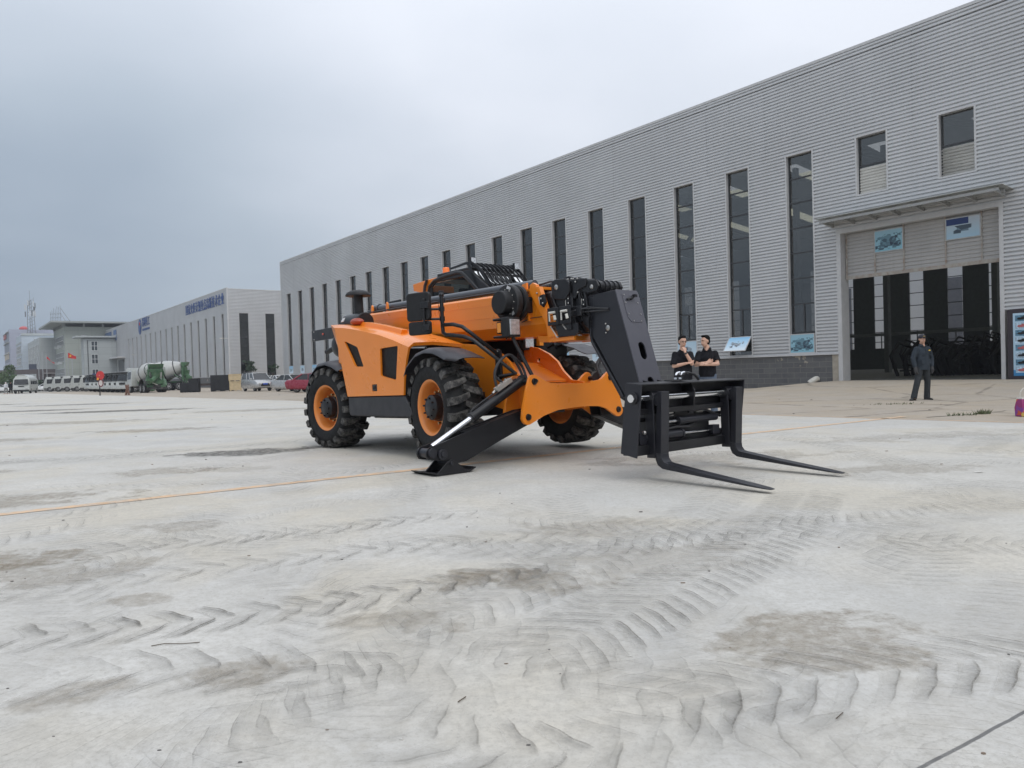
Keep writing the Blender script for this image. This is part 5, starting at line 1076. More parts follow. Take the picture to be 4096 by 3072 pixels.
for x in (3.98, 4.03, 4.12): m.ball((x, -.62, 1.48), .012, 4)
m.build('lamp_bolt', BLACK, tele)
# ---- mirrors
def plate_round(cx_, cz_, hw_, hh, r_, y0, y1, T=None):
    p = []
    for (sx_, sz_, a0) in ((1, 1, 0), (-1, 1, 90), (-1, -1, 180), (1, -1, 270)): p += arc((cx_ + sx_ * (hw_ - r_), cz_ + sz_ * (hh - r_)), r_, a0, a0 + 90, 4)
    return MB().prism(p, 'y', y0, y1, T=T)
TM = Matrix.Translation((2.97, -1.25, 0)) @ Matrix.Rotation(R_(16), 4, 'Z')
mi = plate_round(0, 1.965, .195, .185, .05, -.03, .03, TM).build('mirror', PLAST, tele, bevel=.014, seg=3)
MB().b2(.07, .21, -.06, -.03, 1.93, 2.02, TM).cyl(TM @ Vector((.12, -.04, 2.02)), TM @ Vector((.12, -.04, 2.06)), .022).build('mirror_clamp', BLACK, mi, bevel=.008)
mj = plate_round(.01, 1.685, .18, .088, .035, -.03, .03, TM).build('mirror', PLAST, tele, bevel=.012, seg=3)
MB().b2(.09, .20, -.06, -.03, 1.64, 1.72, TM).build('mirror_clamp', BLACK, mj, bevel=.008)
PY = -1.0
m = MB(); m.tube([(3.13, PY, 2.115), (3.13, PY, 1.70), (3.14, PY, 1.62), (3.20, PY, 1.585), (3.34, PY, 1.57), (3.52, PY + .05, 1.54), (3.62, PY + .12, 1.49), (3.98, -.50, 1.04), (3.585, -.46, 1.02)][:-1] + [(3.62, -.46, 1.01)], .0255, 10)
m.tube([(3.13, PY, 1.72), (3.34, PY + .02, 1.71), (3.48, PY + .06, 1.67), (3.56, PY + .14, 1.58), (3.60, -.46, 1.30)], .0255, 10)
for z in (1.93, 1.80): m.cyl((3.13, PY, z - .03), (3.13, PY, z + .03), .036, n=12); m.tube([(3.13, PY, z), (2.99, PY - .22, z), TM @ Vector((.12, -.045, z - .01))], .016, 8)
m.tube([TM @ Vector((.12, -.045, 2.03)), TM @ Vector((.12, -.045, 1.66))], .013, 8); m.ball((3.13, PY, 2.115), .032, 6); m.build('mirror_arm', BLACK, tele, bevel=0)
m = MB(); p = arc((3.60, 1.315), .058, 0, 180, 8) + arc((3.60, 1.02), .058, 180, 360, 8); m.prism(p, 'y', -.475, -.44); m.build('arm_bracket', BLACK, tele, bevel=.008)
m = MB()
for z in (1.34, .99): m.ball((3.61, -.48, z), .012, 5)
m.build('bracket_bolt', STEEL, tele)
m = MB(); m.box((3.06, PY + .05, 2.14), (.05, .05, .08)); m.box((3.07, PY + .05, 2.05), (.07, .05, .06)); m.tube([(3.05, PY, 2.06), (3.06, PY, 1.9), (3.10, PY, 1.7), (3.14, PY - .01, 1.60)], .004, 5); m.tube([(3.09, PY, 2.06), (3.095, PY, 1.9), (3.11, PY, 1.75), (3.14, PY, 1.64)], .004, 5); m.build('camera', BLACK, tele, bevel=.004)
bpy.context.view_layer.update()
# ------------------------------------------------------------------ vehicles
random.seed(31)
CGL = M('car_glass', (.018, .020, .022), .06, var=.2, coat=.3); CHUB = M('alloy_wheel', (.38, .38, .38), .35, metal=.7); CTY = M('car_tyre', (.014, .014, .014), .8)
CDARK = M('car_trim', (.014, .014, .015), .5); CHEAD = M('car_lamp', (.62, .62, .60), .12, metal=.3, var=.3, vs_=12); CRED = M('tail_lamp', (.35, .02, .02), .2); BLUEP = M('blue_plate', (.05, .11, .50), .4)
CW = M('white_car_paint', (.74, .75, .75), .28, var=.03, coat=.4); CS = M('silver_car_paint', (.44, .45, .455), .30, metal=.35, var=.04, coat=.5); CR = M('red_car_paint', (.26, .02, .045), .28, var=.05, coat=.5); CC = M('cream_car_paint', (.62, .52, .36), .3, coat=.4)
def wheel_small(par, x, y, r, w_=.2):
    m = MB(); m.lathe([(r * .62, -w_ / 2), (r * .9, -w_ / 2), (r, -w_ / 3), (r, w_ / 3), (r * .9, w_ / 2), (r * .62, w_ / 2), (.0, w_ / 3)], (0, 0, 0), (0, 1, 0), 24); o = m.build('wheel', CTY, par); o.location = (x, y, r)
    s_ = -1 if y < 0 else 1; q = MB(); q.cyl((0, s_ * w_ * .36, 0), (0, s_ * w_ * .40, 0), r * .22, n=12)
    for k in range(7): a = k * 2 * math.pi / 7; q.tube([(0, s_ * w_ * .38, 0), (r * .60 * math.cos(a), s_ * w_ * .46, r * .60 * math.sin(a))], r * .07, 5)
    q.lathe([(r * .58, s_ * w_ * .30), (r * .66, s_ * w_ * .50), (r * .62, s_ * w_ * .51), (r * .54, s_ * w_ * .34)], (0, 0, 0), (0, 1, 0), 24, close=True); q.build('rim', CHUB, o)
def car(name, paint, lower, gh, W, wheels, label, cat, loc, ang, group=None, plate=True, r=.31, rails=False):
    """lower: (x, z bottom, z shoulder, half width); gh: greenhouse bottom (x) and roof (x) stations"""
    e_ = empty(name, (loc[0], loc[1], 0), ang, label, cat, group)
    m = MB(); rings = []
    for x, zb_, zs_, hw in lower:
        rings.append([(x, -hw * .90, zb_), (x, -hw, zb_ + .12), (x, -hw * 1.0, zb_ + (zs_ - zb_) * .62), (x, -hw * .95, zs_ - .04), (x, -hw * .82, zs_), (x, hw * .82, zs_), (x, hw * .95, zs_ - .04), (x, hw, zb_ + (zs_ - zb_) * .62), (x, hw, zb_ + .12), (x, hw * .90, zb_)])
    m.loft(rings)
    xr0, xf0, zb_, xr1, xf1, zr = gh; hb, ht = W * .455, W * .37
    # roof skin and pillars in paint
    m.loft([[(xr1 - .05, y, zr - .03 - .04 * (abs(y) / ht) ** 2) for y in (-ht, -ht * .5, 0, ht * .5, ht)] + [(xr1 - .05, y, zr - .09) for y in (ht, -ht)],
            [((xr1 + xf1) / 2, y, zr + .01 - .04 * (abs(y) / ht) ** 2) for y in (-ht, -ht * .5, 0, ht * .5, ht)] + [((xr1 + xf1) / 2, y, zr - .07) for y in (ht, -ht)],
            [(xf1, y, zr - .03 - .04 * (abs(y) / ht) ** 2) for y in (-ht, -ht * .5, 0, ht * .5, ht)] + [(xf1, y, zr - .09) for y in (ht, -ht)]])
    for s_ in (-1, 1):
        m.tube([(xf0, s_ * hb, zb_), (xf1, s_ * ht, zr - .06)], .04, 6); m.tube([(xr0, s_ * hb, zb_), (xr1, s_ * ht, zr - .06)], .06, 6)
        for t_ in ((.42, .68) if xf0 - xr0 > 3 else (.5,)): xm = xr0 + (xf0 - xr0) * t_; m.tube([(xm, s_ * (hb + .005), zb_), (xr1 + (xf1 - xr1) * t_ - .03, s_ * (ht + .012), zr - .06)], .028, 6)
    if rails:
        for s_ in (-1, 1): m.tube([(xr1, s_ * ht * .92, zr), (xr1 + .2, s_ * ht * .92, zr + .06), (xf1 - .3, s_ * ht * .92, zr + .06), (xf1 - .1, s_ * ht * .92, zr)], .015, 6)
    bo = m.build('body', paint, e_, bevel=.02, smooth=50)
    g = MB(); g.loft([[(xr0 + .02, -hb + .012, zb_ - .05), (xf0 - .02, -hb + .012, zb_ - .05), (xf0 - .02, hb - .012, zb_ - .05), (xr0 + .02, hb - .012, zb_ - .05)], [(xr1, -ht, zr - .07), (xf1 - .02, -ht, zr - .07), (xf1 - .02, ht, zr - .07), (xr1, ht, zr - .07)]]); g.build('windows', CGL, e_, smooth=0)
    xf = lower[-1][0]; xr = lower[0][0]; zf = lower[-2][2]; hw = lower[-2][3]
    for s_ in (-1, 1):
        MB().prism([(xf - .42, s_ * hw * .90), (xf - .05, s_ * hw * .62), (xf + .012, s_ * hw * .60), (xf + .012, s_ * hw * .80), (xf - .40, s_ * hw * 1.015)], 'z', zf - .20, zf - .07).build('headlight', CHEAD, e_, bevel=.01)
        MB().b2(xr - .012, xr + .2, s_ * hw * .62, s_ * hw * .97, zf - .10, zf + .08).build('tail_light', CRED, e_, bevel=.01)
        MB().box((xf0 - .30, s_ * (hb + .14), zb_ + .06), (.14, .20, .13)).build('door_mirror', paint, e_, bevel=.03)
        MB().b2(wheels[0] - .1, wheels[1] + .1, s_ * hw * .98, s_ * hw * .99, lower[2][1] - .0, lower[2][1] + .09).build('sill', CDARK, e_)
        for t_ in (.30, .58): MB().box((xr0 + (xf0 - xr0) * t_ + .1, s_ * (hw + .012), zb_ - .13), (.17, .03, .03)).build('door_handle', CDARK, e_)
        for x in wheels: MB().prism(arc((x, r), r * 1.22, 0, 180, 14), 'y', s_ * hw * .80, s_ * (hw + .004)).build('wheel_arch', CDARK, e_); wheel_small(e_, x, s_ * (hw - .10), r)
    gl = MB(); gl.b2(xf - .02, xf + .015, -hw * .45, hw * .45, zf - .22, zf - .10); gl.b2(xf - .02, xf + .018, -hw * .55, hw * .55, lower[-1][1] + .06, lower[-1][1] + .20); gl.build('grille', CDARK, e_, bevel=.01)
    if plate: MB().b2(xf + .015, xf + .03, -.22, .22, lower[-1][1] + .20, lower[-1][1] + .33).build('number_plate', BLUEP, e_)
    return e_
SED_L = [(-2.25, .42, .86, .74), (-2.10, .26, .98, .84), (-1.4, .24, 1.01, .87), (0, .22, .96, .88), (1.1, .24, .93, .87), (1.85, .26, .84, .84), (2.15, .30, .74, .78), (2.25, .36, .62, .70)]
SED_G = (-1.65, 1.05, .92, -.85, .25, 1.46)
VAN_L = [(-2.15, .40, 1.05, .74), (-2.05, .26, 1.12, .82), (-1.2, .24, 1.12, .84), (.3, .24, 1.10, .84), (1.2, .26, 1.08, .83), (1.8, .28, .95, .80), (2.08, .32, .82, .76), (2.18, .40, .70, .68)]
VAN_G = (-2.08, 1.38, 1.08, -1.95, .62, 1.72)
car('minivan', CS, VAN_L, VAN_G, 1.68, (-1.35, 1.35), 'silver minivan with roof rails and a blue plate parked facing the yard beside pale crates', 'van', (-23.7, 68.9), R_(-52), rails=True)
c1 = car('parked_car', CW, SED_L, SED_G, 1.78, (-1.3, 1.35), 'white sedan with dark windscreen parked behind the silver minivan', 'car', (-23.2, 74.6), R_(-52), plate=False)
car('parked_car', CS, SED_L, SED_G, 1.76, (-1.3, 1.35), 'silver sedan parked between the white sedan and the red car', 'car', (-18.5, 62.9), R_(-38), plate=False)
car('parked_car', CR, SED_L, SED_G, 1.76, (-1.3, 1.35), 'dark red sedan half hidden behind the rear wheel of the orange machine', 'car', (-15.0, 56.9), R_(-12), plate=False)
FW = [((-87.6, 137.5), 200, CC, 'cream car at the left end of the row of white cars under the portico'), ((-84.5, 134.5), 195, CW, 'white sedan next to the cream car by the brown portico'), ((-80.6, 131.0), 192, CW, 'white sedan parked right beside the left end of the row of small lorries'), ((-84.5, 141.0), 195, CW, 'white car in the back row near the brown portico pillars'),
      ((-88.3, 136.5), -70, CW, 'white car facing the yard just right of the white minibus'), ((-91.3, 131.5), 5, CW, 'white car cut by the left edge of the photo'), ((-94.6, 134), 5, M('grey_car_paint', (.18, .19, .2), .3, coat=.4), 'grey car at the far left beyond the white one')]
for p, a, c_, l in FW: car('parked_car', c_, SED_L, SED_G, 1.76, (-1.3, 1.35), l, 'car', p, R_(a), plate=False)
def rename_children(e_): pass
# ---- small lorries with white cabs
LW = M('white_cab_paint', (.47, .49, .47), .35, var=.08, coat=.3, dust=.3, dustcol=(.3, .3, .27)); LG = M('green_cab_paint', (.045, .13, .055), .45, var=.2, dust=.45, dustcol=(.2, .22, .18)); LCH = M('lorry_chassis', (.018, .018, .020), .6, dust=.3)
def lorry(label, loc, ang, group=None, green=False, box_=None):
    e_ = empty('lorry', (loc[0], loc[1], 0), ang, label, 'lorry', group)
    cab = MB(); cab.loft([[(x, -1.0 * k, .55), (x, -1.02 * k, 1.3), (x, -.98 * k, 2.05), (x, -.88 * k, 2.40), (x, .88 * k, 2.40), (x, .98 * k, 2.05), (x, 1.02 * k, 1.3), (x, 1.0 * k, .55)] for x, k in ((-.3, 1), (1.25, 1))])
    cab.loft([[(1.25, -1.0, .55), (1.25, 1.0, .55), (1.25, 1.02, 1.3), (1.25, .98, 2.05), (1.25, .88, 2.40), (1.25, -.88, 2.40), (1.25, -.98, 2.05), (1.25, -1.02, 1.3)], [(1.62, -.94, .58), (1.62, .94, .58), (1.60, .97, 1.28), (1.40, .92, 2.02), (1.22, .84, 2.38), (1.22, -.84, 2.38), (1.40, -.92, 2.02), (1.60, -.97, 1.28)]])
    cab.build('cab', LW, e_, bevel=.03, smooth=40)
    g = MB(); g.add([(1.615, -.86, 1.36), (1.615, .86, 1.36), (1.43, .80, 2.08), (1.43, -.80, 2.08)], [(0, 1, 2, 3)]); g.build('windscreen', CGL, e_, smooth=0)
    for s_ in (-1, 1):
        MB().add([(-.05, s_ * 1.03, 1.35), (1.10, s_ * 1.03, 1.30), (1.10, s_ * 1.0, 2.02), (-.05, s_ * 1.0, 2.05)], [(0, 1, 2, 3)]).build('side_window', CGL, e_, smooth=0)
        MB().b2(1.60, 1.64, s_ * .50, s_ * .88, .74, .92).build('headlight', CHEAD, e_, bevel=.02)
        m = MB(); m.box((1.55, s_ * 1.22, 1.75), (.08, .18, .46)); m.tube([(1.3, s_ * .95, 2.1), (1.55, s_ * 1.2, 2.05)], .02, 5); m.build('mirror', CDARK, e_)
        for x in (.75, -2.6): wheel_small(e_, x, s_ * .88, .40, .26)
    MB().b2(1.58, 1.66, -.42, .42, .92, 1.14).build('grille', CDARK, e_, bevel=.02); MB().b2(1.18, 1.55, -.92, .92, 2.16, 2.34).build('sun_visor', CDARK, e_, bevel=.03); MB().b2(1.42, 1.60, -1.0, -.86, 1.3, 2.1).build('corner_panel', CDARK, e_, bevel=.02)
    m = MB(); m.b2(1.54, 1.70, -.98, .98, .42, .70); m.build('bumper', LW, e_, bevel=.03)
    m = MB(); m.b2(-3.9, 1.4, -.42, .42, .55, .80); m.b2(-2.2, -.5, -.95, -.5, .45, .85); m.b2(-2.2, -.5, .5, .95, .45, .85); m.b2(.2, 1.5, -.95, .95, .35, .60); m.build('chassis', LCH, e_)
    if box_: MB().b2(-3.9, -.45, -1.0, 1.0, .85, box_).build('load_bed', LG if green else LW, e_, bevel=.02)
    return e_
L0 = lorry('white crew-cab lorry with a green tub at its side, nearest of the row', (-43.6, 85.5), R_(-112))
MB().b2(-1.9, -.3, -1.4, 1.15, .1, 1.15).build('green_tub', LG, L0, bevel=.04)
for i in range(1, 7):
    e_ = copy_tree(L0); e_.location = (-43.6 - 2.0 * i, 85.5 + 2.6 * i, 0); e_['group'] = 'white cab lorries parked side by side'; e_['label'] = 'white cab lorry, %s to the left of the one with the green tub' % ORD[i - 1]
    for ch in [o for o in COL.objects if o.parent == e_ and o.name.startswith('green_tub')]: bpy.data.objects.remove(ch)
    if i == 6: pass
L1 = lorry('white lorry seen from its side, first left of the round red sign', (-62.5, 110.2), R_(-150), 'white lorries in the left part of the row', box_=1.2)
for i, (x, y, a) in enumerate(((-65.6, 113.2, -150), (-69.0, 116.4, -152), (-72.3, 119.6, -155), (-75.5, 122.6, -155), (-59.6, 107.0, -128))):
    e_ = copy_tree(L1); e_.location = (x, y, 0); e_.rotation_euler = (0, 0, R_(a)); e_['label'] = 'white lorry in the left part of the row, ' + ('second', 'third', 'fourth', 'leftmost', 'rightmost')[i] + (' counted leftwards from the red sign' if i < 3 else ' of that part')
# ---- concrete mixers
DRW = M('drum_paint', (.46, .47, .45), .4, var=.06, vs_=.8, dust=.3, dustcol=(.40, .38, .34), streak=.3)
def mixer(label, loc, ang):
    e_ = empty('concrete_mixer', (loc[0], loc[1], 0), ang, label, 'mixer lorry')
    ax = Vector((-.97, 0, .24)); b0 = Vector((1.6, 0, 1.75))
    m = MB(); m.lathe([(.0, -.05), (.55, -.02), (.95, .45), (1.12, 1.1), (1.14, 1.9), (.98, 2.7), (.62, 3.6), (.50, 3.75), (.42, 3.75)], b0, ax, 32); d = m.build('drum', DRW, e_, smooth=40)
    m = MB(); m.lathe([(1.15, 1.86), (1.165, 1.9), (1.165, 1.98), (1.14, 2.0)], b0, ax, 32, close=True); m.lathe([(.86, 2.98), (.88, 2.98), (.83, 3.08), (.81, 3.08)], b0, ax, 32, close=True); m.build('drum_band', CDARK, d)
    m = MB(); m.prism([(-2.05, 3.15), (-2.75, 3.15), (-2.55, 2.75), (-2.2, 2.62)], 'y', -.75, .75); m.b2(-2.5, -2.2, -.65, .65, 2.25, 2.65)
    m.build('hopper', LG, e_, bevel=.02)
    m = MB(); m.lathe([(.50, 0), (.52, 0), (.42, .55), (.40, .55)], (-2.35, 0, 2.25), (0, 0, -1), 20, close=True); m.tube([(-2.4, 0, 1.8), (-2.9, .55, 1.35), (-3.0, .95, 1.2)], .26, 8); m.box((-3.0, 1.0, 1.42), (.5, .55, .25)); m.build('chute', LG, e_)
    m = MB()
    for s_ in (-1, 1): m.b2(-2.35, -2.15, s_ * .82, s_ * .72, .95, 2.6); m.tube([(-2.3, s_ * .75, 1.0), (-1.2, s_ * .6, 1.9)], .07, 6)
    m.b2(-2.4, -2.2, -.85, .85, .95, 1.35); m.b2(-2.25, 1.6, -.55, .55, .85, 1.05); m.prism([(1.3, 1.0), (1.7, 1.0), (1.65, 2.1), (1.45, 2.1)], 'y', -.6, .6); m.b2(-2.5, -2.45, -1.0, 1.0, .55, .85); m.prism([(-1.9, 1.05), (-2.3, 2.0), (-2.3, .95)], 'y', -.4, .4); m.build('mounting_frame', LG, e_, bevel=.01)
    m = MB()
    for s_ in (.80, 1.1): m.tube([(-2.7, s_, .7), (-2.6, s_, 2.5), (-2.3, s_, 2.75)], .025, 6)
    for k in range(7): m.tube([(-2.69 + k * .012, .8, .85 + k * .27), (-2.69 + k * .012, 1.1, .85 + k * .27)], .02, 5)
    m.tube([(-2.6, -.9, 1.9), (-2.6, -.9, 2.75), (-2.3, -.9, 2.75), (-2.3, -.9, 1.9)], .025, 6); m.build('ladder', LG, e_)
    m = MB(); m.tube([(-2.62, .25, .95), (-2.75, -.0, .85), (-2.9, .85, 1.2)], .03, 6); m.build('chute_strut', NYLON, e_)
    m = MB(); m.b2(-2.6, 3.6, -.40, .40, .55, .85); m.b2(-2.6, -2.5, -1.05, 1.05, .35, .6); m.b2(.2, 1.4, -1.05, -.5, .4, .95); m.build('chassis', LCH, e_)
    for s_ in (-1, 1):
        for x in (-1.9, -.8, 2.9): wheel_small(e_, x, s_ * .92, .48, .30 if x > 0 else .5)
        m = MB(); m.prism(arc((-1.35, .5), 1.08, 15, 165, 8) + arc((-1.35, .5), 1.02, 165, 15, 8), 'y', s_ * .68, s_ * 1.18); m.build('mudguard', LG if s_ < 0 else LCH, e_)
        MB().add([(2.25, s_ * 1.14, 1.55), (3.35, s_ * 1.14, 1.50), (3.30, s_ * 1.08, 2.35), (2.25, s_ * 1.08, 2.38)], [(0, 1, 2, 3)]).build('side_window', CGL, e_, smooth=0)
    m = MB(); m.loft([[(2.0, -1.12, .75), (2.0, -1.13, 1.6), (2.0, -1.05, 2.6), (2.0, 1.05, 2.6), (2.0, 1.13, 1.6), (2.0, 1.12, .75)], [(3.5, -1.12, .65), (3.5, -1.13, 1.6), (3.4, -1.03, 2.6), (3.4, 1.03, 2.6), (3.5, 1.13, 1.6), (3.5, 1.12, .65)], [(3.75, -1.05, .6), (3.75, -1.05, 1.55), (3.5, -.98, 2.5), (3.5, .98, 2.5), (3.75, 1.05, 1.55), (3.75, 1.05, .6)]]); m.build('cab', LW, e_, bevel=.03)
    m = MB(); m.add([(3.76, -.95, 1.62), (3.76, .95, 1.62), (3.57, .88, 2.4), (3.57, -.88, 2.4)], [(0, 1, 2, 3)]); m.build('windscreen', CGL, e_, smooth=0); return e_
mixer('green and white concrete mixer with its hopper and chute turned to the yard', (-38.9, 79.3), R_(135)).scale = (.95, .95, .95)
mixer('second concrete mixer with white drum, standing sideways behind the first', (-43.3, 92), R_(-168)).scale = (1.1, 1.1, 1.1)
# ---- crates, containers
BLK = M('black_tarpaulin', (.010, .011, .014), .6, var=.4, vs_=3, bump=.4, bs=8); WOOD = M('crate_plywood', (.56, .45, .28), .7, var=.12, vs_=4)
def crate(name, loc, size, rz, mat, label, cat, z=0, battens=True):
    e_ = empty(name, (loc[0], loc[1], z), rz, label, cat); a, b_, h_ = size
    MB().b2(-a / 2, a / 2, -b_ / 2, b_ / 2, .08, h_).build('box', mat, e_, bevel=.01); m = MB()
    for x in (-a / 2 + .1, 0, a / 2 - .1): m.b2(x - .06, x + .06, -b_ / 2 - .02, b_ / 2 + .02, 0, .08)
    if battens:
        for x in (-a / 2 + .05, a / 2 - .05): m.b2(x - .05, x + .05, -b_ / 2 - .02, -b_ / 2, .08, h_); m.b2(x - .05, x + .05, b_ / 2, b_ / 2 + .02, .08, h_)
        for z_ in (.13, h_ - .05): m.b2(-a / 2 - .002, a / 2 + .002, -b_ / 2 - .024, -b_ / 2 - .0, z_ - .05, z_ + .05)
    m.build('batten', mat, e_); return e_
cr = RZ + .3
crate('wooden_crate', (-27.6, 74.0), (1.15, 1.0, .95), .35, WOOD, 'lower pale plywood crate standing left of the silver minivan', 'crate')
crate('wooden_crate', (-27.65, 74.0), (1.2, 1.0, .72), .37, WOOD, 'upper pale plywood crate on top of the lower one left of the minivan', 'crate', z=.96)
crate('container', (-29.0, 74.2), (1.9, 1.9, 1.62), .2, BLK, 'black covered box standing left of the plywood crates', 'container', battens=False)
crate('container', (-31.1, 72.6), (.9, 1.1, 1.35), .2, BLK, 'narrow tall black covered box right of the mixers', 'container', battens=False)
crate('container', (-32.1, 73.0), (.95, 1.1, .95), .2, BLK, 'low black covered box next to the mixers', 'container', battens=False)
# flat chassis frame between the black boxes
tr = empty('trailer_chassis', (-31.9, 76.5, 0), R_(20), 'low dark chassis frame on wheels between the black covered boxes', 'chassis')
MB().b2(-1.6, 2.6, -.35, -.25, .6, .8).b2(-1.6, 2.6, .25, .35, .6, .8).b2(-1.4, -1.2, -.9, .9, .62, .95).b2(1.2, 1.5, -.8, .8, .62, 1.1).build('frame', M('rusty_black', (.05, .035, .03), .7, var=.4), tr)
for x in (-.8, 1.8): wheel_small(tr, x, -.8, .42, .25); wheel_small(tr, x, .8, .42, .25)
# ---- minibus
bs_ = empty('minibus', (-70.6, 107.6, 0), R_(-66), 'white minibus with a domed roof facing the yard at the far left', 'bus')
m = MB(); m.loft([[(x, -1.0, .38), (x, -1.04, 1.2), (x, -.98, 2.0), (x, -.70, 2.45), (x, -.35, 2.64), (x, 0, 2.70), (x, .35, 2.64), (x, .70, 2.45), (x, .98, 2.0), (x, 1.04, 1.2), (x, 1.0, .38)] for x in (-3.4, 3.0)] + [[(3.4, -.98, .40), (3.4, -1.0, 1.15), (3.2, -.93, 1.95), (3.0, -.66, 2.36), (2.9, -.34, 2.52), (2.9, 0, 2.56), (2.9, .34, 2.52), (3.0, .66, 2.36), (3.2, .93, 1.95), (3.4, 1.0, 1.15), (3.4, .98, .40)]]); m.build('body', LW, bs_, bevel=.03, smooth=50)
MB().add([(3.40, -.88, 1.28), (3.40, .88, 1.28), (3.20, .80, 2.02), (3.20, -.80, 2.02)], [(0, 1, 2, 3)]).build('windscreen', CGL, bs_, smooth=0)
for s_ in (-1, 1):
    for k in range(4): MB().add([(-2.9 + k * 1.4, s_ * 1.05, 1.3), (-1.7 + k * 1.4, s_ * 1.05, 1.3), (-1.7 + k * 1.4, s_ * 1.005, 1.95), (-2.9 + k * 1.4, s_ * 1.005, 1.95)], [(0, 1, 2, 3)]).build('side_window', CGL, bs_, smooth=0)
    for x in (-2.2, 2.2): wheel_small(bs_, x, s_ * .9, .38, .24)
    MB().b2(3.38, 3.43, s_ * .45, s_ * .80, .72, .88).build('headlight', CHEAD, bs_)
MB().b2(3.36, 3.44, -.95, .95, .36, .56).build('bumper', CDARK, bs_, bevel=.02); MB().b2(3.38, 3.42, -.35, .35, .95, 1.08).build('grille', CDARK, bs_)
# ---- flagpoles, flags
POLE = M('flagpole_metal', (.45, .46, .47), .35, metal=.5); FLG = M('red_flag', (.55, .03, .03), .7); STAR = M('yellow_star', (.85, .62, .05), .6)
def flagpole(x, y, h_, label, flag=None, group=None):
    e_ = empty('flagpole', (x, y, 0), 0, label, 'flagpole', group); MB().tube([(0, 0, 0), (0, 0, h_)], [.09, .05], 8).ball((0, 0, h_ + .05), .1, 5).build('pole', POLE, e_)
    if flag:
        m = MB(); rows = []
        for i in range(13):
            s_ = i / 12; rows.append([(s_ * 1.5, .12 * math.sin(s_ * 7), h_ - .3 - s_ * flag[0]), (s_ * 1.5, .12 * math.sin(s_ * 7 + .4), h_ - .3 - s_ * flag[0] * .6 - flag[1] * (1 - .2 * s_))])
        m.loft(rows, closed=False, cap=False); m.loft([[(a_[0], a_[1] + .012, a_[2]) for a_ in r_] for r_ in rows], closed=False, cap=False); f = m.build('flag', FLG, e_, recalc=False)
        if flag[2]:
            st = []
            for k in range(10): a = math.pi / 2 + k * math.pi / 5; r_ = .24 if k % 2 == 0 else .10; st.append((.6 + r_ * math.cos(a), h_ - .95 + r_ * math.sin(a)))
            MB().prism(st, 'y', -.22, -.16).build('star', STAR, f)
    return e_
flagpole(-83.7, 140, 7.4, 'middle flagpole flying a red flag with a yellow star before the offices', (.75, 1.0, True))
flagpole(-84.3, 140, 7.0, 'bare flagpole left of the red flag with the star', None)
flagpole(-82.9, 140, 7.0, 'bare flagpole right of the pole with the red flag', None)
flagpole(-93.4, 149, 7.2, 'flagpole with a drooping dark red flag beside the brown portico', (1.6, .5, False))
flagpole(-94.2, 149, 7.6, 'tallest bare flagpole of the group beside the brown portico', None); flagpole(-95.0, 149, 7.0, 'left bare flagpole of the group beside the brown portico', None)
# ---- round red sign board on a post at the slab edge
sg = empty('sign_post', (-38.0, 68.3, 0), R_(8), 'tall double round sign, red above and pale below, on a post at the yard edge', 'sign')
MB().tube([(0, 0, 0), (0, 0, 1.6)], .055, 8).build('post', CDARK, sg); MB().prism(circle((.08, 1.86), .34, 24, .42), 'y', -.04, .04).build('red_disc', M('sign_red', (.50, .035, .035), .45, var=.2, vs_=6), sg); MB().prism(circle((.12, 1.15), .22, 20, .34), 'y', -.05, .03).build('rim_frame', M('sign_dark_red', (.16, .025, .03), .5), sg)
MB().prism(circle((.12, 1.16), .16, 20, .26), 'y', -.062, -.05).build('pale_disc', M('sign_pale', (.55, .50, .47), .4), sg); MB().box((-.38, 0, 2.0), (.42, .05, .10)).build('arm', M('sign_blue', (.05, .06, .14), .5), sg); MB().ball((.02, -.05, 1.88), .035, 5).build('bolt', NYLON, sg); MB().box((-.12, -.05, 1.55), (.16, .02, .22), ry=.4).build('orange_patch', AMBER, sg)
# lamps and cameras on the walls of the left hall
for (x, y, z) in ((-.2, -.8, 6.9), (-62, -.8, 6.8), (-75, -.8, 6.7)):
    e_ = MB().tube([(x, 0, z), (x, y, z + .05)], .03, 6).box((x, y - .15, z + .03), (.22, .45, .12)).build('wall_lamp', NYLON); e_.matrix_world = W2.copy(); tag(e_, {-.2: 'small white floodlight on the near corner of the left hall', -62: 'small white floodlight far along the left hall, nearer of two', -75: 'small white floodlight far along the left hall, farther of two'}[x], 'lamp')
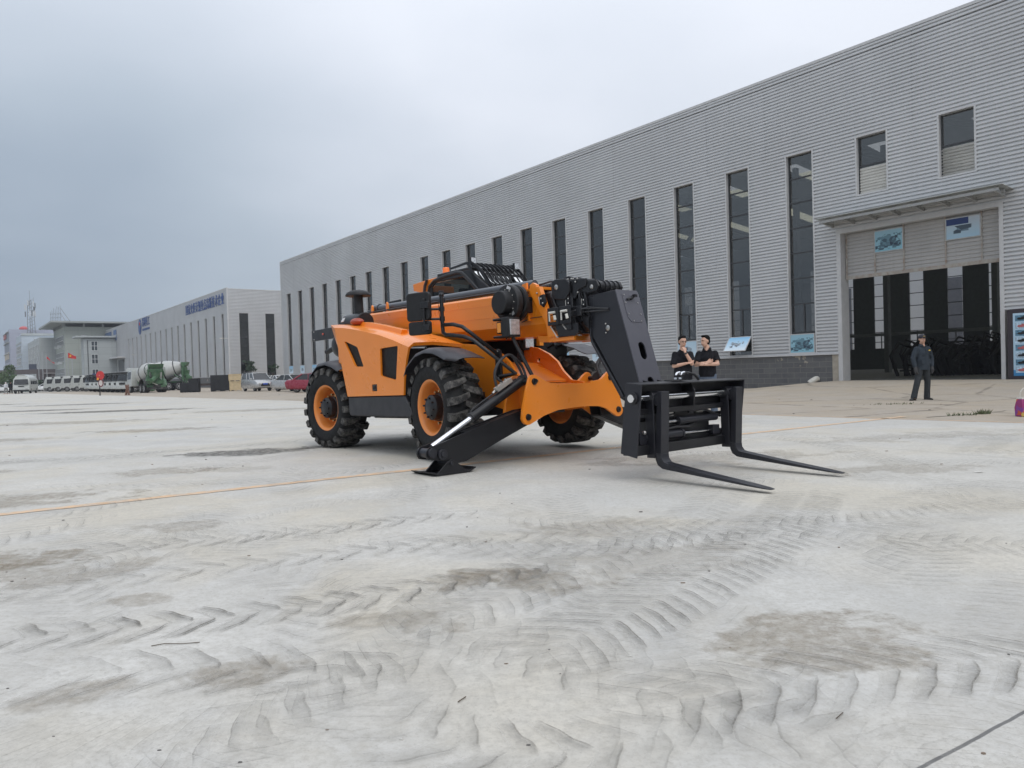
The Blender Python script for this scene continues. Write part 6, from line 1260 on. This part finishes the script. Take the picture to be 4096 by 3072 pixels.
# ------------------------------------------------------------------ trees and plants
LEAF = M('tree_leaf', (.045, .085, .022), .6, var=.5, vs_=1.2); LEAF2 = M('dark_leaf', (.022, .045, .018), .6, var=.5, vs_=2); BARK = M('bark', (.09, .075, .06), .9)
def tree(name, loc, h_, rad, n_, leaf, label, lsz=.22, squash=.8, trunk=True, low=.25):
    e_ = empty(name, (loc[0], loc[1], 0), 0, label, 'tree'); cl = [(random.uniform(-rad, rad) * .75, random.uniform(-rad, rad) * .75, h_ * random.uniform(low, .95), random.uniform(.3, .55) * rad) for _ in range(9)]
    m = MB()
    for _ in range(n_):
        c_ = random.choice(cl); d = Vector((random.gauss(0, 1), random.gauss(0, 1), random.gauss(0, 1))).normalized() * c_[3] * random.uniform(.5, 1.05); p = Vector(c_[:3]) + Vector((d.x, d.y, d.z * squash))
        if p.z < .1: continue
        a = Vector((random.gauss(0, 1), random.gauss(0, 1), random.gauss(0, 1))).normalized(); b_ = a.orthogonal().normalized(); s_ = lsz * random.uniform(.6, 1.2)
        m.add([p - a * s_, p + b_ * s_ * .5, p + a * s_, p - b_ * s_ * .5], [(0, 1, 2, 3)])
    m.build('crown', leaf, e_, smooth=0, recalc=False); t_ = MB(); t_.tube([(0, 0, 0), (.05, 0, h_ * .4), (0, .05, h_ * .8)], [.10 * rad / 1.5 + .03, .07, .03], 7)
    for c_ in cl[:5]: t_.tube([(0, 0, h_ * .3), tuple(c_[:3])], [.05, .02], 5)
    t_.build('trunk', BARK, e_); return e_
tree('tree', (-91.5, 132.5), 4.6, 2.6, 2200, LEAF, 'broad green tree at the left edge beside the minibus')
tree('tree', (-97, 140), 5.2, 2.6, 1600, LEAF, 'second green tree behind the one at the left edge')
tree('shrub', (-86.8, 137), 2.6, 1.5, 1200, LEAF2, 'dark bushy shrub beside the brown portico')
tree('young_tree', (-36.9, 104.8), 3.9, .95, 300, LEAF2, 'thin young tree in front of the first end window of the left hall', .20, .5, low=.6)
tree('young_tree', (-34.6, 107.6), 3.5, .95, 300, LEAF2, 'thin young tree in front of the second end window of the left hall', .20, .5, low=.55)
# bins and low things near the offices
MB().b2(-88.2, -85.6, 133.6, 134.6, 0, 1.3).b2(-88.2, -87.9, 133.4, 133.6, 1.3, 1.4).build('planter', M('teal_planter', (.07, .11, .11), .6)); tag(bpy.data.objects['planter'], 'dark teal planter box under the shrub by the portico', 'planter')
# weeds and litter
GRASS = M('weed_green', (.085, .105, .05), .7, var=.4, vs_=20)
def weed(loc, r_, n_, label, h_=.16):
    m = MB()
    for _ in range(n_):
        a = random.uniform(0, 6.28); d = r_ * random.random() ** .7; x, y = loc[0] + d * math.cos(a) * 1.6, loc[1] + d * math.sin(a) * .6; l = h_ * random.uniform(.4, 1.1); b_ = random.uniform(0, 6.28)
        t_ = Vector((x + math.cos(b_) * l * .7, y + math.sin(b_) * l * .7, l)); w_ = .012
        m.add([(x - w_, y, 0), (x + w_, y, 0), t_], [(0, 1, 2)])
    return tag(m.build('weed', GRASS, smooth=0, recalc=False), label, 'weed')
weed((14.3, 24.2), .28, 260, 'larger clump of weeds in a crack right of the worker', .16); weed((9.6, 15.1), .11, 70, 'small clump of weeds in the crack near the shopping bag', .11); weed((9.05, 14.9), .2, 40, 'thin trail of weeds just left of the small clump near the bag', .07)
weed((9.9, 19.3), .5, 40, 'sparse low weeds in the joint at the feet of the worker', .06)
STONE = [M('stone_dark', (.09, .085, .08), .9), M('stone_brown', (.20, .15, .11), .9), M('stone_pale', (.55, .54, .50), .9)]
peb = [MB(), MB(), MB()]
for _ in range(130):
    y = 2.0 + 22 * random.random() ** 2.2; x = random.uniform(-.75, .75) * y; s_ = random.uniform(.0015, .0048) * (1 + y * .16); k = random.choice((0, 0, 1, 2))
    peb[k].ball((x, y, s_ * .3), (s_ * random.uniform(.8, 2.2), s_, s_ * .6), 3)
for k in range(3): tag(peb[k].build('loose_grit', STONE[k], smooth=0), kind='stuff', label='scattered small bits of dirt and grit on the concrete yard')
def twig(pts, r_, label): return tag(MB().tube(pts, r_, 5).build('twig', M('twig_brown', (.10, .075, .05), .9)), label, 'twig')
twig([(-1.60, 3.20, .003), (-1.55, 3.215, .006), (-1.47, 3.21, .005), (-1.40, 3.225, .004)], .0018, 'dark twig lying near the bold tyre print in the left foreground')
twig([(1.01, 2.36, .005), (1.05, 2.40, .005)], .002, 'short brown stick in the lower right foreground'); twig([(-.22, 2.56, .005), (-.195, 2.60, .005)], .002, 'short reddish stick in the middle foreground')
o = MB().add([(4.60, 7.38, .006), (4.68, 7.37, .014), (4.69, 7.41, .006), (4.61, 7.42, .010)], [(0, 1, 2, 3)]).build('paper_scrap', NYLON, smooth=0); tag(o, 'small white scrap of paper on the ground right of the forks', 'paper')
# ------------------------------------------------------------------ people
SKIN = M('skin', (.60, .36, .26), .5, var=.06, vs_=8); HAIR = M('black_hair', (.007, .006, .006), .8, var=.3, vs_=40, spec=.15); TEE = M('black_cotton', (.010, .010, .013), .85, var=.3, vs_=9, spec=.2); JEAN = M('blue_grey_jeans', (.10, .13, .18), .8, var=.2, vs_=12); TROU = M('black_trousers', (.012, .012, .014), .85)
WORK = M('slate_workwear', (.030, .040, .052), .85, var=.22, vs_=7, spec=.25, dust=.2, dustcol=(.06, .07, .08)); WORK2 = M('grey_work_trousers', (.036, .040, .044), .85, var=.2, vs_=7, spec=.2); SHOE = M('dark_shoe', (.014, .013, .012), .5); GLOVE = M('grey_glove', (.05, .05, .052), .8); CAPM = M('navy_cap', (.022, .022, .032), .8)
def remesh(o, vox, sm=3):
    r = o.modifiers.new('fuse', 'REMESH'); r.mode = 'VOXEL'; r.voxel_size = vox; r.use_smooth_shade = True
    s_ = o.modifiers.new('soften', 'SMOOTH'); s_.iterations = sm; s_.factor = .5; return o
def ell(m, c, rx, ry, z): return [(c[0] + rx * math.cos(2 * math.pi * k / 20), c[1] + ry * math.sin(2 * math.pi * k / 20), z) for k in range(20)]
def figure(name, loc, rz, label, P, S=1.0, vox=.011):
    """P: joints (local, facing -Y) and clothing choices"""
    e_ = empty(name, loc, rz, label, 'person'); e_.scale = (S, S, S)
    J = {k: Vector(v) for k, v in P['j'].items()}
    m = MB(); hc = J['head']; hd = P.get('turn', 0); RH = Matrix.Translation(hc) @ Matrix.Rotation(hd, 4, 'Z') @ Matrix.Rotation(P.get('nod', 0), 4, 'X')
    # head: skull, jaw, nose, ears
    m.ball((0, .01, .03), (.076, .092, .098), 12, RH); m.ball((0, -.018, -.035), (.060, .070, .078), 10, RH); m.ball((0, -.030, -.085), (.036, .040, .030), 8, RH)
    m.loft([[(-.008, -.085, .028), (.008, -.085, .028), (.008, -.075, .028), (-.008, -.075, .028)], [(-.017, -.095, -.022), (.017, -.095, -.022), (.015, -.07, -.022), (-.015, -.07, -.022)]], T=RH); m.ball((0, -.098, -.018), (.014, .016, .012), 6, RH)
    m.ball((0, -.084, -.052), (.025, .012, .010), 6, RH)
    for s_ in (-1, 1): m.ball((s_ * .078, .012, .0), (.010, .020, .032), 6, RH); m.ball((s_ * .030, -.078, .036), (.024, .014, .010), 6, RH)
    nb = J['neck']; m.tube([nb - Vector((0, -.0, .06)), nb + Vector((0, 0, .05)), hc + Vector((0, .02, -.06))], [.075, .055, .055], 12)
    # torso core
    pel = J['pelvis']; ch = J['chest']
    m.loft([ell(m, pel, .15, .10, pel.z - .06), ell(m, pel, .16, .11, pel.z + .05), ell(m, (pel + ch) / 2, .135, .095, (pel.z + ch.z) / 2), ell(m, ch, .165, .11, ch.z), ell(m, nb, .13, .085, nb.z - .10), ell(m, nb, .06, .055, nb.z)])
    for s_, sd in ((-1, 'L'), (1, 'R')):
        sh_, el_, wr = J['sh' + sd], J['el' + sd], J['wr' + sd]
        m.tube([sh_ - Vector((0, 0, .02)), (sh_ + el_) / 2, el_], [.044, .046, .040], 12); m.tube([el_, el_.lerp(wr, .35), wr], [.041, .040, .028], 12); m.ball(sh_ - Vector((0, 0, .02)), .046, 8); m.ball(el_, .042, 8)
        hp, kn, an = J['hip' + sd], J['kn' + sd], J['an' + sd]
        m.tube([hp, kn], [.085, .058], 12); m.tube([kn, kn.lerp(an, .35), an], [.058, .056, .038], 12); m.ball(kn, .058, 8); m.loft([ell(m, an + Vector((0, -.01, 0)), .028, .05, an.z - .05), ell(m, an, .032, .04, an.z)])
        # hand: palm, four fingers of different length, thumb
        if P.get('glove'): continue
        d = (Vector(P['hand' + sd][0])).normalized(); n_ = Vector(P['hand' + sd][1]).normalized(); c_ = d.cross(n_).normalized(); curl = P['hand' + sd][2]
        pc = wr + d * .045
        m.loft([[wr + c_ * a + n_ * b_ for a, b_ in ((-.025, -.013), (.025, -.013), (.025, .013), (-.025, .013))], [wr + d * .088 + c_ * a + n_ * b_ for a, b_ in ((-.039, -.013), (.039, -.013), (.039, .012), (-.039, .012))]])
        for k, (o_, L_) in enumerate(((-.031, .070), (-.010, .080), (.011, .076), (.031, .060))):
            p0 = wr + d * .082 + c_ * o_; d1 = (d * math.cos(curl * .6) + n_ * math.sin(curl * .6)); d2 = (d * math.cos(curl * 1.5) + n_ * math.sin(curl * 1.5)); d3 = (d * math.cos(curl * 2.2) + n_ * math.sin(curl * 2.2))
            p1 = p0 + d1 * L_ * .45; p2 = p1 + d2 * L_ * .32; p3 = p2 + d3 * L_ * .25; m.tube([p0, p1, p2, p3], [.0100, .0095, .0088, .0075], 8)
        t0 = wr + d * .030 - c_ * .028; m.tube([t0, t0 + d * .035 - c_ * .024 + n_ * .008, t0 + d * .065 - c_ * .026 + n_ * .022], [.013, .0115, .009], 8)
    body = remesh(m.build('body', SKIN, e_), P.get('vox', .008), 2)
    # face details
    f = MB()
    for s_ in (-1, 1): f.ball((s_ * .030, -.089, .012), (.011, .005, .0045), 5, RH)
    f.build('eyes', HAIR, body); f = MB()
    for s_ in (-1, 1): f.box((s_ * .031, -.092, .032), (.030, .006, .006), T=RH)
    f.build('eyebrows', HAIR, body); MB().box((0, -.0965, -.052), (.034, .004, .006), T=RH).build('lips', M('lips', (.35, .13, .11), .5), body)
    if P.get('hair'):
        h_ = MB(); h_.ball((0, .030, .062), (.083, .092, .086), 12, RH); h_.ball((0, .048, .0), (.080, .070, .080), 10, RH); h_.ball((0, -.040, .118), (.062, .048, .026), 8, RH); o = remesh(h_.build('hair', HAIR, body), .008, 2)
    if P.get('cap'):
        h_ = MB(); h_.ball((0, .012, .062), (.090, .105, .078), 12, RH); h_.cyl((0, .012, .03), (0, .012, .07), .094, n=24, T=RH); h_.loft([[(.062 * math.cos(a), -.085 + -.075 * math.sin(a) * k, z) for a in [R_(i * 20) for i in range(10)]] for k, z in ((1, .038), (1, .046))], T=RH); cp_ = remesh(h_.build('cap', CAPM, body), .007, 1); MB().ball((0, -.092, .078), (.028, .010, .016), 5, RH).build('cap_badge', M('badge_gold', (.35, .25, .08), .5), cp_)
        h2_ = MB(); h2_.ball((0, .04, .0), (.080, .070, .06), 8, RH); h2_.build('hair', HAIR, body)
    if P.get('glasses'):
        g = MB()
        for s_ in (-1, 1):
            pts = [(s_ * .031 + .023 * math.cos(a), -.103, .010 + .016 * math.sin(a)) for a in [R_(i * 45) for i in range(9)]]; g.tube(pts, .0022, 5, RH); g.tube([(s_ * .054, -.103, .016), (s_ * .078, .0, .016)], .002, 4, RH)
        g.tube([(-.008, -.104, .012), (.008, -.104, .012)], .002, 4, RH); g.build('glasses', DTRIM, body)
    # shirt
    sm = P['shirt']; t_ = MB(); fat = P.get('fat', 1.0); hz = P.get('hem', pel.z - .08)
    t_.loft([ell(m, pel, .178 * fat, .135 * fat, hz), ell(m, pel, .176 * fat, .134 * fat, pel.z + .06), ell(m, (pel + ch) / 2, .172 * fat, .130 * fat, (pel.z + ch.z) / 2), ell(m, ch, .185, .130, ch.z), ell(m, nb + Vector((0, .005, 0)), .168, .100, nb.z - .105), ell(m, nb + Vector((0, .008, 0)), .115, .082, nb.z - .050), ell(m, nb + Vector((0, .01, 0)), .078, .070, nb.z - .018), ell(m, nb + Vector((0, .012, 0)), .070, .066, nb.z + .004)])
    for sd in ('L', 'R'):
        sh_, el_, wr = J['sh' + sd], J['el' + sd], J['wr' + sd]; t_.ball(sh_ + Vector((0, 0, -.008)), .066, 8)
        if P['sleeve'] == 'short': q = sh_.lerp(el_, P.get('slen', .85)); t_.tube([sh_, sh_.lerp(q, .5), q], [.066, .072, .078 * fat], 12)
        else: t_.tube([sh_, (sh_ + el_) / 2, el_, el_.lerp(wr, .5), el_.lerp(wr, .95)], [.068, .070, .064, .060, .052], 12); t_.ball(el_, .066, 8)
    so_ = remesh(t_.build('shirt', sm, body), .010, 3)
    # collar
    if P.get('collar'):
        c2 = MB()
        for s_ in (-1, 1): c2.loft([[nb + Vector((s_ * .004, -.085, -.055)), nb + Vector((s_ * .012, -.098, -.050))], [nb + Vector((s_ * .055, -.068, .012)), nb + Vector((s_ * .085, -.080, -.040))], [nb + Vector((s_ * .070, .02, .035)), nb + Vector((s_ * .098, .02, -.012))], [nb + Vector((0, .075, .045)), nb + Vector((0, .10, .0))]], closed=False, cap=False)
        c2.build('collar', sm, so_, recalc=False)
    if P.get('badge'): MB().b2(.075, .125, ch.y - .142, ch.y - .128, ch.z + .045, ch.z + .075).build('chest_badge', M('badge_yellow', (.75, .50, .06), .5), so_)
    if P.get('pockets'):
        pk = MB()
        for s_ in (-1, 1): pk.b2(s_ * .04, s_ * .15, ch.y - .138, ch.y - .126, ch.z - .07, ch.z - .045); pk.b2(s_ * .055, s_ * .155, ch.y - .136, ch.y - .124, pel.z + .0, pel.z + .13)
        pk.b2(-.014, .014, ch.y - .140, ch.y - .12, pel.z - .08, nb.z - .10); remesh(pk.build('pocket', sm, so_), .008, 2)
    # trousers
    t_ = MB(); t_.loft([ell(m, pel, .150, .118, pel.z - .14), ell(m, pel, .165, .124, pel.z - .04), ell(m, pel, .158, .118, pel.z + .06)])
    for sd in ('L', 'R'):
        hp, kn, an = J['hip' + sd], J['kn' + sd], J['an' + sd]; t_.tube([hp + Vector((0, 0, .02)), hp.lerp(kn, .5), kn, kn.lerp(an, .6), an + Vector((0, 0, -.03))], [.100, .092, .078, .074, .080], 14); t_.ball(hp, .105, 8)
    remesh(t_.build('trousers', P['trousers'], body), .012, 3)
    s2 = MB()
    for sd in ('L', 'R'):
        an = J['an' + sd]; fr_ = Vector(P.get('foot' + sd, (0, -1, 0))).normalized(); sd_ = Vector((-fr_.y, fr_.x, 0)); z0 = an.z - .085
        s2 = MB(); rr = []
        for a, w_, h_ in ((-.08, .035, .06), (-.04, .042, .085), (.03, .044, .085), (.10, .047, .055), (.16, .040, .042), (.195, .02, .03)):
            c_ = Vector((an.x, an.y, z0)) + fr_ * a; rr.append([c_ + sd_ * w_, c_ + sd_ * w_ * .8 + Vector((0, 0, h_)), c_ - sd_ * w_ * .8 + Vector((0, 0, h_)), c_ - sd_ * w_])
        s2.loft(rr); s2.build('shoe', SHOE, body, bevel=.015, seg=3)
    if P.get('glove'):
        for sd in ('L', 'R'):
            wr = J['wr' + sd]; d = Vector(P['hand' + sd][0]).normalized(); g = MB(); g.tube([wr - d * .04, wr, wr + d * .06, wr + d * .12], [.044, .042, .050, .040], 12); g.ball(wr + d * .11, (.040, .040, .045), 8)
            n_ = Vector(P['hand' + sd][1]).normalized(); c_ = d.cross(n_).normalized()
            for o_ in (-.03, -.01, .01, .03): g.tube([wr + d * .11 + c_ * o_, wr + d * .15 + c_ * o_ + n_ * .012, wr + d * .17 + c_ * o_ + n_ * .035], .013, 6)
            g.tube([wr + d * .04 - c_ * .04, wr + d * .08 - c_ * .062, wr + d * .11 - c_ * .06], .014, 6)
            remesh(g.build('glove', GLOVE, body), .007, 1)
    if P.get('watch'):
        wr = J['wr' + P['watch']]; el_ = J['el' + P['watch']]; d = (wr - el_).normalized(); MB().cyl(wr - d * .045, wr - d * .015, .036, n=16).build('watch', DTRIM, body)
    return e_
LEG = dict(hipL=(-.09, 0, .92), knL=(-.11, -.01, .50), anL=(-.13, .02, .085), hipR=(.09, 0, .92), knR=(.11, -.01, .50), anR=(.13, .02, .085), pelvis=(0, 0, .98), chest=(0, -.005, 1.30))
# man with the hand on his chin; arms folded across the loose tee
j1 = dict(LEG, neck=(0, 0, 1.50), head=(-.005, -.035, 1.655), shL=(-.168, 0, 1.405), elL=(-.215, -.05, 1.145), wrL=(.015, -.205, 1.20), shR=(.168, 0, 1.405), elR=(.135, -.19, 1.185), wrR=(-.02, -.215, 1.44))
figure('person', (3.70, 16.0, 0), R_(6), 'man in loose black T-shirt and glasses with his hand to his chin, left of two', dict(j=j1, turn=R_(6), nod=R_(6), hair=True, glasses=True, shirt=TEE, trousers=TROU, sleeve='short', slen=.88, fat=1.12, hem=.86,
       handL=((.9, -.2, .12), (.1, -.5, .8), .5), handR=((-.10, .35, .9), (-.2, .9, -.1), 1.0), watch='R'), 1.01)
# man in polo shirt, arms crossed, looking left
j2 = dict(LEG, neck=(0, 0, 1.50), head=(-.03, -.035, 1.655), shL=(-.165, -.02, 1.405), elL=(-.220, -.12, 1.16), wrL=(.02, -.225, 1.205), shR=(.165, .02, 1.405), elR=(.225, -.08, 1.17), wrR=(-.03, -.26, 1.16))
figure('person', (4.24, 16.05, 0), R_(-22), 'man in black polo shirt and grey-blue jeans with crossed arms, looking left, right of two', dict(j=j2, turn=R_(-42), nod=R_(2), hair=True, shirt=TEE, trousers=JEAN, sleeve='short', slen=.72, fat=1.05, hem=.90, collar=True,
       handL=((.85, .12, .2), (0, -.8, .3), .6), handR=((-.9, .25, .15), (0, .7, -.3), .6)), 1.01)
# worker with cap
j3 = dict(neck=(0, 0, 1.47), head=(-.02, -.03, 1.615), shL=(-.185, 0, 1.375), elL=(-.29, .01, 1.11), wrL=(-.275, -.05, .87), shR=(.185, 0, 1.375), elR=(.30, .01, 1.11), wrR=(.24, -.06, .87), pelvis=(0, 0, .95), chest=(0, -.005, 1.26),
          hipL=(-.09, 0, .89), knL=(-.20, -.03, .49), anL=(-.30, .0, .085), hipR=(.09, 0, .89), knR=(.13, -.02, .49), anR=(.15, .03, .085))
figure('person', (11.62, 20.95, 0), R_(14), 'worker in dark slate overalls and cap standing with feet apart before the open hall door', dict(j=j3, turn=R_(-14), cap=True, shirt=WORK, trousers=WORK2, sleeve='long', fat=1.10, hem=.80, collar=True, badge=True, pockets=True, glove=True,
       handL=((.1, -.15, -1), (1, 0, 0), .9), handR=((-.1, -.15, -1), (-1, 0, 0), .9), footL=(-.95, -.35, 0), footR=(.05, -1, 0)), 1.06)
# far figures at the left
def far_person(loc, rz, top, bottom, label, h_=1.68, cap=None, group=None):
    e_ = empty('person', loc, rz, label, 'person', group); k = h_ / 1.7; m = MB(); m.ball((0, 0, 1.60 * k), (.08, .09, .11), 6); m.tube([(0, 0, 1.50 * k), (0, 0, 1.42 * k), (0, 0, .95 * k)], [.06, .19, .16], 8)
    for s_ in (-1, 1): m.tube([(s_ * .19, 0, 1.40 * k), (s_ * .25, .02, 1.12 * k), (s_ * .22, -.08, .85 * k)], [.06, .05, .04], 6); m.tube([(s_ * .09, 0, .95 * k), (s_ * .12, .1 * s_, .5 * k), (s_ * .12, .12 * s_, .04)], [.10, .07, .05], 6); m.box((s_ * .12, .12 * s_ - .05, .04), (.09, .24, .08))
    b_ = remesh(m.build('body', SKIN, e_), .02, 2)
    m = MB(); m.tube([(0, 0, 1.50 * k), (0, 0, 1.42 * k), (0, 0, .90 * k)], [.08, .21, .19], 10)
    for s_ in (-1, 1): m.tube([(s_ * .19, 0, 1.41 * k), (s_ * .25, .02, 1.12 * k), (s_ * .22, -.08, .90 * k)], [.075, .06, .05], 8)
    m.build('shirt', top, b_); m = MB(); m.ball((0, 0, .92 * k), (.19, .15, .14), 6)
    for s_ in (-1, 1): m.tube([(s_ * .09, 0, .95 * k), (s_ * .12, .1 * s_, .5 * k), (s_ * .12, .12 * s_, .09)], [.12, .09, .075], 8)
    m.build('trousers', bottom, b_); MB().ball((0, .01, 1.65 * k), (.09, .10, .09), 6).build('hat' if cap else 'hair', cap or HAIR, b_); return e_
WSH = M('white_shirt', (.60, .61, .64), .8); GREYT = M('grey_shorts', (.22, .22, .22), .8); RUSTT = M('rust_brown_cloth', (.16, .085, .06), .85)
far_person((-72.6, 106.3, 0), 0, WSH, GREYT, 'person in white shirt and white cap left of the minibus', cap=WSH)
far_person((-71.3, 105.4, 0), .5, TEE, TROU, 'first of two people in black standing by the minibus, nearer the white-capped one'); far_person((-70.9, 106.2, 0), -.4, TEE, TROU, 'second of two people in black, close against the minibus side')
# brown hose stand, a crossed pair of leaning boots-like legs
o = MB(); o.tube([(-.12, 0, .0), (-.10, 0, .1), (-.04, 0, .55), (-.10, 0, .95)], [.13, .09, .09, .07], 8); o.tube([(.16, 0, .0), (.14, 0, .1), (.05, 0, .5), (.10, 0, .95)], [.13, .09, .10, .07], 8); o.tube([(-.08, 0, .5), (.08, 0, .5)], .1, 8)
h_ = o.build('stand', RUSTT); h_.location = (-34.5, 66.4, 0); tag(h_, 'rust-brown two-legged stand at the yard edge before the white lorries', 'stand')
# ------------------------------------------------------------------ things by the door
# drain pipe in the plinth
m = MB(); m.tube([(-1.05, .1, .42), (-1.05, -.12, .42), (-1.12, -.28, .34), (-1.22, -.38, .24)], .125, 18); o = m.build('drain_pipe', M('white_pipe', (.62, .60, .54), .5, dust=.4), None); o.matrix_world = hall.matrix_world.copy(); tag(o, 'white plastic drain pipe elbow sticking out of the plinth left of the door', 'pipe')
# notice board
nb_ = empty('notice_board', hall.matrix_world @ Vector((6.50, -.12, .34)), RZ, 'tall dark-framed notice board with rows of small pictures right of the hall door', 'notice board')
m = MB(); m.b2(-.08, 2.6, -.05, .05, .0, 2.50); m.build('frame', M('plum_frame', (.035, .025, .032), .5), nb_, bevel=.01)
def boardmat():
    m, t, b = newmat('notice_sheet'); co = t.node('ShaderNodeTexCoord').outputs['Generated']; s_ = t.node('ShaderNodeSeparateXYZ', {0: co}); b.inputs['Roughness'].default_value = .3
    c = t.ramp(s_.outputs[2], [(.0, (.03, .19, .42)), (.09, (.06, .26, .52)), (.10, (.42, .58, .70)), (1.0, (.45, .62, .76))]); t.l.new(c, b.inputs['Base Color']); return m
sh_ = MB(); sh_.b2(.10, 2.4, -.06, -.052, .12, 2.36); so_ = sh_.build('notice_sheet', boardmat(), nb_)
PICS = [M('pic_%s' % n_, c_, .35, var=.6, vs_=14) for n_, c_ in (('blue', (.10, .22, .32)), ('grey', (.22, .30, .36)), ('pale', (.40, .52, .62)), ('teal', (.12, .26, .30)))]
for r_ in range(8):
    for c_ in range(5):
        if c_ in (1,) and r_ < 3: continue
        z1 = 2.28 - r_ * .262; x0 = .17 + c_ * .44 + (0 if c_ == 0 else .0)
        pi_ = MB().b2(x0, x0 + .36, -.064, -.060, z1 - .21, z1).build('picture', PICS[(r_ * 2 + c_) % 4], so_)
        if c_ < 2: MB().ball((x0 + .18, -.066, z1 - .12), (.12, .006, .05), 5).ball((x0 + .24, -.066, z1 - .08), (.05, .006, .05), 4).build('printed_machine', [DARKIN, M('print_red', (.45, .12, .12), .5), DGREY][(r_ + c_) % 3], pi_)
for i, c_ in enumerate([(.75, .68, .65)] * 4 + [(.75, .62, .12)] * 2 + [(.03, .06, .30)]):
    z = 2.26 - i * .098; MB().b2(.60, .69, -.066, -.060, z - .08, z).build('safety_symbol', M('sym_%d' % i, c_, .4), so_)
    MB().b2(.715, 1.3, -.066, -.060, z - .08, z).build('safety_strip', M('strip_%d' % i, [(.50, .05, .05)] * 4 + [(.75, .58, .05)] * 2 + [(.04, .07, .35)], .4) if False else M('strip_c%d' % (0 if i < 4 else 1 if i < 6 else 2), [(.50, .05, .05), (.75, .58, .05), (.04, .07, .35)][0 if i < 4 else 1 if i < 6 else 2], .4), so_)
# shopping bag
def bagmat():
    m, t, b = newmat('bag_print'); co = t.node('ShaderNodeTexCoord').outputs['Object']; v = t.node('ShaderNodeTexVoronoi', {'Vector': co, 'Scale': 9.0}); s_ = t.node('ShaderNodeSeparateXYZ', {0: v.outputs['Color']})
    c = t.ramp(s_.outputs[0], [(.0, (.30, .03, .16)), (.25, (.55, .10, .04)), (.45, (.62, .28, .05)), (.62, (.22, .05, .28)), (.8, (.58, .42, .10)), (.93, (.35, .45, .6))], 'CONSTANT'); t.l.new(c, b.inputs['Base Color']); b.inputs['Roughness'].default_value = .35; return m
bg = empty('shopping_bag', (9.92, 14.25, 0), R_(12), 'colourful red and purple shopping bag with white handles standing at the right edge', 'bag')
m = MB(); m.loft([[(-.22, -.08, 0), (.22, -.08, 0), (.22, .08, 0), (-.22, .08, 0)], [(-.225, -.095, .17), (.225, -.09, .17), (.225, .09, .17), (-.225, .09, .17)], [(-.20, -.06, .345), (.20, -.06, .345), (.20, .06, .345), (-.20, .06, .345)]]); m.build('bag_body', bagmat(), bg, bevel=.008)
m = MB(); m.loft([[(-.203, -.063, .335), (.203, -.063, .335), (.203, .063, .335), (-.203, .063, .335)], [(-.20, -.06, .365), (.20, -.06, .365), (.20, .06, .365), (-.20, .06, .365)]]); m.build('white_rim', NYLON, bg); m = MB()
for y in (-.06, .06): m.tube(smooth_path([(-.12, y, .34), (-.11, y, .45), (-.04, y, .53), (.04, y, .53), (.11, y, .45), (.12, y, .34)]), .009, 6)
m.build('handle', NYLON, bg); MB().prism(circle((.02, .24), .075, 16, .05), 'y', -.10, -.088).build('white_patch', M('bag_white', (.7, .72, .75), .4), bg)
# ------------------------------------------------------------------ haze
hz = bpy.data.materials.new('haze'); hz.use_nodes = True; ht = hz.node_tree
for n_ in list(ht.nodes): ht.nodes.remove(n_)
pv = ht.nodes.new('ShaderNodeVolumePrincipled'); ho = ht.nodes.new('ShaderNodeOutputMaterial'); ht.links.new(pv.outputs[0], ho.inputs['Volume'])
pv.inputs['Color'].default_value = (.82, .87, .95, 1); pv.inputs['Density'].default_value = .0005
o = MB().b2(-1000, 1000, -350, 1600, -1.2, 40).build('haze', hz, smooth=0); tag(o, kind='stuff', label='thin pale haze over the yard and the far buildings')
